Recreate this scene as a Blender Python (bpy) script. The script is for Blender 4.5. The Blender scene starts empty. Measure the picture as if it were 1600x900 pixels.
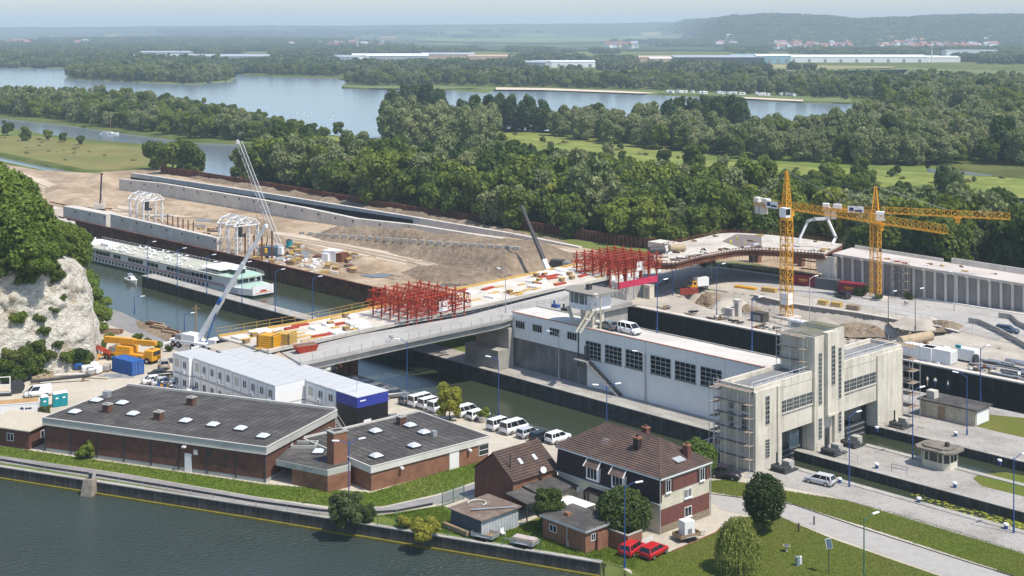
import bpy, bmesh, math, random
import numpy as np
from mathutils import Vector, Matrix
from mathutils.geometry import delaunay_2d_cdt, tessellate_polygon
S = bpy.context.scene
C = S.collection
rnd = random.Random(7)
# ------------------------------------------------ camera, sky, sun, exposure
FPX, CAMH, CX, HY = 2130.0, 62.0, 800.0, 45.0     # focal length and horizon of the 1600 px wide photograph
cd = bpy.data.cameras.new('camera'); cam = bpy.data.objects.new('camera', cd); C.objects.link(cam)
cam.location = (0, 0, CAMH); cam.rotation_euler = (math.pi/2, 0, 0)
cd.sensor_width = 36; cd.lens = FPX/1600*36; cd.shift_y = -(450-HY)/1600
cd.clip_start = 1; cd.clip_end = 60000
S.camera = cam
SUN_EL = math.radians(60); SUN_DIR = Vector((0.83, -0.56, 0)).normalized()
w = bpy.data.worlds.new('World'); S.world = w; w.use_nodes = True
wn = w.node_tree.nodes; wl = w.node_tree.links
bg = wn['Background']; sky = wn.new('ShaderNodeTexSky'); sky.sky_type = 'NISHITA'; sky.sun_disc = False
sky.sun_elevation = SUN_EL; sky.sun_rotation = math.atan2(SUN_DIR.x, SUN_DIR.y)
sky.air_density = 1.0; sky.dust_density = 1.0; sky.ozone_density = 2.6; sky.altitude = 100
wl.new(sky.outputs[0], bg.inputs[0]); bg.inputs[1].default_value = 0.135
sd = bpy.data.lights.new('sun', 'SUN'); sd.energy = 3.7; sd.angle = math.radians(0.6); sd.color = (1, .93, .82)
so = bpy.data.objects.new('sun', sd); C.objects.link(so)
to_sun = Vector((SUN_DIR.x*math.cos(SUN_EL), SUN_DIR.y*math.cos(SUN_EL), math.sin(SUN_EL)))
so.rotation_euler = (-to_sun).to_track_quat('-Z', 'Y').to_euler(); so.location = to_sun*400
S.view_settings.view_transform = 'Standard'; S.view_settings.look = 'None'
S.view_settings.exposure = 0.45; S.view_settings.gamma = 1
S.cycles.max_bounces = 6; S.cycles.diffuse_bounces = 3; S.cycles.glossy_bounces = 2; S.cycles.transmission_bounces = 2
S.cycles.volume_bounces = 1; S.cycles.transparent_max_bounces = 4; S.cycles.use_denoising = True
S.cycles.caustics_reflective = False; S.cycles.caustics_refractive = False

# ------------------------------------------------ helpers
def G(px, py, z=0.0):
    """a point of the photograph back on the level z of the place"""
    D = FPX*(CAMH-z)/(py-HY); return Vector(((px-CX)*D/FPX, D, z))
LA = math.radians(-46.8)                     # direction of the lock axis
LU = Vector((math.cos(LA), math.sin(LA), 0)); LV = Vector((-LU.y, LU.x, 0)); LO = Vector((44.3, 200.1, 0))
def L(x, y, z=0.0): return LO + LU*x + LV*y + Vector((0, 0, z))

def nt(m):
    m.use_nodes = True; t = m.node_tree; return t, t.nodes, t.links, t.nodes['Principled BSDF']
MC = {}
def mat(name, col, rough=.8, var=.25, scale=1.0, bump=0.0, col2=None, c2scale=.15, c2pos=.55, c2w=.12, metal=0, spec=.3, objvar=0, bscale=None, stretch=None, streak=None):
    """procedural surface: base colour broken up by two noises, an optional second colour in patches, streaks and relief"""
    if name in MC: return MC[name]
    m = bpy.data.materials.new(name); MC[name] = m
    t, n, l, b = nt(m)
    b.inputs['Roughness'].default_value = rough; b.inputs['Metallic'].default_value = metal
    b.inputs['Specular IOR Level'].default_value = spec if rough < .85 else .06
    tc = n.new('ShaderNodeTexCoord'); src = tc.outputs['Object']
    if stretch:
        mp = n.new('ShaderNodeMapping'); mp.inputs['Scale'].default_value = stretch; l.new(src, mp.inputs[0]); src = mp.outputs[0]
    def noise(sc, det=4):
        q = n.new('ShaderNodeTexNoise'); q.inputs['Scale'].default_value = sc; q.inputs['Detail'].default_value = det; q.inputs['Roughness'].default_value = .65
        l.new(src, q.inputs['Vector']); return q.outputs['Fac']
    rgb = n.new('ShaderNodeRGB'); rgb.outputs[0].default_value = (*col, 1); cur = rgb.outputs[0]
    if col2:
        r = n.new('ShaderNodeMapRange'); r.inputs[1].default_value = c2pos-c2w; r.inputs[2].default_value = c2pos+c2w
        l.new(noise(c2scale, 6), r.inputs[0])
        mx = n.new('ShaderNodeMix'); mx.data_type = 'RGBA'; l.new(r.outputs[0], mx.inputs[0]); l.new(cur, mx.inputs[6]); mx.inputs[7].default_value = (*col2, 1); cur = mx.outputs[2]
    if streak:
        mp2 = n.new('ShaderNodeMapping'); mp2.inputs['Scale'].default_value = (1.2, 1.2, .06); l.new(tc.outputs['Object'], mp2.inputs[0])
        q = n.new('ShaderNodeTexNoise'); q.inputs['Scale'].default_value = 1.6; q.inputs['Detail'].default_value = 5; l.new(mp2.outputs[0], q.inputs['Vector'])
        r = n.new('ShaderNodeMapRange'); r.inputs[1].default_value = .5; r.inputs[2].default_value = .72; r.inputs[4].default_value = streak[3]; l.new(q.outputs['Fac'], r.inputs[0])
        mx = n.new('ShaderNodeMix'); mx.data_type = 'RGBA'; l.new(r.outputs[0], mx.inputs[0]); l.new(cur, mx.inputs[6]); mx.inputs[7].default_value = (*streak[:3], 1); cur = mx.outputs[2]
    if var:
        f = noise(scale, 5); r = n.new('ShaderNodeMapRange'); r.inputs[1].default_value = .25; r.inputs[2].default_value = .75
        r.inputs[3].default_value = 1-var; r.inputs[4].default_value = 1+var; l.new(f, r.inputs[0]); val = r.outputs[0]
        if objvar:
            oi = n.new('ShaderNodeObjectInfo'); r2 = n.new('ShaderNodeMapRange'); r2.inputs[3].default_value = 1-objvar; r2.inputs[4].default_value = 1+objvar
            l.new(oi.outputs['Random'], r2.inputs[0]); mm = n.new('ShaderNodeMath'); mm.operation = 'MULTIPLY'; l.new(val, mm.inputs[0]); l.new(r2.outputs[0], mm.inputs[1]); val = mm.outputs[0]
        mx = n.new('ShaderNodeVectorMath'); mx.operation = 'SCALE'; l.new(cur, mx.inputs[0]); l.new(val, mx.inputs['Scale']); cur = mx.outputs[0]
    l.new(cur, b.inputs['Base Color'])
    if bump:
        bp = n.new('ShaderNodeBump'); bp.inputs['Strength'].default_value = min(1, bump); bp.inputs['Distance'].default_value = bump if bump > 1 else .3
        l.new(noise(bscale or scale*2, 6), bp.inputs['Height']); l.new(bp.outputs[0], b.inputs['Normal'])
    return m

def tag(o, label=None, cat=None, group=None, kind=None):
    if label: o['label'] = label
    if cat: o['category'] = cat
    if group: o['group'] = group
    if kind: o['kind'] = kind
    return o
def link(name, me, parent=None):
    o = bpy.data.objects.new(name, me); C.objects.link(o); o.parent = parent; return o
def thing(name, label, cat, loc=(0, 0, 0), rz=0.0, group=None):
    o = link(name, None); o.location = loc; o.rotation_euler = (0, 0, rz); o.empty_display_size = .3
    return tag(o, label, cat, group)
def copy_tree(o, parent=None):
    c = o.copy(); C.objects.link(c); c.parent = parent
    for ch in o.children: copy_tree(ch, c)
    return c
def dup(o, loc, rz=None, label=None, group=None, scale=None):
    c = copy_tree(o); c.location = loc
    if rz is not None: c.rotation_euler = (0, 0, rz)
    if label: c['label'] = label
    if group: c['group'] = group
    if scale: c.scale = scale if hasattr(scale, '__len__') else (scale,)*3
    return c

class MB:
    """collects simple solids into one mesh"""
    def __init__(s): s.v = []; s.f = []; s.m = []
    def add(s, v, f, mi=0):
        k = len(s.v); s.v += [tuple(p) for p in v]; s.f += [tuple(i+k for i in q) for q in f]; s.m += [mi]*len(f); return s
    BF = [(0, 3, 2, 1), (4, 5, 6, 7), (0, 1, 5, 4), (1, 2, 6, 5), (2, 3, 7, 6), (3, 0, 4, 7)]
    def box(s, x0, x1, y0, y1, z0, z1, mi=0):
        return s.add([(x0, y0, z0), (x1, y0, z0), (x1, y1, z0), (x0, y1, z0), (x0, y0, z1), (x1, y0, z1), (x1, y1, z1), (x0, y1, z1)], MB.BF, mi)
    def rbox(s, c, size, rz=0, ry=0, rx=0, mi=0):
        M = Matrix.Translation(Vector(c)) @ Matrix.Rotation(rz, 4, 'Z') @ Matrix.Rotation(ry, 4, 'Y') @ Matrix.Rotation(rx, 4, 'X')
        a, b, d = (q/2 for q in size)
        return s.add([M @ Vector(p) for p in ((-a, -b, -d), (a, -b, -d), (a, b, -d), (-a, b, -d), (-a, -b, d), (a, -b, d), (a, b, d), (-a, b, d))], MB.BF, mi)
    def bar(s, p, q, w, h=None, mi=0):
        """square bar from p to q"""
        p, q = Vector(p), Vector(q); d = (q-p)
        if d.length < 1e-6: return s
        d.normalize(); up = Vector((0, 0, 1)) if abs(d.z) < .95 else Vector((1, 0, 0))
        a = d.cross(up).normalized()*(w/2); b = a.cross(d).normalized()*((h or w)/2)
        return s.add([p-a-b, p+a-b, p+a+b, p-a+b, q-a-b, q+a-b, q+a+b, q-a+b], MB.BF, mi)
    def tube(s, p, q, r, n=8, r2=None, mi=0, cap=True):
        p, q = Vector(p), Vector(q); d = (q-p).normalized(); up = Vector((0, 0, 1)) if abs(d.z) < .95 else Vector((1, 0, 0))
        a = d.cross(up).normalized(); b = a.cross(d); r2 = r if r2 is None else r2
        cs = [(math.cos(2*math.pi*i/n), math.sin(2*math.pi*i/n)) for i in range(n)]
        v = [p+(a*c+b*k)*r for c, k in cs]+[q+(a*c+b*k)*r2 for c, k in cs]
        f = [(i, i+n, (i+1) % n+n, (i+1) % n) for i in range(n)]
        if cap: f += [tuple(range(n)), tuple(reversed(range(n, 2*n)))]
        return s.add(v, f, mi)
    def path(s, pts, r, n=6, mi=0):
        for a, b in zip(pts, pts[1:]): s.tube(a, b, r, n, mi=mi)
        return s
    def prism(s, poly, z0, z1, mi=0, top=None):
        """vertical prism over a 2-D outline; z1 may be a list, one height for each corner"""
        n = len(poly); ar = sum(poly[i][0]*poly[(i+1) % n][1]-poly[(i+1) % n][0]*poly[i][1] for i in range(n))
        poly = list(poly); z1 = list(z1) if hasattr(z1, '__len__') else [z1]*n
        if ar < 0: poly.reverse(); z1.reverse()
        v = [(p[0], p[1], z0) for p in poly]+[(p[0], p[1], z) for p, z in zip(poly, z1)]
        s.add(v, [(i, (i+1) % n, (i+1) % n+n, i+n) for i in range(n)], mi)
        tri = tessellate_polygon([[Vector((p[0], p[1], 0)) for p in poly]])
        def up(t):
            a, b, c = (poly[i] for i in t); return t if (b[0]-a[0])*(c[1]-a[1])-(b[1]-a[1])*(c[0]-a[0]) > 0 else t[::-1]
        tri = [up(t) for t in tri]
        return s.add(v, [tuple(i+n for i in t) for t in tri]+[t[::-1] for t in tri], mi if top is None else top)
    def sweep_x(s, prof, x0, x1, mi=0):
        """outline in the y-z plane pushed along x"""
        n = len(prof); v = [(x0, p[0], p[1]) for p in prof]+[(x1, p[0], p[1]) for p in prof]
        return s.add(v, [(i, (i+1) % n, (i+1) % n+n, i+n) for i in range(n)]+[tuple(reversed(range(n))), tuple(range(n, 2*n))], mi)
    def sweep_y(s, prof, y0, y1, mi=0):
        """outline in the x-z plane pushed along y"""
        n = len(prof); v = [(p[0], y0, p[1]) for p in prof]+[(p[0], y1, p[1]) for p in prof]
        return s.add(v, [(i, i+n, (i+1) % n+n, (i+1) % n) for i in range(n)]+[tuple(range(n)), tuple(reversed(range(n, 2*n)))], mi)
    def mesh(s, name, mats, smooth=False):
        me = bpy.data.meshes.new(name); me.from_pydata(s.v, [], s.f)
        for m in (mats if isinstance(mats, (list, tuple)) else [mats]): me.materials.append(m)
        if any(s.m): me.polygons.foreach_set('material_index', s.m)
        if smooth: me.polygons.foreach_set('use_smooth', [True]*len(s.f))
        return me
    def build(s, name, mats, parent=None, smooth=False):
        return link(name, s.mesh(name, mats, smooth), parent)
def bevel(o, wd=.05, seg=1):
    bm = bmesh.new(); bm.from_mesh(o.data); bmesh.ops.remove_doubles(bm, verts=bm.verts, dist=1e-4)
    bmesh.ops.bevel(bm, geom=list(bm.edges), offset=wd, segments=seg, affect='EDGES', profile=.5, clamp_overlap=True)
    bm.to_mesh(o.data); bm.free(); return o
def npmesh(name, v, f, mats, smooth=False):
    me = bpy.data.meshes.new(name); v = np.asarray(v, np.float32); f = np.asarray(f, np.int32); k = f.shape[1]
    me.vertices.add(len(v)); me.vertices.foreach_set('co', v.ravel())
    me.loops.add(f.size); me.loops.foreach_set('vertex_index', f.ravel())
    me.polygons.add(len(f)); me.polygons.foreach_set('loop_start', np.arange(len(f), dtype=np.int32)*k)
    if smooth: me.polygons.foreach_set('use_smooth', np.ones(len(f), bool))
    for m in (mats if isinstance(mats, (list, tuple)) else [mats]): me.materials.append(m)
    me.update(calc_edges=True); me.validate(); return me
def sheet(name, pts, m, z=0.0, parent=None, kind='structure'):
    """flat patch lying at height z over an outline of (x, y) points"""
    vs = [Vector((p[0], p[1], z)) for p in pts]; tri = tessellate_polygon([vs]); out = []
    for t in tri:
        a, b, c = (vs[i] for i in t); out.append(tuple(t) if (b-a).cross(c-a).z > 0 else tuple(t)[::-1])
    me = bpy.data.meshes.new(name); me.from_pydata(vs, [], out); me.materials.append(m)
    o = link(name, me, parent)
    if kind and not parent: o['kind'] = kind
    return o
def PX(pts, z=0.0): return [G(p[0], p[1], z) for p in pts]
def inside(poly, x, y):
    """points (arrays) inside an outline"""
    r = np.zeros(np.shape(x), bool); n = len(poly)
    for i in range(n):
        x0, y0 = poly[i][0], poly[i][1]; x1, y1 = poly[(i+1) % n][0], poly[(i+1) % n][1]
        if y0 == y1: continue
        r ^= ((y0 > y) != (y1 > y)) & (x < (x1-x0)*(y-y0)/(y1-y0)+x0)
    return r
# ------------------------------------------------ materials
M_conc = mat('concrete', (.40, .385, .35), .85, .18, .6, .15, (.30, .28, .25), .12, streak=(.22, .20, .17, .45))
M_concn = mat('new_concrete', (.62, .575, .515), .85, .1, .5, .1, (.52, .48, .42), .2, streak=(.3, .27, .23, .35))
M_quay = mat('dark_quay_concrete', (.085, .08, .072), .9, .4, .7, .3, (.045, .042, .038), .3, streak=(.24, .23, .21, .4))
M_black = mat('tarred_lock_wall', (.018, .019, .022), .7, .4, .5, .2, streak=(.07, .06, .05, .5))  # tar on the large lock walls, painted shade on the far new-lock wall
M_pave = mat('quay_paving', (.37, .35, .325), .9, .26, 2.2, .15, (.27, .25, .225), .16)
M_yard = mat('yard_gravel', (.50, .455, .375), .95, .14, .8, .1, (.40, .36, .29), .07)
M_asph = mat('old_asphalt', (.27, .26, .255), .9, .15, .8, .05, (.21, .20, .20), .08)
M_road = mat('pale_road', (.42, .405, .38), .9, .12, .6, .05, (.34, .325, .30), .1)
M_sand = mat('site_sand', (.43, .335, .235), .95, .28, .35, .9, (.29, .215, .145), .045, bscale=.6, c2pos=.52, c2w=.07)
M_sandp = mat('pale_track', (.56, .475, .37), .95, .12, .3, .1, (.47, .385, .29), .06)
M_earth = mat('dug_earth', (.27, .205, .145), 1, .35, .5, 1.2, (.38, .30, .215), .1, bscale=.9)
M_lawn = mat('lawn', (.115, .150, .024), .95, .3, 2.5, .4, (.15, .145, .040), .10, bscale=9)
M_grass = mat('rough_grass', (.10, .155, .022), .95, .4, 1.2, .6, (.17, .19, .05), .1, bscale=5)
M_mead = mat('meadow', (.12, .16, .038), .95, .35, .05, .3, (.20, .20, .07), .012, bscale=.6)
M_land = mat('far_land', (.10, .13, .04), .95, .3, .01, 0, (.15, .165, .06), .003)
M_rust = mat('rusty_sheet_pile', (.145, .060, .040), .85, .35, .5, .2, (.20, .09, .055), .25)
M_brick = mat('dark_red_brick', (.150, .075, .056), .9, .22, .9, .1, (.11, .058, .045), .3)
M_brick2 = mat('orange_red_brick', (.27, .135, .085), .9, .22, 1.2, .1, (.20, .10, .065), .4)
M_felt = mat('roofing_felt', (.078, .073, .071), .9, .25, .9, .1, (.125, .118, .11), .22, c2pos=.58)
M_white = mat('white_paint', (.80, .80, .79), .5, .05, .6)
M_cream = mat('cream_render', (.62, .58, .47), .85, .1, .6, 0, (.52, .48, .38), .2)
M_grey = mat('grey_metal', (.30, .31, .32), .5, .15, 1.0, metal=.4)
M_galv = mat('galvanised_steel', (.52, .53, .54), .45, .15, 1.0, metal=.6)
M_dark = mat('dark_steel', (.05, .052, .055), .6, .25, 1.0)
M_blue = mat('blue_lamp_paint', (.035, .085, .26), .5, .15, 1.0)
M_yellow = mat('crane_yellow', (.70, .34, .02), .5, .12, .8)
M_red = mat('red_oxide_steel', (.42, .05, .022), .7, .3, .8, 0, (.28, .05, .03), .6)
M_teal = mat('teal_plastic', (.01, .26, .30), .5, .08, 1.0)
M_cblue = mat('container_blue', (.025, .11, .36), .55, .12, .8)
M_maroon = mat('container_maroon', (.24, .022, .035), .55, .12, .8)
M_wood = mat('weathered_wood', (.28, .20, .13), .9, .3, 1.5)
M_timb = mat('formwork_timber', (.52, .34, .10), .85, .2, 1.2)
M_tyre = mat('tyre_rubber', (.02, .02, .021), .85, .1, 2)
M_hub = mat('wheel_rim', (.42, .43, .44), .35, .05, 2, metal=.7)
M_bark = mat('bark', (.085, .065, .048), .95, .3, 1.5, .3)
M_hall = mat('hall_render', (.86, .84, .79), .85, .04, .4, 0, (.78, .765, .73), .15, streak=(.5, .49, .47, .12))
M_gate = mat('weathered_gate_concrete', (.64, .60, .51), .9, .12, .6, .1, (.53, .49, .41), .25, streak=(.28, .25, .20, .55))
M_tile = mat('brown_roof_tile', (.115, .084, .074), .85, .22, 1.5, .15, (.16, .11, .09), .5, objvar=.25)
M_slate = mat('dark_slate_tile', (.035, .022, .024), .7, .25, 1.5, .1)
M_zinc = mat('zinc', (.48, .50, .52), .5, .1, .8, metal=.3)
M_rope = mat('tan_material', (.42, .33, .22), .9, .25, 1.5)
M_pink = mat('magenta_netting', (.52, .035, .09), .8, .2, .8)
M_orange = mat('orange_plastic', (.75, .16, .02), .6, .1, 1)
M_green = mat('green_paint', (.04, .14, .09), .6, .15, 1)
M_hv = mat('yellow_safety_cloth', (.65, .60, .03), .8, .1, 2)
M_skin = mat('skin', (.45, .27, .19), .7, .05, 2)
M_chalk = mat('chalk', (.76, .72, .63), .95, .22, .9, 1.5, (.46, .39, .28), .22, bscale=1.3, c2pos=.59, c2w=.05, streak=(.38, .32, .24, .4))
def glass_mat(name, col, rough=.08):
    m = bpy.data.materials.new(name); t, n, l, b = nt(m); b.inputs['Base Color'].default_value = (*col, 1)
    b.inputs['Roughness'].default_value = rough; b.inputs['IOR'].default_value = 1.5; b.inputs['Specular IOR Level'].default_value = .6; return m
M_glass = glass_mat('dark_glass', (.012, .016, .02)); M_glassb = glass_mat('blue_grey_glass', (.06, .09, .11))
M_dome = glass_mat('rooflight_dome', (.62, .66, .70), .25); M_lampg = glass_mat('lamp_glass', (.85, .86, .85), .3)
def water_mat(name, col, bscale, strength, rough=.12, dist=.12):
    m = bpy.data.materials.new(name); t, n, l, b = nt(m); b.inputs['Base Color'].default_value = (*col, 1)
    b.inputs['Roughness'].default_value = rough; b.inputs['IOR'].default_value = 1.33; b.inputs['Specular IOR Level'].default_value = .5
    tc = n.new('ShaderNodeTexCoord'); mp = n.new('ShaderNodeMapping'); mp.inputs['Rotation'].default_value = (0, 0, .5); mp.inputs['Scale'].default_value = (1, 1.9, 1); l.new(tc.outputs['Object'], mp.inputs[0])
    q = n.new('ShaderNodeTexNoise'); q.inputs['Scale'].default_value = bscale; q.inputs['Detail'].default_value = 5; q.inputs['Roughness'].default_value = .55; l.new(mp.outputs[0], q.inputs['Vector'])
    q2 = n.new('ShaderNodeTexNoise'); q2.inputs['Scale'].default_value = bscale*.035; q2.inputs['Detail'].default_value = 3; l.new(tc.outputs['Object'], q2.inputs['Vector'])
    r = n.new('ShaderNodeMapRange'); r.inputs[1].default_value = .35; r.inputs[2].default_value = .65; r.inputs[3].default_value = strength*.45; r.inputs[4].default_value = strength; l.new(q2.outputs['Fac'], r.inputs[0])
    bp = n.new('ShaderNodeBump'); bp.inputs['Distance'].default_value = dist; l.new(q.outputs['Fac'], bp.inputs['Height']); l.new(r.outputs[0], bp.inputs['Strength']); l.new(bp.outputs[0], b.inputs['Normal'])
    return m
M_water = water_mat('river_water', (.042, .060, .055), 1.3, 1.0, .12, .8); M_lake = water_mat('lake_water', (.17, .21, .24), .35, .25, .16)
M_canal = water_mat('canal_water', (.040, .050, .030), .8, .4)
def leaf_mat(name, c1, c2, trans=.3, spread=.3):
    """leaf colour: random for each leaf and each tree"""
    m = bpy.data.materials.new(name); t, n, l, b = nt(m)
    g = n.new('ShaderNodeNewGeometry'); oi = n.new('ShaderNodeObjectInfo')
    mx = n.new('ShaderNodeMix'); mx.data_type = 'RGBA'; mx.inputs[6].default_value = (*c1, 1); mx.inputs[7].default_value = (*c2, 1)
    l.new(oi.outputs['Random'], mx.inputs[0])
    r = n.new('ShaderNodeMapRange'); r.inputs[3].default_value = 1-spread; r.inputs[4].default_value = 1+spread; l.new(g.outputs['Random Per Island'], r.inputs[0])
    sc = n.new('ShaderNodeVectorMath'); sc.operation = 'SCALE'; l.new(mx.outputs[2], sc.inputs[0]); l.new(r.outputs[0], sc.inputs['Scale'])
    l.new(sc.outputs[0], b.inputs['Base Color']); b.inputs['Roughness'].default_value = .6; b.inputs['Specular IOR Level'].default_value = .25
    tr = n.new('ShaderNodeBsdfTranslucent'); l.new(sc.outputs[0], tr.inputs[0]); ms = n.new('ShaderNodeMixShader'); ms.inputs[0].default_value = trans
    l.new(b.outputs[0], ms.inputs[1]); l.new(tr.outputs[0], ms.inputs[2]); l.new(ms.outputs[0], n['Material Output'].inputs[0]); return m
ML_wood = leaf_mat('woodland_leaf', (.046, .092, .017), (.20, .25, .036), .42, .4)
ML_wil = leaf_mat('willow_leaf', (.19, .235, .09), (.31, .33, .15), .42)
ML_pop = leaf_mat('poplar_leaf', (.055, .10, .03), (.08, .13, .035), .4)
ML_light = leaf_mat('light_leaf', (.20, .26, .035), (.26, .29, .05), .42)
ML_gold = leaf_mat('golden_leaf', (.25, .27, .03), (.30, .29, .04))
ML_weep = leaf_mat('weeping_willow_leaf', (.24, .28, .06), (.26, .29, .07), .4)
ML_far = leaf_mat('far_leaf', (.06, .10, .03), (.16, .19, .065), .4)
# ------------------------------------------------ ground with the river, canals, lakes, lock chambers and pit cut out
WZ = -2.5
RIVER = PX([(-900, 594), (-300, 684), (0, 729), (400, 791), (800, 856), (945, 880), (975, 890), (1010, 960), (1040, 1300), (-2600, 1300), (-2600, 594)])
PILE = [G(52, 330, 1.5), G(400, 407, 1.5), G(600, 453, 1.5)]
pd_ = (PILE[0]-PILE[2]).normalized()
CANAL = [PILE[0]+pd_*500, PILE[0], PILE[1], PILE[2]] + PX([(660, 478)]) + [L(-105, -3), L(-18, -3.1), L(-7, -3), L(-7, -14), L(-9, -22)] + PX([(885, 690), (760, 655), (620, 614), (540, 590), (470, 572), (400, 545), (300, 522), (215, 500), (165, 482), (120, 440), (60, 395), (-60, 350), (-500, 240)])
CANAL3 = PX([(-300, 190), (0, 241), (70, 256), (137, 268), (132, 275), (80, 268), (0, 251), (-300, 203)])
MEUSE = PX([(-400, 146), (0, 182), (100, 192), (200, 206), (300, 219), (410, 224), (392, 245), (378, 280), (316, 274), (322, 243), (300, 228), (200, 223), (130, 217), (60, 208), (0, 197), (-400, 155)])
LAKE = PX([(-800, 99), (0, 104.5), (220, 107), (363, 113), (400, 117.5), (530, 121.5), (546, 128), (534, 135.5), (580, 137.5), (690, 138), (760, 143), (775, 139), (850, 140), (1000, 145.5), (1100, 149), (1250, 158), (1340, 160), (1400, 168), (1385, 180), (1330, 186), (1200, 206), (1050, 205), (700, 204), (640, 214), (570, 216), (500, 209), (430, 199), (380, 186), (200, 152), (0, 141), (-800, 135)])
ISLE = PX([(104, 119), (125, 113), (220, 111), (330, 115), (366, 121), (362, 125.5), (300, 130), (220, 127.5), (120, 122.5)])
POND1 = PX([(768, 196), (800, 199), (850, 203), (845, 208), (790, 208)])
POND2 = PX([(1445, 258), (1500, 262), (1560, 270), (1550, 275), (1480, 274), (1450, 270)])
POND3 = PX([(1515, 306), (1620, 310), (1640, 322), (1540, 320)])
LOCK1 = [L(-6.9, -1.8), L(400, -1.8), L(400, -8.3), L(-6.9, -8.3)]
LOCK2 = [L(-60, 8.3), L(-60, 17.6), L(400, 17.6), L(400, 8.3)]
LOCK3 = [L(-92, 41), L(-92, 56.5), L(400, 56.5), L(400, 41)]
PIT = PX([(1050, 452), (1075, 447), (1110, 452), (1180, 462), (1240, 476), (1340, 490), (1470, 512), (1500, 521), (1450, 527), (1400, 540)]) + [L(-22, 63), L(-40, 62)] + PX([(1180, 490), (1120, 486), (1090, 476), (1060, 466)])
WATERS = dict(river=RIVER, canal=CANAL, canal_branch=CANAL3, meuse=MEUSE, lake=LAKE, pond=POND1, pond_2=POND2, pond_3=POND3, lock_one=LOCK1, lock_two=LOCK2, lock_three=LOCK3)
HOLES = list(WATERS.values())+[PIT]
def cut_ground():
    vs, es = [], []
    def ring(p, step=1e9):
        pts = []
        for a, b in zip(p, p[1:]+p[:1]):
            k = max(1, int((Vector(b[:2])-Vector(a[:2])).length/step)); pts += [Vector(a[:2]).lerp(Vector(b[:2]), i/k) for i in range(k)]
        o = len(vs); vs.extend(pts); es.extend((o+i, o+(i+1) % len(pts)) for i in range(len(pts)))
    ring([Vector(q) for q in ((-9000, 60), (9000, 60), (9000, 16000), (-9000, 16000))])
    for p in HOLES+[ISLE]: ring([Vector(q[:2]) for q in p], 60)
    V, E, Fc, *_ = delaunay_2d_cdt(vs, es, [], 0, 1e-4)
    V = np.array([(v.x, v.y) for v in V]); T = np.array([f for f in Fc if len(f) == 3])
    cc = V[T].mean(1); hole = np.zeros(len(T), bool)
    for p in HOLES: hole |= inside(p, cc[:, 0], cc[:, 1])
    hole &= ~inside(ISLE, cc[:, 0], cc[:, 1])
    a, b, c = V[T[:, 0]], V[T[:, 1]], V[T[:, 2]]
    flip = (b[:, 0]-a[:, 0])*(c[:, 1]-a[:, 1])-(b[:, 1]-a[:, 1])*(c[:, 0]-a[:, 0]) < 0
    T[flip] = T[flip][:, ::-1]
    land = T[~hole]
    # banks: every land edge whose other side is a hole drops below the water
    ed = {}
    for t in land:
        for i in range(3): ed[(t[i], t[(i+1) % 3])] = 1
    drop = [e for e in ed if (e[1], e[0]) not in ed]
    n = len(V); v3 = np.concatenate([np.c_[V, np.zeros(n)], np.c_[V, np.full(n, -9.)]])
    side = [t for (p, q) in drop for t in ((p, p+n, q+n), (p, q+n, q))]
    return v3, np.concatenate([land, np.array(side)])
gv, gf = cut_ground()
ground = link('ground', npmesh('ground', gv, gf, M_mead)); ground['kind'] = 'structure'
for nm, p in WATERS.items():
    if nm == 'lock_one': m, z = M_canal, -1.25
    elif nm in ('lock_two',): m, z = M_canal, -1.25
    elif nm == 'lock_three': m, z = M_canal, -7
    elif nm == 'river': m, z = M_water, -1.55
    elif nm == 'canal': m, z = M_canal, WZ
    else: m, z = M_lake, -1.2
    o = sheet({'canal_branch': 'canal_branch_water', 'meuse': 'river_branch_water'}.get(nm, nm.split('_')[0]+'_water'), p, m, z)
# low land beyond and patches of land use
def flat(name, pts, m, z): return sheet(name, PX(pts), m, z)
M_yel = mat('dry_field', (.30, .27, .12), .95, .2, .01, 0, (.24, .23, .10), .004)
M_grn = mat('green_field', (.16, .185, .075), .95, .15, .01, 0, (.11, .16, .05), .004)
M_crop = mat('blue_green_crop', (.10, .15, .08), .95, .15, .02)
for k, (pts, m) in enumerate([
    ([(55, 101), (175, 101.5), (172, 105), (60, 104.3)], M_yel), ([(420, 106), (520, 104.5), (520, 109), (425, 112)], M_grn),
    ([(1200, 110), (1420, 106), (1600, 112), (1750, 118), (1750, 128), (1600, 126), (1380, 121), (1230, 118)], M_grn), ([(1220, 112), (1420, 109), (1410, 117), (1250, 117)], M_crop),
    ([(920, 103), (1010, 99), (1200, 101), (1400, 104), (1390, 108), (1150, 108), (950, 109)], M_yel), ([(1440, 93), (1620, 93), (1620, 97), (1500, 96)], M_yel),
    ([(370, 81), (520, 80), (520, 84), (380, 84)], M_grn)]):
    flat('field', pts, m, .4)
flat('meadow', [(770, 208), (850, 206), (960, 216), (1060, 236), (1100, 250), (1300, 262), (1420, 268), (1640, 282), (1640, 312), (1520, 305), (1400, 298), (1200, 290), (1000, 262), (850, 240), (780, 226)], mat('bright_meadow', (.22, .245, .065), .95, .4, .1, .6, (.13, .17, .04), .035, bscale=.7), .03)
flat('river_bank_meadow', [(-100, 196), (0, 212), (60, 212), (130, 225), (230, 232), (250, 255), (180, 266), (135, 265), (70, 252), (0, 238), (-100, 222)], mat('reedy_grass', (.21, .19, .07), .95, .35, .06, .6, (.13, .15, .05), .03, bscale=.5), .03)
flat('lake_shore_meadow', [(395, 204), (430, 204), (520, 214), (600, 218), (610, 232), (520, 232), (430, 222)], MC['bright_meadow'], .03)
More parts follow.
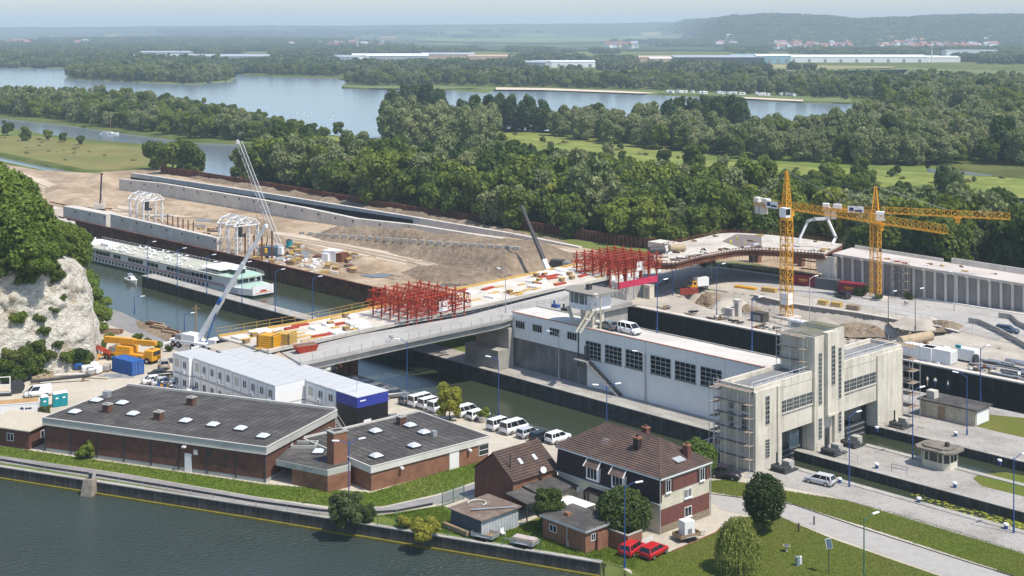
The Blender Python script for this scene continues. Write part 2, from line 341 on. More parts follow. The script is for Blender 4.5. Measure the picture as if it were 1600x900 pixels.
flat('wood_floor', [(380, 262), (420, 235), (560, 225), (800, 245), (1000, 268), (1200, 295), (1640, 325), (1640, 440), (1300, 385), (1000, 380), (700, 330), (500, 295), (400, 285)], mat('wood_floor', (.045, .055, .02), 1, .4, .1, 0, (.07, .07, .03), .05), .05)
flat('beach', [(775, 136.5), (850, 137.5), (1000, 143.5), (1030, 145.5), (1000, 146), (850, 140.6), (775, 140)], mat('beach_sand', (.62, .52, .40), .95, .1, .05), .05)
flat('shore_grass', [(535, 132), (580, 134), (690, 134), (760, 140), (1000, 140), (1250, 150), (1330, 154), (1330, 160.5), (1250, 157), (1100, 148), (1000, 143), (775, 137), (690, 139), (580, 138), (534, 136)], M_grn, .03)
flat('beach', [(1160, 151.5), (1255, 156), (1255, 158.5), (1165, 154)], MC['beach_sand'], .06)
SITE = PX([(-250, 235), (0, 256), (60, 266), (150, 271), (186, 267), (262, 263), (310, 276), (500, 312), (700, 349), (900, 386), (1030, 404), (1060, 425), (990, 440), (900, 445), (760, 460), (640, 470)])+[PILE[2]+Vector((.6, .6, 0)), PILE[1]+Vector((.6, .6, 0)), PILE[0]+Vector((.6, .6, 0)), PILE[0]+pd_*200]
sheet('building_site_ground', SITE, M_sand, .06)
flat('haul_track', [(-60, 248), (0, 262), (60, 278), (120, 300), (190, 322), (300, 328), (300, 340), (180, 336), (110, 318), (40, 292), (-60, 262)], M_sandp, .10)
flat('haul_track', [(430, 362), (520, 374), (600, 392), (690, 412), (760, 425), (740, 432), (660, 420), (560, 398), (470, 380), (420, 372)], M_sandp, .10)
flat('haul_track', [(800, 384), (860, 386), (900, 392), (1000, 405), (940, 415), (870, 400), (820, 396)], M_sandp, .10)
# far bank strip beyond the road
YARD = PX([(-300, 600), (0, 585), (120, 560), (160, 484), (215, 502), (300, 524), (400, 548), (470, 575), (540, 592), (620, 616), (760, 657), (885, 692)])+[L(-10, -23), L(-8.5, -14.5), L(-1, -14.3), L(0, -8.8), L(60, -8.8)]+PX([(1600, 880), (1500, 905), (1000, 905), (960, 880), (800, 850), (400, 788), (0, 726), (-300, 684)])
sheet('yard_ground', YARD, M_yard, .012)
flat('lane', [(158, 478), (190, 488), (240, 512), (300, 532), (345, 552), (300, 556), (250, 540), (215, 525), (165, 505)], M_asph, .018)
flat('waste_ground', [(212, 500), (300, 524), (345, 545), (330, 552), (262, 534), (215, 512)], M_earth, .022)
E_ = [(0, 697), (60, 706), (415, 757), (580, 770), (765, 715), (775, 708), (790, 720), (770, 744), (680, 773), (600, 791), (540, 795), (400, 776), (200, 741), (0, 712), (-300, 672), (-300, 655)]
flat('lawn', E_, M_grass, .022)
flat('riverside_path', [(-300, 672), (0, 712), (200, 742), (400, 777), (520, 796), (600, 793), (690, 773), (770, 746), (772, 764), (690, 786), (600, 803), (530, 807), (400, 790), (200, 755), (0, 724), (-300, 682)], M_asph, .027)
flat('verge', [(-300, 681), (0, 723), (200, 755), (400, 790), (530, 807), (600, 804), (690, 790), (720, 800), (730, 830), (700, 838), (400, 789), (0, 727), (-300, 683.2)], M_grass, .031)
flat('garden_lawn', [(690, 790), (735, 828), (800, 826), (860, 800), (880, 845), (920, 852), (1000, 868), (990, 892), (945, 878), (800, 853), (690, 836), (640, 820)], M_grass, .035)
flat('lawn', [(985, 888), (870, 850), (900, 840), (955, 848), (1000, 865), (1050, 862), (1118, 833), (1160, 808), (1215, 806), (1300, 842), (1400, 877), (1490, 908), (1500, 960), (1010, 960)], M_lawn, .031)
flat('lawn', [(1108, 752), (1135, 750), (1230, 768), (1320, 782), (1420, 808), (1520, 838), (1610, 868), (1610, 906), (1490, 868), (1350, 822), (1235, 786), (1150, 775), (1108, 768)], M_lawn, .031)
flat('garden_path', [(1103, 772), (1150, 778), (1240, 790), (1350, 828), (1500, 876), (1610, 910), (1600, 930), (1490, 905), (1300, 838), (1220, 808), (1170, 806), (1125, 796)], mat('brushed_path', (.37, .355, .33), .9, .12, .8, .05), .035)
sheet('lower_quay', [L(-1, -14.3), L(0, -8.4), L(70, -8.4), L(70, -17), L(38, -15), L(12, -14.5), L(5, -16.5), L(0, -17)], M_pave, .04)
sheet('kiosk_quay', [L(-6, -1.7), L(-6, 8.2), L(80, 8.2), L(80, -1.7)], M_pave, .02)
sheet('upper_quay', [L(-62, 17.7), L(-62, 40.9), L(80, 40.9), L(80, 17.7)], M_pave, .02)
sheet('hall_quay', [L(-105, -2.9), L(-105, 3), L(-6.9, 3), L(-6.9, -2.9)], M_pave, .02)
sheet('lawn', PX([(1516, 655), (1545, 648), (1620, 655), (1640, 680), (1600, 684), (1560, 675), (1516, 664)]), M_lawn, .03)
sheet('lawn', PX([(1520, 748), (1530, 741), (1572, 738), (1640, 752), (1640, 790), (1600, 776), (1535, 760)]), M_lawn, .03)
# road along the far side and its surroundings
def sheet_h(name, outline, holes, m, z):
    """flat patch with holes"""
    vs, es = [], []
    for p in [outline]+holes:
        o = len(vs); vs += [Vector(q[:2]) for q in p]; es += [(o+i, o+(i+1) % len(p)) for i in range(len(p))]
    V, _, Fc, *_ = delaunay_2d_cdt(vs, es, [], 0, 1e-4)
    V = np.array([(v.x, v.y, z) for v in V]); T = np.array([f for f in Fc if len(f) == 3]); cc = V[T].mean(1)
    ok = inside(outline, cc[:, 0], cc[:, 1])
    for p in holes: ok &= ~inside(p, cc[:, 0], cc[:, 1])
    T = T[ok]; a, b, c = V[T[:, 0]], V[T[:, 1]], V[T[:, 2]]
    fl = (b[:, 0]-a[:, 0])*(c[:, 1]-a[:, 1])-(b[:, 1]-a[:, 1])*(c[:, 0]-a[:, 0]) < 0
    T[fl] = T[fl][:, ::-1]
    o = link(name, npmesh(name, V, T, m)); o['kind'] = 'structure'; return o
M_sited = mat('pale_site_dirt', (.44, .40, .34), .95, .2, .3, .3, (.34, .31, .265), .06, bscale=.9)
FARY = PX([(900, 470), (985, 434), (1010, 424), (1080, 412), (1300, 440), (1700, 498)])+[L(120, 57), L(-92, 57), L(-92, 41), L(-70, 41), L(-70, 18), L(-68, 9)]
sheet_h('construction_yard', FARY, [PIT], M_sited, .03)
ROAD = [(985, 432), (1030, 424), (1075, 419), (1130, 421), (1200, 431), (1300, 446), (1400, 462), (1500, 478), (1700, 510), (1700, 545), (1600, 527), (1560, 530), (1470, 506), (1400, 490), (1330, 474), (1250, 459), (1190, 448), (1130, 438), (1085, 433), (1050, 436), (1000, 452)]
flat('road', ROAD, M_road, .07)
flat('weedy_strip', [(1060, 412), (1130, 414), (1300, 440), (1500, 470), (1700, 500), (1700, 490), (1500, 460), (1320, 440), (1180, 412), (1080, 405)], mat('weedy_dirt', (.22, .2, .11), .95, .35, .4, .4, (.10, .14, .04), .12), .06)
flat('sandy_ground', [(1000, 405), (1060, 392), (1130, 385), (1300, 395), (1320, 440), (1180, 414), (1080, 408), (1050, 425)], M_sand, .05)
M_rut = mat('wheel_rut', (.30, .23, .16), .95, .25, .5, .3); M_pud = glass_mat('puddle', (.10, .09, .07), .05); rr_ = random.Random(8)
for li, (pts, n_) in enumerate([([(-40, 256), (30, 277), (110, 309), (190, 330), (300, 335), (420, 368), (520, 383), (640, 408), (740, 428)], 4), ([(300, 335), (360, 350), (430, 372), (470, 392), (560, 424), (620, 436)], 4), ([(800, 388), (880, 396), (960, 406), (1010, 418)], 3), ([(640, 410), (700, 440), (780, 448)], 2), ([(200, 330), (250, 345), (300, 372)], 2)]):
    for k in range(n_*2):
        of = Vector((rr_.uniform(-3, 3)*.5, rr_.uniform(-3, 3), 0)); q = [p+of+Vector((rr_.uniform(-.5, .5), rr_.uniform(-.5, .5), 0)) for p in PX(pts)]; w_ = rr_.uniform(.2, .4); sheet('wheel_rut', [p+Vector((0, w_, 0)) for p in q]+[p-Vector((0, w_, 0)) for p in reversed(q)], M_rut, .115+.002*(k+8*li))
for px, py, r_ in ((325, 345, 2.5), (470, 396, 2), (590, 432, 2.4), (255, 338, 2), (830, 410, 2.2), (700, 446, 1.8)):
    c = G(px, py); sheet('puddle', [(c.x+r_*(1+.35*math.sin(a*3+px))*1.5*math.cos(a), c.y+r_*math.sin(a)) for a in np.linspace(0, 6.1, 16)], M_pud, .2)
# ------------------------------------------------ trees
def crown_pts(lobes, n, seed, leaf, shell=(.72, 1.05), droop=0.0, flat_=.5):
    """leaf quads spread over the outer part of a set of lobes (x, y, z, rx, rz); returns verts, quads"""
    g = np.random.default_rng(seed); lob = np.array(lobes, float)
    wgt = lob[:, 3]*(lob[:, 3]+lob[:, 4]); idx = g.choice(len(lob), n, p=wgt/wgt.sum())
    d = g.normal(size=(n, 3)); d[:, 2] += .25; d /= np.linalg.norm(d, axis=1)[:, None]
    rr = shell[0]+(shell[1]-shell[0])*g.random(n)**.6
    q = lob[idx]; c = q[:, :3]+d*rr[:, None]*np.c_[q[:, 3], q[:, 3], q[:, 4]]
    # push away leaves that lie deep inside another lobe
    deep = np.zeros(n, bool)
    for b in lob: deep |= (((c[:, 0]-b[0])/b[3])**2+((c[:, 1]-b[1])/b[3])**2+((c[:, 2]-b[2])/b[4])**2) < .36
    c = c[~deep]; d = d[~deep]; k = len(c)
    nn = d+g.normal(size=(k, 3))*flat_; nn[:, 2] += .15; nn /= np.linalg.norm(nn, axis=1)[:, None]
    t = np.cross(nn, g.normal(size=(k, 3))); t /= np.linalg.norm(t, axis=1)[:, None]; b = np.cross(nn, t)
    s = leaf*(.6+.8*g.random(k))[:, None]*.5
    if droop:
        t = np.tile([0, 0, -1.], (k, 1))+g.normal(size=(k, 3))*.15; b = np.cross(nn, t); b /= np.linalg.norm(b, axis=1)[:, None]; t = t*droop
    v = np.stack([c-t*s-b*s*.6, c+t*s*.3-b*s, c+t*s*1.1+b*s*.1, c-t*s*.2+b*s], 1).reshape(-1, 3)
    return v, np.arange(4*k).reshape(-1, 4)
def make_lobes(kind, seed, h, r):
    g = random.Random(seed); out = []
    if kind == 'poplar':
        for i in range(14):
            t = i/13; a = g.random()*6.3; rad = r*(.95-.5*abs(t-.42)**1.3-.35*max(0, t-.75)*2)*.62
            out.append((math.cos(a)*rad*.55, math.sin(a)*rad*.55, h*(.12+.8*t), rad*.8, rad*1.05))
        return out
    if kind == 'egg':
        for i in range(40):
            t = 1-2*(i+.5)/40; a = i*2.39996; q = math.sqrt(1-t*t); s = r*g.uniform(.28, .40); out.append((math.cos(a)*q*r*.68, math.sin(a)*q*r*.68, h*(.56+.31*t), s, s))
        return out
    n = {'round': 15, 'willow': 24, 'shrub': 9, 'big': 34}[kind]
    out.append((0, 0, h*.55, r*.68, h*.30))
    for i in range(n):
        a = g.random()*6.3; el = g.uniform(-.95, 1); rad = r*math.sqrt(max(.05, 1-(el*.8)**2))*g.uniform(.55, .78)
        s = r*g.uniform(.26, .44)*(.75 if kind in ('willow', 'big') else 1)
        z = h*(.52+.40*el)
        out.append((math.cos(a)*rad, math.sin(a)*rad, max(z, s*.8+h*.06), s, s*g.uniform(.75, 1.0)))
    return out
def trunk_mb(h, r0, lobes, seed, n=6):
    m = MB(); g = random.Random(seed); p = Vector((0, 0, -.2)); r = r0
    for i in range(4):
        q = Vector((g.uniform(-.1, .1)*h*.2, g.uniform(-.1, .1)*h*.2, h*(.15+.17*i))); m.tube(p, q, r, n, r*.78, cap=False); p, r = q, r*.78
        if i >= 1:
            for k in range(2):
                b = g.choice(lobes); m.tube(q, (b[0]*.9, b[1]*.9, b[2]), r*.55, 5, r*.15, cap=False)
    return m
PROTO = {}
def proto(key, kind, seed, h, r, n, leaf, lm, core=True, **kw):
    lob = make_lobes(kind, seed, h, r); v, f = crown_pts(lob, n, seed, leaf, **kw)
    if core:                                           # inner leafage so that the crown is not see-through
        v2, f2 = crown_pts(lob, n//3, seed+50, leaf*1.5, shell=(.35, .75)); f = np.concatenate([f, f2+len(v)]); v = np.concatenate([v, v2])
    crown = npmesh('crown', v, f, lm); tr = trunk_mb(h, max(.12, r*.07), lob, seed).mesh('trunk', M_bark, True)
    PROTO[key] = (crown, tr, h, r)
for i in range(5): proto('round%d' % i, 'round', 10+i, 13, 5.6, 3000, .85, ML_wood)
for i in range(3): proto('willow%d' % i, 'willow', 30+i, 13, 7.2, 3600, .80, ML_wil, flat_=.8)
for i in range(2): proto('poplar%d' % i, 'poplar', 40+i, 21, 8.4, 4200, 1.0, ML_pop)
for i in range(2): proto('light%d' % i, 'round', 50+i, 11, 5.0, 2600, .8, ML_light)
for i in range(2): proto('shrub%d' % i, 'shrub', 60+i, 4.5, 3.0, 1200, .55, ML_wood)
def tree(key, loc, s, rz, label, name='tree', group=None, cat='tree', sz=1.0):
    c, t, h, r = PROTO[key]; o = thing(name, label, cat, loc, rz, group); o.scale = (s, s, s*sz)
    link('trunk', t, o); link('crown', c, o); return o
def scatter(poly, n_per, seed, margin=0):
    """random points with a minimum spacing inside an outline"""
    g = np.random.default_rng(seed); xs = [p[0] for p in poly]; ys = [p[1] for p in poly]
    x0, x1, y0, y1 = min(xs), max(xs), min(ys), max(ys); nx, ny = max(1, int((x1-x0)/n_per)), max(1, int((y1-y0)/n_per))
    X, Y = np.meshgrid(np.arange(nx)+.5, np.arange(ny)+.5); X = X+.5*(np.arange(ny)[:, None] % 2)
    X = x0+(X+g.uniform(-.38, .38, X.shape))*n_per; Y = y0+(Y+g.uniform(-.38, .38, Y.shape))*n_per
    X, Y = X.ravel(), Y.ravel(); k = inside(poly, X, Y); return np.c_[X[k], Y[k]]
IND, MASS = [], []            # trees built one by one / the wood as one mass
def zone(pts, sp, kinds, smin, smax, seed, sz=1.0, holes=()):
    g = random.Random(seed); pl = PX(pts) if not isinstance(pts[0], Vector) else pts
    for x, y in scatter(pl, sp, seed):
        if any(inside(h, np.array([x]), np.array([y]))[0] for h in holes): continue
        IND.append((g.choice(kinds), float(x), float(y), g.uniform(smin, smax), g.uniform(0, 6.28), sz*g.uniform(.78, 1.28)))
RND = ['round0', 'round1', 'round2', 'round3', 'round4']; WIL = ['willow0', 'willow1', 'willow2']; POP = ['poplar0', 'poplar1']
zone([(380, 285), (402, 268), (480, 264), (600, 270), (800, 285), (1000, 316), (1200, 345), (1400, 378), (1680, 395), (1680, 462), (1480, 432), (1300, 402), (1150, 388), (1030, 392), (800, 362), (600, 327), (430, 290)], 8.8, RND*3+WIL+['light0', 'light1'], .75, 1.35, 1)
zone([(580, 212), (690, 198), (760, 212), (770, 228), (700, 240), (640, 236), (600, 226)], 11.5, WIL*3+RND[:1], .85, 1.35, 2)
zone([(850, 202), (960, 208), (1040, 217), (1200, 228), (1330, 216), (1420, 198), (1500, 192), (1680, 195), (1680, 264), (1500, 256), (1400, 262), (1250, 256), (1080, 241), (980, 228), (860, 216)], 11.5, WIL*3+RND[:3], .75, 1.3, 3, holes=[POND2])
zone([(-300, 148), (0, 154), (200, 167), (380, 194), (412, 205), (407, 222), (300, 216.5), (200, 203.5), (100, 189.5), (0, 179.5), (-300, 152)], 9.5, RND*2+WIL+['light0'], .75, 1.1, 4)
zone([(395, 212), (425, 205), (500, 214), (520, 222), (500, 236), (430, 235), (400, 226)], 9, RND, .5, .8, 5)
zone([(1200, 298), (1330, 300), (1420, 330), (1640, 345), (1640, 375), (1400, 362), (1250, 335)], 10, RND, .45, .8, 8)
zone([(1372, 172), (1400, 162), (1700, 148), (1700, 198), (1500, 190), (1400, 186)], 13.5, WIL+RND, .95, 1.55, 6)
NEAR_N = len(IND)
zone([(540, 119), (700, 121), (900, 125), (1200, 128), (1700, 132), (1700, 150), (1400, 160), (1330, 156), (1250, 151), (1000, 140), (760, 135), (690, 134), (580, 134), (545, 131)], 16, WIL+RND*2, .7, 1.15, 9)
zone([(366, 108), (530, 114), (535, 120.5), (400, 116.5), (366, 112)], 15, RND, .7, 1.1, 10)
zone(ISLE, 11, RND+WIL, .8, 1.15, 11)
zone([(-200, 88), (0, 88), (180, 91), (260, 95), (370, 101), (366, 107), (220, 105.5), (178, 101), (55, 99), (-200, 97.5)], 19, RND, .8, 1.1, 12)
IND.sort(key=lambda t: t[2]); 
lab = {'r': 'dense dark green broadleaf tree in the wood behind the building site', 'w': 'pale grey green willow in the woods before the lakes', 'l': 'light green tree among darker trees of the wood', 'p': 'tall dark poplar by the lake shore'}
cnt = {}; rest = []
for k, x, y, s, rz, sz in IND:
    q = k[0]
    if cnt.get('all', 0) < 300 and not (x < -60 and y < 420 and y > 600):
        cnt['all'] = cnt.get('all', 0)+1
        tree(k, (x, y, -.1), s, rz, lab[q], {'r': 'broadleaf_tree', 'w': 'willow_tree', 'l': 'light_green_tree'}[q], {'r': 'broadleaf trees of the near wood', 'w': 'willows of the near wood', 'l': 'light green trees of the near wood'}[q], sz=sz)
    else: rest.append((k, x, y, s, rz, sz))
# poplars on the lake shore and single trees standing clear
for i, (px, py, s) in enumerate([(612, 186, .95), (632, 183, 1.1), (650, 182, 1.05), (668, 183, 1.1), (687, 186, .95), (722, 206, .9), (742, 204, 1.0), (762, 203, 1.0), (782, 202, 1.02), (802, 203, 1.0), (824, 204, 1.0), (846, 206, .9), (1046, 211, .95), (1064, 208, 1.0), (1082, 209, .97), (1102, 207, 1.02), (1122, 208, 1.0), (1141, 207, 1.04), (1158, 209, .97)]):
    tree(POP[i % 2], G(px, py), s, i*1.3, 'tall dark poplar in the %s of the three rows on the lake shore' % ('left' if i < 5 else 'middle' if i < 12 else 'right'), 'poplar_tree', 'poplars of the %s lake shore row' % ('left' if i < 5 else 'middle' if i < 12 else 'right'))
solo = [(830, 250, .62, 'round0', 'round dark tree at the left end of the bright meadow'), (925, 262, .5, 'round1', 'small dark tree left of its taller twin on the meadow'), (946, 262, .6, 'round2', 'bushy dark tree at the meadow edge above the wood'), (1085, 268, 1.0, 'round3', 'big round tree casting a broad shadow on the bright meadow'),
        (1130, 262, .42, 'shrub0', 'low dark bush just right of the big meadow tree'), (1162, 262, .9, 'shrub1', 'rounded bush on the meadow, middle of three in a row'), (1192, 262, .5, 'round4', 'small tree at the right of three on the meadow'), (1300, 296, .95, 'round0', 'large dark tree left of the second crane mast on the meadow'), (1345, 290, .8, 'round1', 'round tree on the meadow just above the second crane top'),
        (1473, 302, .5, 'poplar0', 'small dark pointed tree alone in the right meadow'), (270, 272, 1.25, 'round2', 'large dark tree standing on the river bank left of the lattice crane'), (246, 265, 1.1, 'round4', 'dark tree on the river bank, left of the larger one'), (300, 274, 1.05, 'round1', 'broad tree at the water edge, rightmost of the river bank group'),
        (12, 212, .7, 'round0', 'dark bush tree at the left picture edge by the river'), (40, 220, .58, 'round1', 'round dark bush on the reedy river bank'), (76, 219, .5, 'round2', 'upright dark bush right of the round one on the river bank'), (98, 222, .42, 'round3', 'small bush on the reedy bank, right of the upright one'), (125, 226, .42, 'round4', 'rightmost bush of the row on the reedy bank'),
        (528, 211, .62, 'round3', 'round tree on the lake shore left of the willows'), (1060, 248, .3, 'shrub0', 'small shrub at the upper edge of the bright meadow'), (470, 214, .6, 'round0', 'dark tree on the near lake shore'), (1365, 186, 1.0, 'willow0', 'pale willow standing out over the right end of the lake'),
        (880, 206, .95, 'willow1', 'broad willow at the lake shore right of the poplar group')]
for px, py, s, k, lb in solo: tree(k, G(px, py), s, px*.7, lb, 'solitary_tree' if 'bush' not in lb and 'shrub' not in lb else 'bush', cat='tree' if 'bush' not in lb and 'shrub' not in lb else 'bush')
g = random.Random(15)
for i in range(26):
    t = g.random(); px = 770+t*780; py = 214+t*72+g.uniform(0, 22); k = g.choice(RND+WIL+['light0', 'shrub0', 'shrub1', 'shrub1'])
    tree(k, G(px, py), g.uniform(.3, .62) if k[0] != 's' else g.uniform(.4, .9), i, 'small tree or shrub dotted on the bright meadow strip', 'meadow_tree', 'small trees dotted on the meadow')
# the rest of the woods reads as one mass
def instancer(name, rows, sources, label, cat):
    """one object whose points carry copies of the source meshes"""
    col = bpy.data.collections.new(name+'_sources')
    names = sorted(sources)
    for i, nme in enumerate(names):
        o = bpy.data.objects.new('%03d_source' % i, sources[nme]); col.objects.link(o)
    me = bpy.data.meshes.new(name); me.vertices.add(len(rows))
    me.vertices.foreach_set('co', np.array([(r[1], r[2], r[6] if len(r) > 6 else -.1) for r in rows], np.float32).ravel())
    a = me.attributes.new('scl', 'FLOAT_VECTOR', 'POINT'); a.data.foreach_set('vector', np.array([(r[3], r[3], r[3]*r[5]) for r in rows], np.float32).ravel())
    a = me.attributes.new('rotz', 'FLOAT_VECTOR', 'POINT'); a.data.foreach_set('vector', np.array([(0, 0, r[4]) for r in rows], np.float32).ravel())
    a = me.attributes.new('pick', 'INT', 'POINT'); a.data.foreach_set('value', np.array([names.index(r[0]) for r in rows], np.int32))
    o = link(name, me); tag(o, label, cat, kind='stuff')
    t = bpy.data.node_groups.new(name, 'GeometryNodeTree'); t.interface.new_socket('Geometry', in_out='INPUT', socket_type='NodeSocketGeometry'); t.interface.new_socket('Geometry', in_out='OUTPUT', socket_type='NodeSocketGeometry')
    n, l = t.nodes, t.links; gi = n.new('NodeGroupInput'); go = n.new('NodeGroupOutput'); ip = n.new('GeometryNodeInstanceOnPoints')
    ci = n.new('GeometryNodeCollectionInfo'); ci.inputs['Collection'].default_value = col; ci.inputs['Separate Children'].default_value = True; ci.inputs['Reset Children'].default_value = True
    def attr(nm, ty):
        q = n.new('GeometryNodeInputNamedAttribute'); q.data_type = ty; q.inputs['Name'].default_value = nm; return q.outputs[0]
    l.new(gi.outputs[0], ip.inputs['Points']); l.new(ci.outputs[0], ip.inputs['Instance']); ip.inputs['Pick Instance'].default_value = True
    l.new(attr('pick', 'INT'), ip.inputs['Instance Index']); l.new(attr('scl', 'FLOAT_VECTOR'), ip.inputs['Scale'])
    er = n.new('FunctionNodeEulerToRotation'); l.new(attr('rotz', 'FLOAT_VECTOR'), er.inputs[0]); l.new(er.outputs[0], ip.inputs['Rotation']); l.new(ip.outputs[0], go.inputs[0])
    md = o.modifiers.new('spread', 'NODES'); md.node_group = t; return o
wood_src = {k: PROTO[k][0] for k in RND+WIL+['light0', 'light1']}
instancer('woodland', rest, wood_src, 'mixed woodland reaching from the near wood to the lake shores', 'woodland')
g = random.Random(44); scr = []
for nm, n_, s0, s1 in (('river_bank_meadow', 150, .15, .45), ('meadow', 140, .2, .55), ('lake_shore_meadow', 40, .2, .45)):
    pl = [v.co for v in bpy.data.objects[nm].data.vertices]; xs = [p.x for p in pl]; ys = [p.y for p in pl]
    for _ in range(n_):
        x, y = g.uniform(min(xs), max(xs)), g.uniform(min(ys), max(ys))
        if inside(pl, np.array([x]), np.array([y]))[0]: scr.append((g.choice(('shrub0', 'shrub1')), x, y, g.uniform(s0, s1)*1.3, g.uniform(0, 6), .45))
sc_ = npmesh('x', *[np.array(q) for q in crown_pts(make_lobes('shrub', 60, 4.5, 3.0), 500, 60, .7)], leaf_mat('scrub_leaf', (.19, .22, .06), (.25, .26, .09))); sc2 = npmesh('x', *[np.array(q) for q in crown_pts(make_lobes('shrub', 61, 4.5, 3.0), 500, 61, .7)], leaf_mat('scrub_leaf_b', (.28, .27, .11), (.33, .30, .14)))
instancer('meadow_scrub', scr, {'shrub0': sc_, 'shrub1': sc2}, 'low scrub and tall weeds dotted over the meadows', 'scrub')
# ------------------------------------------------ hills and far woods
def smooth(t): t = np.clip(t, 0, 1); return t*t*(3-2*t)
_g = np.random.default_rng(5); _ph = _g.random((10, 3))*6.28; _k = [(_g.normal()*.0011*(1.5**i), _g.normal()*.0011*(1.5**i)) for i in range(10)]
def wavy(x, y): return sum(np.sin(x*a+y*b+p[0])*.75**i for i, ((a, b), p) in enumerate(zip(_k, _ph)))/2.2
RX = np.array([-600, 0, 150, 400, 650, 800, 1000, 1120, 1200, 1290, 1340, 1400, 1480, 1600, 2300.])
RY = np.array([43, 43.5, 42.5, 41.5, 40.5, 38, 37.5, 34, 29.5, 31.5, 35.5, 33, 29.5, 28.5, 29.])
def hill(x, y):
    px = CX+FPX*x/y; sk = np.interp(px, RX, RY); rt = smooth((px-1020)/130)
    y0 = 7600+(4700-7600)*rt; y1 = 11500+(6300-11500)*rt
    zr = 62+(45-sk)*y1/FPX
    return smooth((y-y0)/(y1-y0))*zr*(1+.06*wavy(x*2.2, y*2.2))*(1-.55*smooth((y-y1)/4000)) + 6*smooth((y-4000)/2500)*(1+wavy(x, y))*.6
ys = np.geomspace(3600, 15500, 110); us = np.linspace(-.62, .62, 170)
Ug, Yg = np.meshgrid(us, ys); Xg = Ug*Yg; Zg = hill(Xg, Yg)-.6*(Yg < 3700)
ii = np.arange(110*170).reshape(110, 170)
hq = np.stack([ii[:-1, :-1], ii[:-1, 1:], ii[1:, 1:], ii[1:, :-1]], -1).reshape(-1, 4)
M_hill = mat('hill_woods', (.05, .075, .03), .95, .3, .004, 0, (.09, .12, .045), .0016, c2w=.05)
ho = link('hills', npmesh('hills', np.c_[Xg.ravel(), Yg.ravel(), Zg.ravel()], hq, M_hill, True)); ho['kind'] = 'structure'
FIELDS_FAR = [([(640, 61), (830, 59.5), (1000, 60.5), (1100, 56.5), (1060, 63.5), (830, 68.5), (660, 65)], M_grn), ([(960, 57.5), (1090, 54), (1088, 62.5), (990, 64)], M_grn), ([(160, 55.5), (240, 55), (236, 59), (170, 59)], M_yel), ([(500, 63), (560, 62), (560, 65.5), (510, 66)], M_yel), ([(800, 53.5), (866, 53), (868, 58.5), (805, 58.5)], M_grn), ([(690, 49), (735, 48.5), (735, 53), (700, 53.5)], M_grn), ([(1000, 51.5), (1035, 50), (1030, 56), (1005, 57)], M_yel), ([(380, 58), (500, 56.5), (500, 60), (390, 61.5)], M_grn)]
FFP = []
for pts, fmt in FIELDS_FAR:
    xs_, ys_ = np.linspace(min(p[0] for p in pts), max(p[0] for p in pts), 60), np.linspace(min(p[1] for p in pts), max(p[1] for p in pts), 26); A, B = np.meshgrid(xs_, ys_)
    okq = inside(pts, (A[:-1, :-1]+A[1:, 1:])/2, (B[:-1, :-1]+B[1:, 1:])/2).ravel(); D_ = FPX*CAMH/(B-HY)
    ray = np.linspace(3620, 14500, 500)[:, None, None]; under = hill((A-CX)*ray/FPX, ray) >= CAMH-(B-HY)*ray/FPX; D_ = np.where(D_ > 3620, ray[np.argmax(under, 0), 0, 0], D_); bad = (~under.any(0)) & (D_ > 3600); okq &= ~(bad[:-1, :-1] | bad[1:, 1:] | (np.abs(D_[1:, 1:]-D_[:-1, :-1]) > 900)).ravel()
    X_ = (A-CX)*D_/FPX; Z_ = np.where(D_ > 3600, hill(X_, D_), 0)+3; k_ = np.arange(60*26).reshape(26, 60); q_ = np.stack([k_[:-1, :-1], k_[:-1, 1:], k_[1:, 1:], k_[1:, :-1]], -1).reshape(-1, 4)[okq]
    o = link('hill_field', npmesh('hill_field', np.c_[X_.ravel(), D_.ravel(), Z_.ravel()], q_, fmt)); o['kind'] = 'structure'
    def at_(p): return (float(np.interp(p[0], xs_, np.arange(60))), float(np.interp(p[1], ys_, np.arange(26))))
    FFP.append([(float(X_[int(round(at_(p)[1])), int(round(at_(p)[0]))]), float(D_[int(round(at_(p)[1])), int(round(at_(p)[0]))])) for p in pts])
for i in range(3):                                    # clumps of far trees
    g = random.Random(90+i); lobs = []
    for k in range(9): s = g.uniform(4.5, 7.5); lobs.append((g.uniform(-15, 15), g.uniform(-11, 11), g.uniform(5, 8.5), s, s*1.05))
    v, f = crown_pts(lobs, 520, 90+i, 3.0); v2, f2 = crown_pts(lobs, 160, 95+i, 5.5, shell=(.3, .8)); PROTO['clump%d' % i] = (npmesh('far_clump', np.concatenate([v, v2]), np.concatenate([f, f2+len(v)]), ML_far), None, 12, 16)
def far_rows():
    g = np.random.default_rng(21); rows = []
    n = 120000; u = g.uniform(-.47, .47, n); Y = np.sqrt(g.uniform(1700**2, 9500**2, n)); keepp = np.minimum(1, 3000/Y); X = u*Y
    px = CX+FPX*X/Y; py = HY+FPX*CAMH/Y; rt = smooth((px-1020)/130)
    wood = wavy(X*1.3, Y*.9)-.02+1.6*rt*(Y > 4900)+.12*(Y < 4000)
    ok = (wood > g.uniform(-.25, .3, n)) & (g.random(n) < keepp*1.0)
    for o in [q for q in bpy.data.objects if q.name.split('.')[0] == 'field']:
        vs = o.data.vertices; poly = [v.co for v in vs]; ok &= ~inside(poly, X, Y)
    for p in [LAKE]+FFP: ok &= ~inside(p, X, Y)
    ok &= ~(Y < 1900)
    for b in FAR_CLEAR:
        ok &= ~inside(b, X, Y)
    Z = np.where(Y > 3600, hill(X, Y), 0)
    for x, y, z in zip(X[ok], Y[ok], Z[ok]):
        rows.append(('clump%d' % g.integers(3), x, y, g.uniform(.75, 1.15)*(1+.25*(y > 5000)), g.uniform(0, 6.28), g.uniform(.8, 1.1), z-1))
    return rows
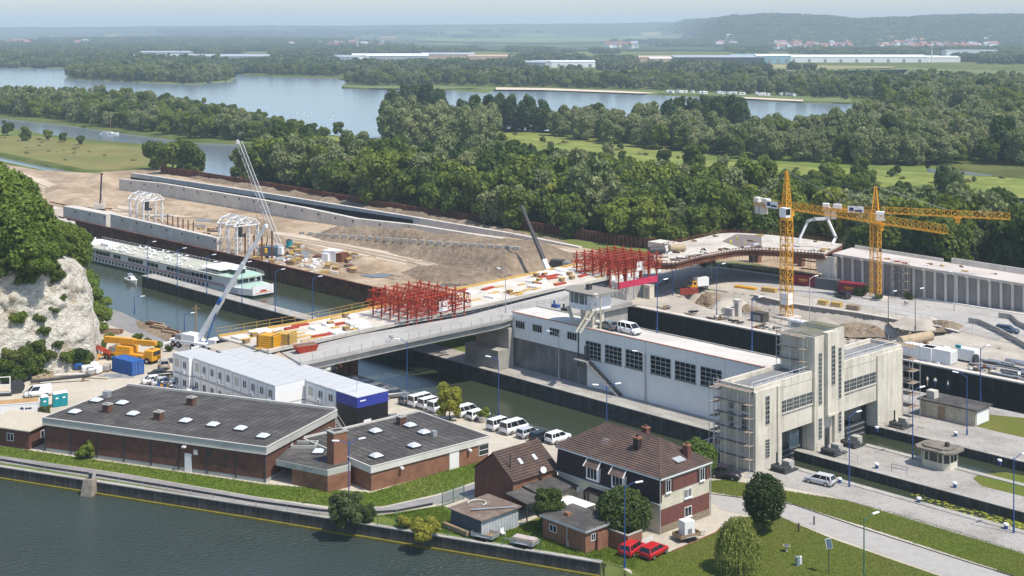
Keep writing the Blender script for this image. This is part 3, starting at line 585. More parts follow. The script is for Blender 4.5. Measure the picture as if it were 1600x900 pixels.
FAR_CLEAR = [PX(p) for p in ([(180, 84), (432, 84), (440, 103), (180, 103)], [(515, 88), (660, 84), (800, 84), (800, 103), (515, 106)], [(810, 98), (935, 96), (935, 114), (810, 114)], [(985, 86), (1500, 88), (1500, 108), (985, 108)], [(1205, 72.5), (1570, 71.5), (1570, 79.5), (1205, 80)])]
instancer('far_woods', far_rows(), {k: PROTO[k][0] for k in PROTO if k.startswith('clump')}, 'hazy woods and hedges covering the far plain and hills', 'woods')
# ------------------------------------------------ kit of recurring things
def win(parent, p, du, dn, w, h, nx=2, nz=2, fm=None, gm=None, name='window', fw=.07, sill=None):
    """window standing 3 cm proud of a wall: frame with bars, glass behind it, optional sill"""
    p, du, dn = Vector(p), Vector(du), Vector(dn); up = Vector((0, 0, 1)); fm = fm or M_white; gm = gm or M_glass
    m = MB(); q = p+dn*.05
    for i in range(nx+1): m.bar(q+du*(w*i/nx), q+du*(w*i/nx)+up*h, fw if i in (0, nx) else fw*.7, .06)
    for k in range(nz+1): m.bar(q+up*(h*k/nz), q+du*w+up*(h*k/nz), .06, fw if k in (0, nz) else fw*.7)
    f = m.build(name, fm, parent)
    a, b = p+dn*.004, p+dn*.03
    MB().add([a, a+du*w, a+du*w+up*h, a+up*h, b, b+du*w, b+du*w+up*h, b+up*h], [(0, 1, 2, 3), (7, 6, 5, 4), (0, 4, 5, 1), (1, 5, 6, 2), (2, 6, 7, 3), (3, 7, 4, 0)]).build('pane', gm, f)
    if sill:
        c = p+du*(w/2)-up*.08+dn*.08; MB().bar(c-du*(w/2+.1), c+du*(w/2+.1), .22, .1).build('sill', sill, f)
    return f
def lamp(loc, h, az, label, style=1, arm=1.3, m=None, name='street_lamp', grp=None):
    """street lamp: tapered pole, curved arm(s), flat head(s)"""
    m = m or M_blue; o = thing(name, label, 'street lamp', loc, az, grp)
    MB().tube((0, 0, 0), (0, 0, .9), .13, 8).tube((0, 0, .9), (0, 0, h*.97), .085, 8, .055).build('pole', m, o)
    for sgn in ((1,) if style == 1 else (1, -1)):
        pts = [Vector((sgn*arm*t, 0, h*.93+.07*h*math.sin(t*1.57))) for t in (0, .25, .5, .75, 1)]
        MB().path(pts, .045, 6).build('arm', m, o)
        e = pts[-1]; hd = MB().rbox(e+Vector((sgn*.42, 0, .02)), (.95, .34, .16), 0, -sgn*.1).build('lamp_head', M_lampg, o); bevel(hd, .06)
    return o
BOLL = None
def bollard(loc, label, grp='mooring bollards on the lock quays'):
    global BOLL
    if BOLL is None:
        BOLL = thing('mooring_bollard', label, 'bollard', loc, 0, grp)
        MB().tube((0, 0, 0), (0, 0, .55), .24, 12).build('post', M_blue, BOLL); MB().tube((0, 0, .55), (0, 0, .75), .34, 12, .30).build('cap', M_white, BOLL); return BOLL
    return dup(BOLL, loc, None, label)
def railing(pts, label, h=1.05, step=2.0, m=None, rails=(1.0, .55), name='railing', r=.03, cat='railing', grp=None):
    m = m or M_galv; base = Vector(pts[0]); o = thing(name, label, cat, base, 0, grp)
    pts = [Vector(p)-base for p in pts]; a = MB(); posts = []
    for p, q in zip(pts, pts[1:]):
        n = max(1, round((q-p).length/step))
        for i in range(n): posts.append(p.lerp(q, i/n))
        for k in rails: a.tube(p+Vector((0, 0, h*k)), q+Vector((0, 0, h*k)), r, 5)
    posts.append(pts[-1]); pm = MB().tube((0, 0, 0), (0, 0, h), r*1.15, 6).mesh('post', m)
    a.build('rail', m, o)
    for p in posts: link('post', pm, o).location = p
    return o
def scaffold(loc, rz, nx, nz, label, bay=2.2, lift=2.0, wd=1.0, parent=None):
    o = thing('scaffold', label, 'scaffold', loc, rz); m = MB()
    for i in range(nx+1):
        for y in (0, wd): m.tube((i*bay, y, 0), (i*bay, y, nz*lift+.9), .05, 5)
        for k in range(1, nz+1): m.tube((i*bay, 0, k*lift), (i*bay, wd, k*lift), .03, 4)
    for k in range(1, nz+1):
        for y in (0, wd): m.tube((0, y, k*lift), (nx*bay, y, k*lift), .045, 4)
        m.tube((0, 0, k*lift+.9), (nx*bay, 0, k*lift+.9), .03, 4)
        i = k % nx; m.tube((i*bay, 0, (k-1)*lift), ((i+1)*bay, 0, k*lift), .03, 4)
    m.build('frame', M_galv, o)
    dk = MB().box(0, nx*bay, .05, wd-.05, -.05, 0).mesh('deck', M_wood)
    for k in range(1, nz+1): link('deck', dk, o).location = (0, 0, k*lift)
    return o
def lattice(m, p, q, up, w, h, n, r=.05, side=True, tri=False):
    """lattice girder from p to q: four chords (or three), posts and diagonals, added to MB m"""
    p, q = Vector(p), Vector(q); d = (q-p).normalized(); up = Vector(up); s = d.cross(up).normalized(); up = s.cross(d)
    cs = [(-w/2, 0), (w/2, 0), (w/2, h), (-w/2, h)] if not tri else [(-w/2, 0), (w/2, 0), (0, h)]
    pt = lambda t, c: p.lerp(q, t)+s*c[0]+up*c[1]
    for c in cs: m.bar(pt(0, c), pt(1, c), r*2.2)
    for i in range(n):
        t0, t1 = i/n, (i+1)/n
        for a, b in zip(cs, cs[1:]+cs[:1]):
            m.bar(pt(t0, a), pt(t1, b) if i % 2 == 0 else pt(t1, b), r*1.3)
            m.bar(pt(t1, a), pt(t1, b), r*1.2)
    return m
# --- people: one continuous skinned body, clothes as children of nothing: colour by height would be wrong, so the body is one mesh with three materials by bone
def person_mesh(name, pose, cloth, legs, hair):
    J = {'pel': (0, 0, .95, .13), 'bel': (0, 0, 1.1, .125), 'che': (0, .0, 1.32, .145), 'nek': (0, 0, 1.47, .055), 'hed': (0, .01, 1.6, .095), 'top': (0, .0, 1.72, .075)}
    for s, k in ((-1, 'l'), (1, 'r')):
        J['sho'+k] = (s*.17, 0, 1.40, .06); J['elb'+k] = (s*.24, .0, 1.13, .045); J['wri'+k] = (s*.25, .06, .88, .033); J['han'+k] = (s*.25, .09, .78, .035)
        J['hip'+k] = (s*.09, 0, .90, .085); J['kne'+k] = (s*.10, .02, .50, .06); J['ank'+k] = (s*.10, -.02, .09, .045); J['toe'+k] = (s*.11, .14, .04, .035)
    J.update(pose)
    ed = [('pel', 'bel'), ('bel', 'che'), ('che', 'nek'), ('nek', 'hed'), ('hed', 'top')]
    for k in 'lr': ed += [('che', 'sho'+k), ('sho'+k, 'elb'+k), ('elb'+k, 'wri'+k), ('wri'+k, 'han'+k), ('pel', 'hip'+k), ('hip'+k, 'kne'+k), ('kne'+k, 'ank'+k), ('ank'+k, 'toe'+k)]
    ks = list(J); me = bpy.data.meshes.new(name); me.from_pydata([J[k][:3] for k in ks], [(ks.index(a), ks.index(b)) for a, b in ed], [])
    o = bpy.data.objects.new(name, me); C.objects.link(o); md = o.modifiers.new('s', 'SKIN'); o.modifiers.new('u', 'SUBSURF').levels = 1
    for i, k in enumerate(ks): sv = me.skin_vertices[0].data[i]; sv.radius = (J[k][3],)*2; sv.use_root = (k == 'pel')
    dg = bpy.context.evaluated_depsgraph_get(); out = bpy.data.meshes.new_from_object(o.evaluated_get(dg)); bpy.data.objects.remove(o)
    out.materials.clear()
    for mm in (M_skin, cloth, legs, hair): out.materials.append(mm)
    sk = {'hed': 0, 'top': 3, 'nek': 0, 'hanl': 0, 'hanr': 0, 'wril': 0, 'wrir': 0}; jp = np.array([J[k][:3] for k in ks])
    for p in out.polygons:
        k = ks[int(np.argmin(((jp-np.array(p.center))**2).sum(1)))]; p.use_smooth = True
        p.material_index = sk.get(k, 2 if k[:3] in ('hip', 'kne', 'ank', 'toe', 'pel') else 1)
    out.name = name; return out
M_hair = mat('brown_hair', (.06, .04, .03), .8, .2, 3); M_jean = mat('blue_trousers', (.05, .07, .13), .9, .15, 3); M_shirt = mat('white_shirt', (.7, .7, .68), .8, .1, 3); M_khaki = mat('khaki_trousers', (.3, .26, .18), .9, .15, 3)
WALK = {'kner': (.10, .16, .52, .06), 'ankr': (.10, .18, .12, .045), 'toer': (.11, .34, .09, .035), 'ankl': (-.10, -.26, .14, .045), 'toel': (-.11, -.12, .05, .035), 'knel': (-.10, -.06, .50, .06), 'elbl': (-.24, .1, 1.14, .045), 'wril': (-.24, .25, .95, .033), 'hanl': (-.24, .32, .90, .035), 'elbr': (.24, -.1, 1.14, .045), 'wrir': (.25, -.12, .90, .033), 'hanr': (.25, -.10, .80, .035)}
RIDE = {'pel': (0, -.25, .98, .13), 'bel': (0, -.16, 1.14, .125), 'che': (0, -.02, 1.34, .145), 'nek': (0, .06, 1.48, .055), 'hed': (0, .10, 1.6, .095), 'top': (0, .1, 1.72, .075), 'hipl': (-.1, -.22, .94, .085), 'hipr': (.1, -.22, .94, .085), 'knel': (-.13, .14, .80, .06), 'kner': (.13, .16, .62, .06), 'ankl': (-.13, .04, .46, .045), 'ankr': (.13, .02, .24, .045), 'toel': (-.13, .18, .42, .035), 'toer': (.13, .16, .20, .035), 'shol': (-.17, .0, 1.42, .06), 'shor': (.17, 0, 1.42, .06), 'elbl': (-.25, .2, 1.2, .045), 'elbr': (.25, .2, 1.2, .045), 'wril': (-.22, .42, 1.06, .033), 'wrir': (.22, .42, 1.06, .033), 'hanl': (-.22, .48, 1.05, .035), 'hanr': (.22, .48, 1.05, .035)}
def person(loc, rz, label, me): o = link('person', me); o.location = loc; o.rotation_euler = (0, 0, rz); return tag(o, label, 'person')
# --- cars
def paint(name, col): return mat('car_paint_'+name, col, .28, .02, 1, spec=.6)
CARP = {'white': paint('white', (.78, .79, .79)), 'silver': paint('silver', (.50, .51, .53)), 'black': paint('black', (.015, .015, .018)), 'grey': paint('grey', (.16, .17, .18)), 'red': paint('red', (.48, .015, .02)), 'blue': paint('blue', (.05, .08, .14)), 'beige': paint('beige', (.36, .33, .28)), 'purple': paint('purple', (.03, .02, .035)), 'yellow': paint('yellow', (.75, .42, .02))}
M_tail = mat('tail_light', (.45, .01, .01), .3, 0); M_head = glass_mat('head_light', (.75, .77, .78), .15)
CARM = {}
PROF = {  # lower-body outline (x, z) along the car, then cabin base and roof stations (x, z)
 'hatch': dict(L=4.1, W=1.74, belt=.92, roof=1.48, hood=.82, nose=.62, cab=(1.05, .35, -1.75, -2.0), tail=.90),
 'saloon': dict(L=4.6, W=1.78, belt=.92, roof=1.45, hood=.84, nose=.62, cab=(1.05, .30, -1.15, -1.75), tail=.95),
 'estate': dict(L=4.55, W=1.76, belt=.95, roof=1.55, hood=.86, nose=.64, cab=(1.15, .45, -2.0, -2.2), tail=.95),
 'van': dict(L=4.4, W=1.82, belt=1.08, roof=1.84, hood=.98, nose=.70, cab=(1.45, .75, -2.10, -2.17), tail=1.05),
 'minibus': dict(L=4.9, W=1.92, belt=1.15, roof=1.98, hood=1.05, nose=.75, cab=(1.95, 1.15, -2.36, -2.42), tail=1.1),
 'suv': dict(L=4.3, W=1.82, belt=1.02, roof=1.66, hood=.96, nose=.70, cab=(1.0, .35, -1.95, -2.1), tail=1.0)}
def car_meshes(kind, col, panel=False):
    key = (kind, col, panel)
    if key in CARM: return CARM[key]
    P = PROF[kind]; h = P['L']/2; W = P['W']/2; b = P['belt']; pm = CARP[col]
    c0, c1, c2, c3 = P['cab']
    # body: stations along x with rounded section
    st = [(-h, .38, P['tail']-.12, .86), (-h+.06, .26, P['tail'], .95), (-h+.5, .22, b, 1), (c3+.05, .22, b, 1), (c0-.05, .22, b, 1), (c0, .22, b-.01, 1), (h-.75, .22, (b+P['hood'])/2-.02, .99), (h-.2, .24, P['hood']-.06, .93), (h-.03, .30, P['nose'], .84), (h, .36, P['nose']-.12, .78)]
    st = sorted(set(st)); v, f = [], []
    for x, zb, zt, wf in st:
        w = W*wf; mid = (zb+zt)/2
        v += [(x, -w*.9, zb), (x, -w, mid-.12), (x, -w, mid+.12), (x, -w*.93, zt), (x, w*.93, zt), (x, w, mid+.12), (x, w, mid-.12), (x, w*.9, zb)]
    n = len(st)
    for i in range(n-1):
        for k in range(8): a, c = i*8+k, i*8+(k+1) % 8; f.append((a, c, c+8, a+8))
    f += [tuple(reversed(range(8))), tuple(range((n-1)*8, n*8))]
    f = [q[::-1] for q in f]
    body = MB().add(v, f).mesh('body', pm, True)
    r = P['roof']; wr = W*.74; wb = W*.92
    def fr(x0, x1, z0, z1, y0, y1, m):   # frustum
        pass
    cb = [(c0, -wb, b), (c0, wb, b), (c3, wb, b), (c3, -wb, b)]; ct = [(c1, -wr, r-.05), (c1, wr, r-.05), (c2, wr, r-.05), (c2, -wr, r-.05)]
    glass = MB().add(cb+ct, [(3, 2, 1, 0), (4, 5, 6, 7), (0, 1, 5, 4), (1, 2, 6, 5), (2, 3, 7, 6), (3, 0, 4, 7)][0:6]).mesh('windows', M_glass)
    m = MB(); e = .03
    rt = [(c1+.05, -wr-e, r-.07), (c1+.05, wr+e, r-.07), (c2-.05, wr+e, r-.07), (c2-.05, -wr-e, r-.07)]; ru = [(c1-.05, -wr*.85, r), (c1-.05, wr*.85, r), (c2+.05, wr*.85, r-.01), (c2+.05, -wr*.85, r-.01)]
    m.add(rt+ru, [(3, 2, 1, 0), (4, 5, 6, 7), (0, 1, 5, 4), (1, 2, 6, 5), (2, 3, 7, 6), (3, 0, 4, 7)])
    for s in (-1, 1):
        P0 = lambda t: Vector((c0+(c3-c0)*t, s*wb*1.01, b-.02)); P1 = lambda t: Vector((c1+(c2-c1)*t, s*wr*1.02, r-.06))
        for t, wd in ((0, .08), (.42, .09), (.78, .10), (1, .14)):
            if panel and t == .42:
                m.add([P0(.42), P0(1), P1(1), P1(.42)]+[p+Vector((0, s*.03, 0)) for p in (P0(.42), P0(1), P1(1), P1(.42))], [(4, 5, 6, 7) if s < 0 else (7, 6, 5, 4), (0, 4, 7, 3), (1, 2, 6, 5), (3, 7, 6, 2)])
            m.bar(P0(t), P1(t), wd, .06)
    roof = m.mesh('roof', pm, False)
    wm = MB().tube((0, -.11, 0), (0, .11, 0), .31, 14).mesh('tyre', M_tyre); rm = MB().tube((0, -.125, 0), (0, .125, 0), .20, 10).mesh('rim', M_hub)
    lt = MB(); tl = MB(); bp = MB()
    for s in (-1, 1):
        lt.rbox((h-.14, s*W*.62, P['nose']-.03), (.22, .34, .14), s*-.25); tl.rbox((-h+.05, s*W*.76, P['tail']-.13), (.08, .26, .22))
    bp.box(h-.08, h+.03, -W*.7, W*.7, .28, .44).box(-h-.03, -h+.06, -W*.75, W*.75, .30, .46)
    CARM[key] = (body, glass, roof, wm, rm, lt.mesh('headlight', M_head), tl.mesh('tail_light', M_tail), bp.mesh('bumper', M_dark), h, W); return CARM[key]
def car(kind, col, loc, rz, label, name=None, grp=None, panel=False):
    body, gl, rf, wm, rm, lt, tl, bp, h, W = car_meshes(kind, col, panel)
    o = thing(name or ('parked_van' if kind in ('van', 'minibus') else 'parked_car'), label, 'van' if kind in ('van', 'minibus') else 'car', loc, rz, grp)
    link('body', body, o); link('windows', gl, o); link('roof', rf, o); link('headlights', lt, o); link('tail_lights', tl, o); link('bumper', bp, o)
    for x in (h*.62, -h*.60):
        for s in (-1, 1):
            wv = link('wheel', wm, o); wv.location = (x, s*(W-.09), .31); link('rim', rm, wv)
    return o
def heading(p, q): d = Vector(q)-Vector(p); return math.atan2(d.y, d.x)
# ------------------------------------------------ lock hall, gate house, control tower
def hx(px, y=2.2):
    k = (px-CX)/FPX; p = L(0, y); return (k*p.y-p.x)/(LU.x-LU.y*k)
def hz_(px, py, y=2.2): return CAMH-(py-HY)*L(hx(px, y), y).y/FPX
FX, FY = Vector((1, 0, 0)), Vector((0, 1, 0))
hall = thing('lock_hall', 'long white rendered lock hall with big windows and cars on its flat roof', 'building', L(-67, 2.2), LA)
ox = 67.0
m = MB().box(19, 60.5, 0, 6.2, 0, 10).box(0, 18.995, 0, 6.2, 5.4, 10.0); m.build('wall', M_hall, hall)
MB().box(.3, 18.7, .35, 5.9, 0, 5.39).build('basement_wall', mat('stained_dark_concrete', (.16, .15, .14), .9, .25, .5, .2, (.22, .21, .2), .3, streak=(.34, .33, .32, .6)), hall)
MB().box(-.1, 60.6, -.12, .18, 10.003, 10.12).build('coping', mat('red_edge_coping', (.42, .20, .15), .8, .15, 1), hall)
MB().box(0, 60.5, .19, 6.4, 10.003, 10.05).build('roof', mat('pale_roof_screed', (.60, .57, .52), .9, .1, .4, 0, (.5, .47, .43), .15), hall)
MB().box(0, 60.5, 6.25, 6.5, 10.055, 10.25).build('kerb', M_conc, hall)
for (a, b, c, d) in [(25, 80, 203, 250), (130, 188, 225, 278), (238, 297, 248, 295), (347, 405, 273, 325)]:
    x0, x1 = hx(800+a/4)+ox, hx(800+b/4)+ox; z = hz_(800+a/4, 450+c/4)
    win(hall, (x0, 0, z-1.25), FX, -FY, x1-x0, 1.3, 4, 1, mat('pale_window_steel', (.5, .5, .46), .6, .1), fw=.1)
for (a, b, c, d) in [(463, 558, 327, 443), (583, 687, 352, 472), (712, 818, 380, 502), (868, 993, 417, 545), (1020, 1150, 452, 582), (1180, 1312, 487, 607)]:
    x0, x1 = hx(800+a/4)+ox, hx(800+b/4)+ox; z1 = hz_(800+a/4, 450+c/4)
    win(hall, (x0, 0, z1-2.95), FX, -FY, x1-x0, 2.95, 4, 4, MC['pale_window_steel'], fw=.12, sill=M_slate)
# dark door leaf, outside stair, rain pipe
dx = hx(918)+ox; MB().box(dx-.7, dx+.6, -.09, -.004, 4.6, 6.9).build('door', M_dark, hall)
sx0 = hx(906)+ox; st = MB(); lx = hx(975)+ox
MB().box(sx0-.3, dx+1.0, -1.35, -.01, 4.35, 4.58).build('landing', M_conc, hall)
nst = 22; xs0 = dx+1.0
ra = MB()
for i in range(nst):
    a = xs0+(lx-xs0)*i/nst; b = xs0+(lx-xs0)*(i+1)/nst; z = 4.5*(1-(i+1)/nst); st.box(a, b+.05, -1.3, -.05, z-.10, z)
st.build('stair_treads', M_dark, hall)
MB().bar((xs0, -1.3, 4.3), (lx, -1.3, -.05), .08, .35).bar((xs0, -.06, 4.3), (lx, -.06, -.05), .08, .35).build('stair_string', M_concn, hall)
for k in (.5, 1.0): ra.tube((sx0-.3, -1.3, 4.58+k), (xs0, -1.3, 4.58+k), .03, 5).tube((xs0, -1.3, 4.5+k), (lx, -1.3, k), .03, 5)
for i in range(9): a = i/8; ra.tube((xs0+(lx-xs0)*a, -1.3, 4.5*(1-a)), (xs0+(lx-xs0)*a, -1.3, 4.5*(1-a)+1), .03, 5)
ra.build('stair_railing', M_dark, hall)
pipe = hx(904)+ox; MB().box(pipe-.12, pipe+.12, -.1, -.01, 3.0, 9.2).build('expansion_joint', M_dark, hall)
for px in (904, 1009, 1133): MB().box(hx(px)+ox-.03, hx(px)+ox+.03, -.02, -.003, 0, 10 if px != 904 else 3).build('joint', M_grey, hall)
# upstream head: deck at roof level between hall and bridge
hd = thing('upstream_lock_head', 'grey concrete lock head deck with machinery left of the control tower', 'lock head', L(-78, 2.3), LA)
MB().box(2.6, 10.9, 0, 24, -1, 8.7).build('block', M_conc, hd)
MB().box(11.0, 19, 6.6, 24, 8.9, 9.75).build('deck', M_pave, hd)
for i in range(2): MB().box(12+i*5.5, 12.7+i*5.5, 7, 23.5, 0, 8.89).build('pier', M_conc, hd)
for i, (x, y) in enumerate([(12, 9), (14.5, 12), (16, 16), (15.5, 8)]): MB().box(x, x+1.5, y, y+1, 9.76, 10.3).tube((x+.4, y+.4, 10.3), (x+.4, y+.4, 11), .2).build('gate_winch', M_dark if i % 2 else M_blue, hd)
railing([L(-67, 2.6, 10.12), L(-67, 26, 9.76)], 'thin grey railing across the upstream lock head deck', m=M_grey)
# control tower
tl = G(912, 505, 10.06); tw = thing('control_tower', 'white rounded control cabin on splayed concrete legs above the hall roof', 'control tower', tl, LA)
def dplan(r, x1, k=10): return [(x1, -r)]+[(-r*math.sin(a)*1.05, -r*math.cos(a)) for a in [math.pi*i/k for i in range(k+1)]]+[(x1, r)]
z0, z1 = 3.0, 6.0
for (x, y, dx_, dy) in [(-1.3, -1.2, -.9, -.5), (-1.3, 1.2, -.9, .5), (1.2, -1.2, .3, -.5), (1.2, 1.2, .3, .5), (3.2, -1.2, .2, 0), (3.2, 1.2, .2, 0)]:
    MB().bar((x, y, 0), (x+dx_, y+dy, z0), .55, .5).build('leg', M_cream, tw)
MB().prism(dplan(2.5, 4.2), z0, z0+.95).build('parapet_wall', M_white, tw)
MB().prism(dplan(2.36, 4.1), z0+.95, z1-.35).build('glazing', M_glassb, tw)
mm = MB()
for p in dplan(2.42, 4.15, 8)+[(1.2, -2.42), (2.6, -2.42), (1.2, 2.42), (2.6, 2.42)]: mm.bar((p[0], p[1], z0+.9), (p[0], p[1], z1-.3), .12)
mm.build('mullions', M_white, tw)
MB().box(3.2, 4.22, -2.52, 2.52, z0+.95, z1-.3).build('end_wall', M_white, tw)
MB().prism(dplan(2.55, 4.25), z1-.349, z1-.1).build('sun_blind', mat('blue_blind', (.08, .14, .32), .7, .1), tw)
MB().prism(dplan(3.3, 5.6, 16), z1-.09, z1+.16).build('roof', mat('roof_gravel', (.27, .25, .22), .95, .2, 1.2), tw)
MB().box(1, 1.7, -.5, .4, z1+.17, z1+1.1).build('roof_vent', M_dark, tw)
MB().tube((5.2, -1.2, z0-3), (5.2, -1.2, z1-.1), .16, 8).build('leg', M_cream, tw)
MB().rbox((5.2, -2.2, z1-.3), (.1, .8, .8)).tube((5.2, -2.2, z1-.2), (5.2, -2.6, z1+.1), .4, 10).build('dish', M_white, tw)
s = MB()
for i in range(14): s.rbox((4.6, -1.2-.27*i-1.2, z0+.7-(i+1)*.26), (1.0, .3, .06))
s.bar((4.1, -2.3, z0+.7), (4.1, -6.2, .05), .06, .3).bar((5.1, -2.3, z0+.7), (5.1, -6.2, .05), .06, .3); s.build('stair', M_cream, tw)
s = MB().tube((4.1, -2.3, z0+1.7), (4.1, -6.2, 1.0), .03, 5).tube((5.1, -2.3, z0+1.7), (5.1, -6.2, 1.0), .03, 5)
for i in range(5): s.tube((5.1, -2.3-.97*i, z0+.7-.93*i*.98), (5.1, -2.3-.97*i, z0+1.7-.93*i*.98), .03, 5)
s.build('stair_railing', M_dark, tw)
# --- gate house over the two small locks
gh = thing('gate_house', 'weathered pale concrete gate house with tall central tower across two locks', 'gate house', L(0, 0), LA)
TZ = 11.2
def slab(name, x0, x1, y0, y1, z0, z1, m=M_gate): return MB().box(x0, x1, y0, y1, z0, z1).build(name, m, gh)
slab('end_pier', -6.2, 0, -14.2, -8.3, 0, TZ); slab('end_pier', -6.2, 0, 17.2, 24.6, 0, TZ)
MB().box(-.15, .22, -14.35, -13.6, 0, TZ+.003).box(-.15, .22, -9.1, -8.2, 0, TZ+.003).build('pilaster', M_gate, gh)
slab('wing', -6.0, -.25, -8.29, -.01, 4.2, TZ-.6); slab('wing', -6.0, -.25, 7.71, 17.19, 4.2, TZ-.6)
M_groof = mat('gate_roof_felt', (.20, .20, .205), .9, .15, .5, .05, (.26, .26, .26), .2)
slab('roof', -5.5, -.7, -13.6, -.02, TZ+.004, TZ+.03, M_groof); slab('roof', -5.5, -.7, 7.72, 24.2, TZ+.004, TZ+.03, M_groof)
for y0, y1 in ((-14.2, -.01), (7.71, 24.6)):
    MB().box(-.62, -.2, y0, y1, TZ-.59, TZ+.55).box(-6.2, -5.7, y0, y1, TZ-.59, TZ+.55).build('parapet', M_gate, gh)
MB().box(-5.69, -.63, -14.2, -13.7, TZ+.004, TZ+.55).build('parapet', M_gate, gh); MB().box(-5.69, -.63, 24.25, 24.6, TZ+.004, TZ+.55).build('parapet', M_gate, gh)
# tower: two flanks and a proud middle bay that stops above the door
HT = 16.6
slab('tower_core', -5.6, -.3, .3, 7.4, 0, HT); slab('tower_flank', -5.8, .15, 0, 2.5, 0, HT+.1); slab('tower_flank', -5.8, .15, 5.2, 7.7, 0, HT+.6)
slab('tower_bay', -.29, .75, 2.51, 5.19, 5.0, HT+.45)
MB().box(-5.5, 0, .25, 5.1, HT+.101, HT+.2).box(-5.5, 0, 5.25, 7.5, HT+.601, HT+.68).build('tower_roof', mat('tower_roof_felt', (.20, .185, .16), .95, .3, .5, .1, (.12, .13, .06), .3), gh)
slab('door', -.29, -.2, 3.1, 4.4, 0, 2.6, M_dark); slab('canopy', -.28, .9, 2.52, 5.18, 4.7, 4.99)
M_gwin = mat('old_window_frame', (.42, .43, .40), .7, .1)
for y in (1.0, 6.1): win(gh, (.15, y, 6.6), FY, FX, .75, 7.6, 2, 12, M_gwin, fw=.08); win(gh, (.15, y, 1.6), FY, FX, .75, 3.0, 2, 5, M_gwin, fw=.08)
win(gh, (.75, 3.45, 9.2), FY, FX, .85, 5.8, 2, 9, M_gwin, fw=.08)
for i in range(5): win(gh, (-.25, -8.1+i*1.63, 7.0), FY, FX, 1.5, 1.75, 4, 3, M_gwin, fw=.08, sill=M_gate)
for i in range(5): win(gh, (-.25, 7.95+i*1.83, 7.0), FY, FX, 1.68, 1.75, 4, 3, M_gwin, fw=.08, sill=M_gate)
for z, h in ((6.2, 4.0), (1.5, 2.6)): win(gh, (0, -11.8, z), FY, FX, .9, h, 2, 6, M_gwin, fw=.08)
for x in (-4.6, -2.3): win(gh, (x, -14.2, 8.2), FX, -FY, .9, 1.1, 2, 2, M_gwin); win(gh, (x, -14.2, 5.6), FX, -FY, .9, 2.2, 2, 3, M_gwin)
# gates and guides in the openings
for y0, y1 in ((-8.25, -.05), (8.2, 17.15)):
    MB().box(-2.6, -2.0, y0, y0+.5, -2.5, 4.19).box(-2.6, -2.0, y1-.5, y1, -2.5, 4.19).build('gate_guide', M_dark, gh)
    MB().box(-2.5, -2.1, y0+.55, y1-.55, -2.4, .9).build('lift_gate', M_dark, gh)
    g = MB()
    for k in range(4): g.box(-2.09, -1.95, y0+.56, y1-.56, -1.9+k*.8, -1.75+k*.8)
    g.build('gate_rib', M_grey, gh)
for y, w_ in ((-4, 2.0),): MB().box(-.9, -.8, y-1, y+1.4, 1.2, 3.6).build('mesh_panel', M_glassb, gh)
MB().box(-.62, -.2, .3, 1.0, 0, .01).build('step', M_conc, gh)
# scaffolds on the gate house
scaffold(L(-6.4, -15.4), LA, 3, 6, 'tube scaffold against the left end of the gate house', 2.1, 1.9)
scaffold(L(-6.0, 24.8), LA, 4, 6, 'tube scaffold against the right end of the gate house', 1.9, 1.9, 2.2)
scaffold(L(-5.8, -1.2, 11.24), LA, 2, 3, 'small scaffold on the roof beside the gate tower', 2.4, 1.8)
scaffold(L(-7.6, -13.6), LA+math.pi/2, 6, 5, 'scaffold along the rear side of the gate house', 2.2, 2.05)
for y0, y1, t in ((-13.6, -.2, 'left'), (7.9, 24.2, 'right')): railing([L(-1.0, y0, TZ+.03), L(-1.0, y1, TZ+.03)], 'white tube railing on the %s wing roof of the gate house' % t, m=M_white, rails=(1, .5))
# winding gear on the quay in front of the gate house
def gear(loc, label):
    o = thing('gate_winding_gear', label, 'winding gear', loc, LA)
    MB().box(-1.3, 1.3, -1.6, 1.6, 0, .3).build('base', M_dark, o); MB().box(-.6, .7, .2, 1.4, .3, 1.3).build('housing', M_conc, o)
    g = MB().tube((-.9, -1.3, .6), (.9, -1.3, .6), .32, 10).tube((-.9, -.5, .55), (.9, -.5, .55), .25, 10).box(-1.2, -.9, -1.5, .1, .3, .9).box(.9, 1.1, -1.5, .1, .3, .9); g.build('drum', M_dark, o)
    MB().tube((-.6, -.9, .3), (-.6, -.9, 2.6), .13, 8).build('column', M_dark, o); return o
gear(L(2.2, -10.4), 'dark gate winding gear beside the left pier by the silver car'); gear(L(2.6, 1.2), 'dark gate winding gear below the central tower door'); gear(L(2.4, 6.6), 'dark gate winding gear right of the central tower'); gear(L(2.2, 20.3), 'dark winding gear by the right pier near the flat shed')
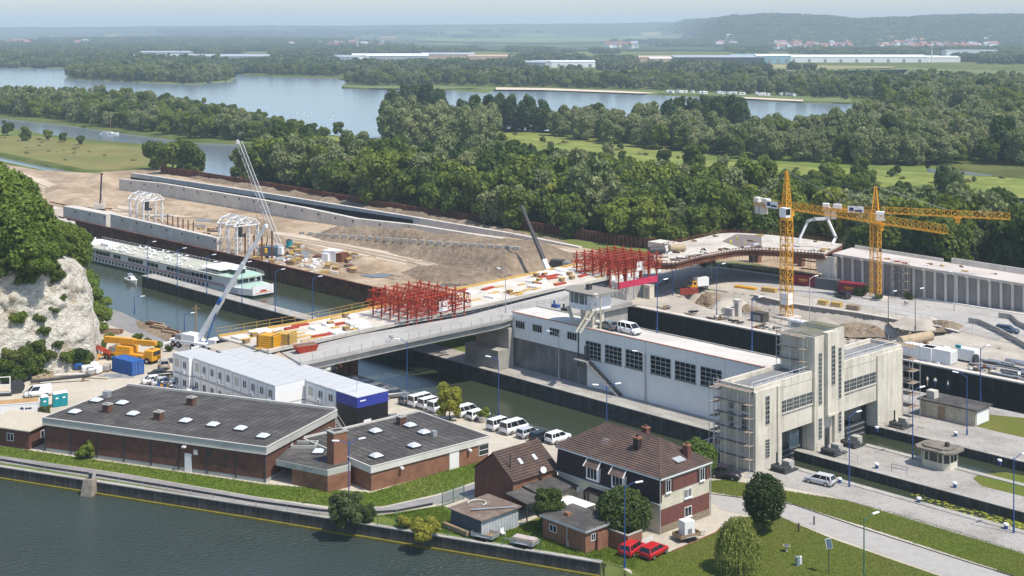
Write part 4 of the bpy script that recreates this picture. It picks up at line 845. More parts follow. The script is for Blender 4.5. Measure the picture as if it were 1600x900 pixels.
# --- quay walls
def quay(name, label, pts, z0, z1, th, m, side=1, panel=6.0, cap=None, capm=None, grp=None, ledge=None):
    """retaining wall along a line, cut in panels with joints, cap on top; the water side is on the left of travel when side=1"""
    base = Vector(pts[0]); o = thing(name, label, 'wall', (base.x, base.y, 0), 0, grp); pts = [Vector(p)-base for p in pts]
    for p, q in zip(pts, pts[1:]):
        p = Vector((p.x, p.y, 0)); q = Vector((q.x, q.y, 0)); d = (q-p); Ln = d.length; d.normalize(); nn = Vector((-d.y, d.x, 0))*side; n = max(1, round(Ln/panel))
        me = None
        for i in range(n):
            if me is None:
                w_ = Ln/n-.05; me = MB().add([Vector((0, 0, z0)), d*w_+Vector((0, 0, z0)), d*w_+nn*th+Vector((0, 0, z0)), nn*th+Vector((0, 0, z0)), Vector((0, 0, z1)), d*w_+Vector((0, 0, z1)), d*w_+nn*th+Vector((0, 0, z1)), nn*th+Vector((0, 0, z1))], MB.BF if side > 0 else [f[::-1] for f in MB.BF]).mesh('panel', m)
            link('panel', me, o).location = p+d*(Ln*i/n)
        if cap:
            a = p-nn*.0+Vector((0, 0, z1)); MB().add([a-nn*cap[0], a+d*Ln-nn*cap[0], a+d*Ln+nn*(th+.08), a+nn*(th+.08)]+[v+Vector((0, 0, cap[1])) for v in (a-nn*cap[0], a+d*Ln-nn*cap[0], a+d*Ln+nn*(th+.08), a+nn*(th+.08))], MB.BF if side > 0 else [f[::-1] for f in MB.BF]).build('coping', capm or M_conc, o)
        if ledge:
            a = p+nn*th+Vector((0, 0, ledge[0])); b = nn*ledge[1]; MB().add([a, a+d*Ln, a+d*Ln+b, a+b]+[v+Vector((0, 0, .25)) for v in (a, a+d*Ln, a+d*Ln+b, a+b)], MB.BF if side > 0 else [f[::-1] for f in MB.BF]).build('ledge', ledge[2], o)
    return o
M_algae = mat('algae_ledge', (.17, .15, .03), .9, .25, .8)
quay('river_quay_wall', 'dark stained river wall with mossy ledge below the riverside path', PX([(-300, 684), (0, 729), (400, 791), (800, 856), (940, 879)]), -4, .02, .3, M_quay, -1, 7, (.35, .12), M_conc, ledge=(-1.6, .4, M_algae))
quay('hall_quay_wall', 'dark canal wall below the hall and its quay', [L(-105, -2.95), L(-18, -3.05), L(-7, -2.95)], -5, .02, .25, M_quay, -1, 8, (1.3, .13), M_conc)
quay('parking_quay_wall', 'low canal wall beside the parked vans', PX([(470, 572), (540, 590), (620, 614), (760, 655), (885, 690)])+[L(-9, -22)], -5, .03, .2, M_quay, 1, 8, (.5, .12), M_conc)
for nm, a, b, sd, lb in (('lock_wall', L(-6.2, -1.8), L(200, -1.8), -1, 'dark wall of the near small lock below the kiosk quay'), ('lock_wall', L(-6.2, -8.3), L(200, -8.3), 1, 'wall of the near small lock below the silver car'), ('lock_wall', L(-60, 17.6), L(200, 17.6), -1, 'dark wall of the second small lock below the flat shed'), ('lock_wall', L(-60, 8.3), L(200, 8.3), 1, 'near wall of the second small lock behind the kiosk')):
    quay(nm, lb, [a, b], -6, .03, .2, M_quay, sd, 9, (.8, .1), M_conc)
quay('lock_chamber_wall', 'high black tarred chamber wall of the large lock', [L(-92, 56.5), L(200, 56.5)], -9, .6, .35, M_black, -1, 14, (1.0, .25), M_concn)
quay('lock_chamber_wall', 'short black end wall of the large lock by the control tower', [L(-92, 41), L(-92, 56.5)], -9, .6, .35, M_black, -1, 8, (1.0, .25), M_conc)
# upper-basin pier
pier = thing('canal_pier', 'long narrow concrete pier beside the cruise ship', 'pier', L(-105, -3.0), LA)
MB().box(-92, 0, 0, 3.2, -5, -.0).build('wall', M_quay, pier); MB().box(-92.1, 0, -.1, 3.3, .002, .2).build('coping', M_conc, pier)
for i in range(10): MB().box(-86+i*9, -85.94+i*9, -.02, .0, -3, -.02).build('joint', M_dark, pier)
# kiosk
kp = G(1468, 728); kk = thing('quay_kiosk', 'small octagonal cream kiosk with overhanging weathered roof on the quay', 'kiosk', kp, LA)
def octo(a, b, c): return [(-a, -b+c), (-a+c, -b), (a-c, -b), (a, -b+c), (a, b-c), (a-c, b), (-a+c, b), (-a, b-c)]
MB().prism(octo(2.2, 1.7, .7), 0, 1.0).build('wall', M_cream, kk); MB().prism(octo(2.12, 1.62, .7), 1.0, 2.5).build('glazing', M_glass, kk)
m = MB()
for p in octo(2.16, 1.66, .7): m.bar((p[0], p[1], 1), (p[0], p[1], 2.5), .18)
for x in (-.7, .7): m.bar((x, -1.67, 1), (x, -1.67, 2.5), .1).bar((x, 1.67, 1), (x, 1.67, 2.5), .1)
for y in (0,): m.bar((2.17, y, 1), (2.17, y, 2.5), .1)
m.build('window_bars', M_cream, kk); rf = MB().prism(octo(3.0, 2.5, 1.0), 2.5, 2.75).build('roof', mat('lichen_roof', (.22, .195, .165), .95, .3, 1.5, .2, (.14, .13, .11), .5), kk)
MB().prism(octo(2.2, 1.7, .8), 2.751, 3.0).build('roof_crown', MC['lichen_roof'], rf); MB().box(.9, 1.4, -.2, .3, 3.0, 3.6).build('chimney', M_quay, rf)
# flat shed on the upper quay
sp = L(9, 22.5); sh = thing('flat_roof_shed', 'low concrete shed with flat grey roof on the upper quay', 'shed', G(1437, 648), LA+0.02)
MB().box(0, 9.5, 0, 4.6, 0, 2.5).build('wall', mat('shed_boards', (.44, .40, .32), .9, .25, 1.2, .1, streak=(.25, .22, .17, .6)), sh); MB().box(-.3, 9.9, -.4, 5, 2.5, 2.72).build('roof', M_felt, sh); MB().box(3.2, 4.3, -.06, -.004, 0, 2.1).build('door', M_wood, sh); MB().box(9.51, 9.6, .3, 4.2, .2, 2.2).build('gable_panel', M_white, sh)
MB().box(.6, 2.0, 1, 2.4, 2.721, 3.9).build('roof_cabin', M_concn, sh)
# bollards, railings on quays
for px, py, t in [(1370, 732, 'by the blue railing'), (1436, 786, 'below the first lawn, middle of the lower quay'), (1312, 755, 'just right of the silver car'), (1572, 827, 'beside the right lamp of the lower quay'), (1443, 699, 'left of the kiosk'), (1562, 726, 'right of the kiosk'), (1492, 762, 'near the corner of the round lawn'), (1493, 682, 'by the lamp on the upper quay'), (1370, 674, 'behind the kiosk quay gear')]:
    bollard(G(px, py), 'blue mooring bollard with white cap '+t)
railing(PX([(1268, 702), (1302, 712), (1340, 722)]), 'grey pipe railing along the kiosk quay below the tower', 1.0, 2.2, M_galv)
railing(PX([(1393, 737), (1417, 742)]), 'short blue railing on the kiosk quay edge', 1.1, 2, M_blue)
railing(PX([(1367, 668), (1420, 682)]), 'pipe railing along the second lock in front of the right pier', 1.0, 2.2, M_galv)
# ------------------------------------------------ lamps
LB = heading((0, 0), (1, .2))
for px, py, z, h, az, st, lb in [
  (545, 796, 0, 9.0, .3, 2, 'blue double-headed lamp before the brick hall chimney'), (976, 888, 0, 9.8, .2, 1, 'blue lamp post rising between the garden tree and red cars'), (1350, 925, 0, 8.4, .5, 1, 'green lamp post on the right lawn at the lower frame edge'),
  (1584, 833, 0, 9.6, .4, 1, 'tall blue lamp at the right end of the lower quay'), (1327, 761, 0, 10, .5, 1, 'blue lamp beside the silver car on the lower quay'), (1426, 717, 0, 10.2, .4, 1, 'blue lamp left of the quay kiosk'), (1511, 680, 0, 9.4, 2.6, 1, 'blue lamp between flat shed and round lawn'), (1532, 626, 0, 9.0, .5, 1, 'blue lamp at the black chamber wall, right of the shed'),
  (948, 702, 0, 9.6, .2, 2, 'double-armed blue lamp behind the slate-roofed house'), (779, 652, 0, 9.6, 2.9, 1, 'blue lamp behind the parked white minibuses'), (636, 617, 0, 9.4, 2.9, 1, 'blue lamp beside the dark parked estate car'),
  (873, 594, 0, 8.6, 3.0, 1, 'pale lamp against the dark end of the hall wall'), (1008, 628, 0, 8.4, 3.0, 1, 'pale lamp against the hall wall between the big windows'),
  (1027, 520, 10.1, 9.0, .5, 1, 'blue lamp on the hall roof right of the parked cars'), (1175, 549, 10.1, 8.6, .5, 1, 'blue lamp at the right end of the hall roof'), (790, 489, 9.7, 8.0, 2.4, 1, 'grey lamp on the bridge abutment at the hall corner'),
  (230, 437, .2, 9.3, .3, 1, 'blue lamp on the canal pier at its far left tip'), (277, 449, .2, 9.3, .3, 1, 'blue lamp on the canal pier, second from its tip'), (323, 461, .2, 9.3, .3, 1, 'blue lamp on the canal pier, third from its tip'), (378, 474, .2, 9.3, .3, 1, 'blue lamp on the canal pier behind the white boom'), (430, 488, .2, 9.3, .3, 1, 'blue lamp on the canal pier below the ship bow'), (488, 501, .2, 9.3, .3, 1, 'blue lamp at the near end of the canal pier'),
  (210, 491, 0, 3.8, .3, 1, 'short lamp on the canal bank by the lane'), (288, 517, 0, 3.6, .3, 1, 'short lamp on the canal bank near the wooden pole'),
  (1491, 486, 0, 8.4, 1.8, 1, 'pale lamp before the ribbed viaduct wall'), (1295, 452, 0, 7.4, 1.8, 1, 'white pole lamp in front of the grey container'), (1112, 436, 0, 7.6, 1.8, 1, 'white pole lamp before the curved bridge'), (1051, 462, 0, 9, .4, 1, 'blue lamp on the quay left of the yellow truck'), (990, 468, 0, 9, .4, 1, 'blue lamp beside the control tower on the upper quay'), (1430, 516, 0, 8.5, .4, 1, 'dark lamp at the end of the retaining wall'), (1265, 502, 0, 9.5, .4, 1, 'thin lamp right of the first tower crane mast'), (1120, 492, 0, 11, .4, 1, 'tall blue lamp at the edge of the large lock'), (1388, 508, 0, 7, .4, 1, 'signal post with brown lantern above the retaining wall')]:
    lamp(G(px, py, z), h, az, lb, st, m=(M_galv if lb.startswith(('pale', 'white', 'grey', 'thin')) else M_green if lb.startswith('green') else M_dark if lb.startswith(('dark', 'signal')) else None))
# ------------------------------------------------ brick hall and its neighbours
def loc_of(o, p):
    d = Vector(p)-Vector(o.location); a = -o.rotation_euler.z; return Vector((d.x*math.cos(a)-d.y*math.sin(a), d.x*math.sin(a)+d.y*math.cos(a), d.z))
def courses(m, a, b, c, d, n, lift=.045):
    """tiled slope: a-b is the eave, d-c the ridge; n overlapping courses"""
    a, b, c, d = map(Vector, (a, b, c, d)); nn = (b-a).cross(d-a).normalized()
    if nn.z < 0: nn = -nn
    for i in range(n):
        t0, t1 = i/n, (i+1)/n; p0, p1, q1, q0 = a.lerp(d, t0), b.lerp(c, t0), b.lerp(c, t1), a.lerp(d, t1)
        u0, u1 = p0+nn*lift, p1+nn*lift; m.add([p0, p1, u1, u0, q1, q0], [(0, 1, 2, 3), (3, 2, 4, 5)])
    return m
def seams(n0, x0, x1, y0, y1, z, parent, step=1.0, along='y'):
    m = MB()
    k = x0+step
    while k < x1-.2: m.box(k-.05, k+.05, y0, y1, z, z+.02); k += step
    return m.build('felt_lap', mat('felt_lap', (.055, .053, .053), .9, .15, 1), parent)
bh = thing('brick_hall', 'long low brick hall with felt roof and rooflights by the riverside path', 'building', G(70, 705), math.radians(-21.9))
Wd, Dp, HZ = 37.7, 19.2, 4.95
MB().box(0, Wd, 0, Dp, .55, HZ-1.0).build('wall', M_brick, bh); MB().box(.02, Wd-.02, .02, Dp-.02, -.1, .549).build('plinth', mat('plinth', (.34, .35, .33), .9, .15, .6), bh)
M_fas = mat('fascia', (.47, .47, .42), .8, .08, .6, 0, (.38, .38, .34), .2)
MB().box(-.25, Wd+.25, -.25, Dp+.2, HZ-1.0, HZ-.02).build('fascia', M_fas, bh)
MB().box(-.3, Wd+.3, -.3, -.2, HZ-1.02, HZ-.9).box(-.32, Wd+.32, -.32, -.1, HZ-.019, HZ+.09).box(Wd+.1, Wd+.32, -.099, Dp+.2, HZ-.019, HZ+.09).box(-.32, -.1, -.099, Dp+.2, HZ-.019, HZ+.09).box(-.099, Wd+.099, Dp-.1, Dp+.25, HZ-.019, HZ+.35).build('gutter', mat('pale_trim', (.55, .53, .48), .7, .1), bh)
MB().box(-.098, Wd+.098, -.098, Dp-.11, HZ-.019, HZ+.03).build('roof', M_felt, bh); seams(0, 0, Wd, 0, Dp-.2, HZ+.031, bh, 1.05)
pil = MB().box(-.1, .1, -.07, 0, .2, HZ-1.0).mesh('pilaster', M_dark)
for i in range(9): link('pilaster', pil, bh).location = (.1+i*(Wd-.2)/8, 0, 0)
def on_roof(px, py, z, o): return loc_of(o, G(px, py, z))
skl = MB().box(-.85, .85, -.85, .85, 0, .25, 0).add([(-.75, -.75, .25), (.75, -.75, .25), (.75, .75, .25), (-.75, .75, .25), (-.4, -.4, .55), (.4, -.4, .55), (.4, .4, .55), (-.4, .4, .55)], MB.BF, 1).mesh('rooflight', [M_dark, M_dome])
for px, py in [(117, 646), (151, 628), (191, 632), (208, 649), (290, 660), (333, 666), (376, 672), (411, 684)]: link('rooflight', skl, bh).location = on_roof(px, py, HZ, bh)+Vector((0, 0, .04))
chm = MB().box(-.55, .55, -.5, .5, 0, 1.1, 0).box(-.65, .65, -.6, .6, 1.1, 1.25, 1).box(-.3, .3, -.25, .25, 1.25, 1.4, 1).mesh('chimney', [M_brick, M_conc])
for px, py in [(168, 644), (248, 656), (299, 633)]: link('chimney', chm, bh).location = on_roof(px, py, HZ, bh)+Vector((0, 0, .035))
MB().box(-.5, .5, -.45, .45, 0, .95).build('roof_vent', M_galv, bh).location = on_roof(167, 621, HZ, bh)+Vector((0, 0, .035))
dl = loc_of(bh, G(293, 738)); MB().box(dl.x-.55, dl.x+.55, -.09, -.004, 0, 2.6).build('door', M_white, bh)
for px in (328, 359): q = loc_of(bh, G(px, 742)); MB().box(q.x-.3, q.x+.3, -.05, -.003, 2.6, 3.3).build('vent_opening', M_dark, bh)
MB().box(dl.x+1.0, dl.x+1.6, -.2, -.004, 2.6, 3.3).build('meter_box', M_concn, bh)
MB().rbox((dl.x-.4, -.45, 3.6), (.5, .5, .2)).bar((dl.x-.4, 0, 3.5), (dl.x-.4, -.3, 3.6), .08).build('wall_lamp', M_white, bh)
def scribble(seed, x0, x1, z0, z1, name='graffiti'):
    g = random.Random(seed); m = MB(); p = Vector((x0, -.004, g.uniform(z0, z1)))
    for i in range(16):
        q = Vector((x0+(x1-x0)*(i+1)/16+g.uniform(-.2, .2), -.006, g.uniform(z0, z1))); m.bar(p, q, .012, .06); p = q
    m.build(name, mat('graffiti_paint', (.03, .03, .035), .8, 0), bh)
scribble(3, dl.x+4.6, dl.x+6.7, .9, 1.9); scribble(5, dl.x+8.8, dl.x+11, .9, 1.8); scribble(8, dl.x-4.6, dl.x-2.6, 1.6, 2.3)
# second, lower block
b2 = thing('brick_annex_hall', 'square low brick block with felt roof and white fascia beside the lawn', 'building', G(580, 768), math.radians(41.2))
W2, D2, H2 = 20.5, 16.4, 3.35
MB().box(0, W2, 0, D2, -.1, H2-.85).build('wall', M_brick2, b2); MB().box(-.2, W2+.25, -.2, D2+.2, H2-.85, H2-.02).build('fascia', mat('white_fascia', (.66, .65, .6), .7, .08, .6, 0, (.56, .55, .5), .2), b2)
MB().box(-.24, W2+.29, -.24, -.04, H2-.019, H2+.1).box(-.24, -.04, -.039, D2+.2, H2-.019, H2+.1).box(W2+.1, W2+.29, -.039, D2+.2, H2-.019, H2+.1).box(-.039, W2+.099, D2, D2+.24, H2-.019, H2+.3).build('roof_edge', MC['pale_trim'], b2)
MB().box(-.038, W2+.098, -.038, D2-.002, H2-.019, H2+.03).build('roof', M_felt, b2); seams(0, 0, W2, 0, D2-.1, H2+.031, b2, 1.05)
for px, py in [(588, 715), (647, 699), (587, 676), (663, 678), (641, 667)]: link('rooflight', skl, b2).location = on_roof(px, py, H2, b2)+Vector((0, 0, .04))
link('chimney', chm, b2).location = on_roof(627, 663, H2, b2)+Vector((0, 0, .035)); MB().box(-.35, .35, -.35, .35, 0, .8).build('roof_vent', M_galv, b2).location = on_roof(678, 682, H2, b2)+Vector((0, 0, .035))
a = loc_of(b2, G(710, 733)).x; MB().box(a-.85, a+.85, -.08, -.004, 0, 2.45).build('door', M_white, b2)
a = loc_of(b2, G(755, 720)).x; win(b2, (a-.9, 0, .9), Vector((1, 0, 0)), Vector((0, -1, 0)), 1.8, 1.45, 1, 2, M_white)
for px in (617, 730): a = loc_of(b2, G(px, 752 if px < 700 else 726)).x; MB().rbox((a, -.35, 2.2), (.4, .5, .25)).build('wall_lamp', M_white, b2)
# link block and chimney stack
lk = thing('brick_link_block', 'low brick link block with graffiti on its fascia beside the tall stack', 'building', G(452, 758), 0)
lp = [loc_of(lk, p).to_2d() for p in PX([(431, 727), (512, 744), (548, 735), (530, 680), (500, 672), (470, 690)], 2.2)]
base = [loc_of(lk, p).to_2d() for p in PX([(456, 731), (512, 744), (548, 735), (530, 680), (500, 672), (470, 690)], 2.2)]
MB().prism(base, 0, 2.2).build('wall', M_brick2, lk); MB().prism(lp, 2.2, 3.0).build('fascia', M_fas, lk); MB().prism([(p[0]*.97, p[1]*.97+.12) for p in lp], 3.0, 3.08).build('roof', M_felt, lk)
q = on_roof(497, 708, 3.05, lk); link('rooflight', skl, lk).location = q+Vector((0, 0, .03))
q = on_roof(476, 697, 3.05, lk); MB().box(q.x-1.6, q.x+1.6, q.y-1.2, q.y-1.0, 3.081, 3.5).box(q.x-1.6, q.x+1.6, q.y+1.0, q.y+1.2, 3.081, 3.5).box(q.x-1.8, q.x-1.61, q.y-1.2, q.y+1.2, 3.081, 3.5).box(q.x+1.61, q.x+1.8, q.y-1.2, q.y+1.2, 3.081, 3.5).build('roof_well_kerb', M_fas, lk); MB().box(q.x-1.59, q.x+1.59, q.y-.99, q.y+.99, 3.081, 3.12).build('roof_well', M_dark, lk)
p, q = Vector(lp[0]).to_3d(), Vector(lp[1]).to_3d(); d = (q-p).normalized(); nn = Vector((d.y, -d.x, 0)); g = random.Random(4); m = MB()
for s0 in (1.8, 4.6):
    x = s0
    for i in range(6): m.bar(p+d*x+nn*.01+Vector((0, 0, 2.42)), p+d*(x+.1)+nn*.01+Vector((0, 0, 2.85)), .02, .06).bar(p+d*x+nn*.01+Vector((0, 0, g.uniform(2.45, 2.8))), p+d*(x+.3)+nn*.01+Vector((0, 0, g.uniform(2.45, 2.8))), .02, .06); x += .32
m.build('graffiti', mat('grey_graffiti', (.2, .2, .2), .8, 0), lk)
ck = thing('brick_chimney_stack', 'tall square brick chimney stack between the two brick blocks', 'chimney', G(527, 757), math.radians(41.2)); MB().box(-1.1, 1.1, -.8, .9, 0, 7.2).build('shaft', M_brick2, ck); MB().box(-1.2, 1.2, -.9, 1.0, 7.2, 7.4).build('cap', M_conc, ck); MB().box(-.7, .7, -.4, .5, 7.4, 7.45).build('flue', M_dark, ck)
# cabin with pale roof at the left edge
cb = thing('pale_roof_cabin', 'small cabin with pale fibre roof at the left picture edge', 'cabin', G(45, 703), math.radians(-21.9))
MB().box(-9, 0, 0, 6.8, 0, 2.7).build('wall', M_brick, cb); MB().add([(-9.3, -.4, 2.75), (.4, -.4, 2.75), (.4, 7.2, 3.1), (-9.3, 7.2, 3.1), (-9.3, -.4, 2.9), (.4, -.4, 2.9), (.4, 7.2, 3.25), (-9.3, 7.2, 3.25)], MB.BF).build('roof', mat('pale_roof', (.50, .45, .36), .85, .1, .5), cb); win(cb, (0, 2.5, 1.0), (0, 1, 0), (1, 0, 0), 1.4, 1.1, 2, 1); win(cb, (-4, 0, 1.0), (1, 0, 0), (0, -1, 0), 1.2, 1.1, 2, 1)
# ------------------------------------------------ white container offices
def office(name, label, x0, y0, nx, ln, wd, face, mw=M_white, two=True):
    """two storeys of site cabins side by side; face = -1 windows look to -y"""
    o = thing(name, label, 'site office', L(x0, y0), LA); bw = ln/nx
    body = MB().box(.02, bw-.02, 0, wd, 0, 2.93).mesh('cabin', mw); rf = MB().box(.03, bw-.03, -.05, wd+.05, 2.931, 3.03).box(.22, bw-.22, .1, wd-.1, 3.031, 3.06).mesh('cabin_roof', mat('cabin_roof', (.56, .57, .575), .6, .12, .5, 0, (.42, .43, .44), .3, stretch=(1, .15, 1)))
    for k in range(2 if two else 1):
        for i in range(nx):
            c = link('cabin', body, o); c.location = (i*bw, 0, k*3.06)
            fr = MB().box(.02, .14, -.03, -.002, 0, 2.93).box(bw-.14, bw-.02, -.03, -.002, 0, 2.93).box(.14, bw-.14, -.03, -.002, 2.7, 2.93).box(.14, bw-.14, -.03, -.002, 0, .16)
            if i == 0 and k == 0: FRM = fr.mesh('corner_frame', mat('cabin_frame', (.60, .61, .62), .5, .05))
            if k == 1 or not two: link('roof', rf, o).location = (i*bw, 0, 3.06 if two else 0)
    for k in range(2 if two else 1):
        for i in range(nx):
            f = link('corner_frame', FRM, o); f.location = (i*bw, 0, k*3.06)
            if (i*7+k*3) % 5 != 3:
                win(o, (i*bw+bw*.28, 0, k*3.06+1.05), (1, 0, 0), (0, -1, 0), bw*.42, 1.15, 2, 1, M_white, fw=.09)
                if (i+k) % 2 == 0: MB().box(i*bw+bw*.3, i*bw+bw*.62, -.42, -.035, k*3.06+.3, k*3.06+.85).tube((i*bw+bw*.46, -.46, k*3.06+.57), (i*bw+bw*.46, -.42, k*3.06+.57), .2, 10, mi=1).build('air_conditioner', [M_white, M_grey], o)
            else: MB().box(i*bw+bw*.25, i*bw+bw*.75, -.03, -.004, k*3.06+.9, k*3.06+2.3).build('shutter', M_concn, o)
    return o
office('site_office', 'long two-storey white cabin office, near row with windows and coolers', -90.4, -50.2, 10, 25.0, 5.6, -1)
office('site_office', 'far row of the white two-storey cabin office, facing the bridge', -92.5, -44.55, 11, 27.5, 5.6, -1)
office('site_office', 'white cabin block joining the blue and black cabin', -64.9, -44.8, 3, 8.2, 5.8, -1)
ex = office('site_office', 'short two-storey white cabin at the left end with two windows', -96.0, -50.9, 2, 5.5, 5.6, -1)
MB().box(-.4, 4.6, 6.4, 11.5, 6.13, 6.2).build('walkway_roof', M_yard, ex)
bb = thing('blue_black_cabin', 'tall cabin painted blue above and black below with outside stair', 'cabin', L(-56.7, -44.8), LA)
MB().box(.02, 5.4, 0, 5.9, 0, 4.4).build('lower_storey', mat('black_cladding', (.012, .012, .016), .5, .1), bb); MB().box(0, 5.42, -.02, 5.92, 4.401, 6.0).build('upper_band', mat('strong_blue', (.035, .05, .30), .5, .08), bb); MB().box(-.05, 5.47, -.07, 5.97, 6.001, 6.1).build('roof', mat('cabin_roof', (1, 1, 1)), bb)
MB().box(5.421, 5.45, 1.2, 2.6, 0, 2.4).build('door', M_white, bb); MB().box(5.43, 5.44, .5, 1.6, 5.3, 5.5).build('lettering', M_white, bb)
MB().tube((2.6, 2, 6.1), (2.6, 2, 8.2), .04).bar((1.8, 2, 8.1), (3.4, 2, 8.1), .05).build('aerial', M_galv, bb)
sr = thing('steel_stair', 'steel outside stair between white cabins and blue black cabin', 'stair', L(-57.0, -46.6), LA); m = MB()
for i in range(13): m.box(i*.34, i*.34+.3, 0, 1.0, 3.1-i*.24-.05, 3.1-i*.24)
m.build('treads', M_galv, sr); MB().bar((0, 0, 3.1), (4.4, 0, 0), .06, .25).bar((0, 1, 3.1), (4.4, 1, 0), .06, .25).build('strings', M_galv, sr)
MB().tube((0, 0, 4.1), (4.4, 0, 1.0), .03).tube((0, 1, 4.1), (4.4, 1, 1.0), .03).tube((0, 0, 3.1), (0, 0, 4.1), .03).tube((2.2, 0, 1.55), (2.2, 0, 2.55), .03).tube((4.4, 0, 0), (4.4, 0, 1), .03).build('handrail', M_galv, sr)
# ------------------------------------------------ the house
hs = thing('dwelling_house', 'two-storey house with brown tiled hipped mansard roof and cream and brick gable', 'house', L(-11.5, -41.6), LA)
HL, HD = 17.6, 9.6; ze, zm, zr = 6.9, 3.9, 9.9
MB().box(0, HL, 0, HD, 0, 3.6).box(0, HL, HD*.5, HD, 3.601, ze).build('wall', M_cream, hs)
MB().box(.4, HL-.02, .25, HD*.5-.01, 3.601, ze-.05).build('upper_wall', M_cream, hs)
M_hb = mat('house_brick', (.16, .07, .06), .9, .2, 1.2)
MB().box(HL+.003, HL+.05, .02, HD-.02, .9, 2.95).box(HL+.003, HL+.05, .02, HD-.02, 4.75, 6.35).build('brick_band', M_hb, hs); MB().box(HL+.003, HL+.09, 0, HD, 0, .895).build('stone_plinth', mat('rubble_stone', (.25, .21, .15), .95, .4, 3, .3), hs)
# slate mansard on the garden side with two dormers
m = MB(); courses(m, (-.15, -.28, zm-.1), (HL+.15, -.28, zm-.1), (HL+.1, .12, ze), (-.1, .12, ze), 14, .03); m.build('slate_mansard', M_slate, hs)
MB().box(-.1, HL+.1, .13, .24, zm, ze-.06).build('mansard_core', M_slate, hs); MB().box(-.2, HL+.2, -.42, -.05, zm-.3, zm-.12).build('gutter', M_zinc, hs)
R = [(-.3, -.3, ze), (HL+.35, -.3, ze), (HL+.35, HD+.3, ze), (-.3, HD+.3, ze)]; r0, r1 = (4.2, HD/2, zr), (HL-4.2, HD/2, zr)
for (a, b, c, d, n) in ((R[0], R[1], r1, r0, 17), (R[1], R[2], r1, r1, 17), (R[2], R[3], r0, r1, 17), (R[3], R[0], r0, r0, 17)): m = MB(); courses(m, a, b, c, d, n, .1); m.build('tiled_slope', M_tile, hs)
MB().tube(r0, r1, .13).tube(R[1], r1, .11).tube(R[2], r1, .11).tube(R[0], r0, .11).tube(R[3], r0, .11).build('ridge_tiles', M_tile, hs)
MB().prism([(-.28, -.28), (HL+.33, -.28), (HL+.33, HD+.28), (-.28, HD+.28)], ze-.22, ze-.02).build('eaves_board', M_white, hs)
for x in (5.6, 10.0):
    dm = MB().box(x, x+2.2, -.55, .1, zm+.15, ze-1.1).build('dormer', M_white, hs); win(hs, (x+.25, -.55, zm+.4), (1, 0, 0), (0, -1, 0), 1.7, 1.35, 3, 1)
    k = MB(); courses(k, (x-.1, -.95, ze-1.15), (x+2.3, -.95, ze-1.15), (x+2.2, .05, ze-.1), (x, .05, ze-.1), 6, .03); k.build('dormer_roof', M_tile, dm)
    MB().bar((x-.12, -.98, ze-1.15), (x-.05, .05, ze-.05), .08, .18).bar((x+2.32, -.98, ze-1.15), (x+2.25, .05, ze-.05), .08, .18).build('barge_board', M_white, dm)
for (x, y, z, h) in ((11.6, 2.6, 8.2, 1.9), (HL-1.2, 6.6, 7.2, 2.2), (8.2, HD-1.5, 8.0, 1.6)): MB().box(x-.4, x+.4, y-.35, y+.35, z-.6, z+h-.2, 0).box(x-.47, x+.47, y-.42, y+.42, z+h-.2, z+h, 1).tube((x, y, z+h), (x, y, z+h+.3), .16, mi=0).build('chimney', [M_slate if y < 6 else M_hb, M_brick2], hs)
MB().rbox((6.2, 2.2, 8.32), (1.0, 1.3, .12), 0, 0, .55).build('roof_window', M_dome, hs)
MB().add([(HL-2.6, 4.0, 8.3), (HL-2.6, 5.6, 8.3), (HL-.5, 5.6, 7.75), (HL-.5, 4.0, 7.75), (HL-2.6, 4.0, 8.42), (HL-2.6, 5.6, 8.42), (HL-.5, 5.6, 7.87), (HL-.5, 4.0, 7.87)], [f[::-1] for f in MB.BF]).box(HL-.95, HL-.75, 4.1, 5.5, 7.1, 7.74).build('hip_dormer', M_zinc, hs)
sh_ = mat('brown_shutter', (.05, .025, .02), .7, .1)
for y, z, w_, h_ in ((1.0, 4.85, .9, 1.5), (7.6, 4.85, .9, 1.5), (4.6, 3.35, .55, 1.05), (5.35, 3.35, .55, 1.05), (4.6, .95, 1.3, 1.2)):
    win(hs, (HL+.05, y, z), (0, 1, 0), (1, 0, 0), w_, h_, 2, 1, M_white, sill=M_white)
    if z > 4: MB().box(HL+.06, HL+.11, y-.5, y-.06, z, z+h_).box(HL+.06, HL+.11, y+w_+.06, y+w_+.5, z, z+h_).build('shutter', sh_, hs)
MB().tube((HL+.15, -.15, 0), (HL+.15, -.15, ze-.2), .06).tube((HL+.15, HD+.1, 0), (HL+.15, HD+.1, ze-.2), .06).build('downpipe', M_zinc, hs)
for x in (4.6, 7.2): win(hs, (x, 0, 1.0 if x < 6 else .1), (1, 0, 0), (0, -1, 0), 1.2, 1.3 if x < 6 else 2.2, 2, 1)
MB().box(3.2, 4.0, -.4, -.005, 1.9, 2.5).tube((3.6, -.43, 2.2), (3.6, -.4, 2.2), .2, 10, mi=1).build('air_conditioner', [M_white, M_dark], hs)
MB().rbox((7.4, -.55, 2.75), (3.6, 1.1, .12), 0, 0, .25).build('door_canopy', M_slate, hs)
MB().box(13.6, 15.2, -.06, -.004, 0, 2.1).build('garage_door', M_wood, hs)
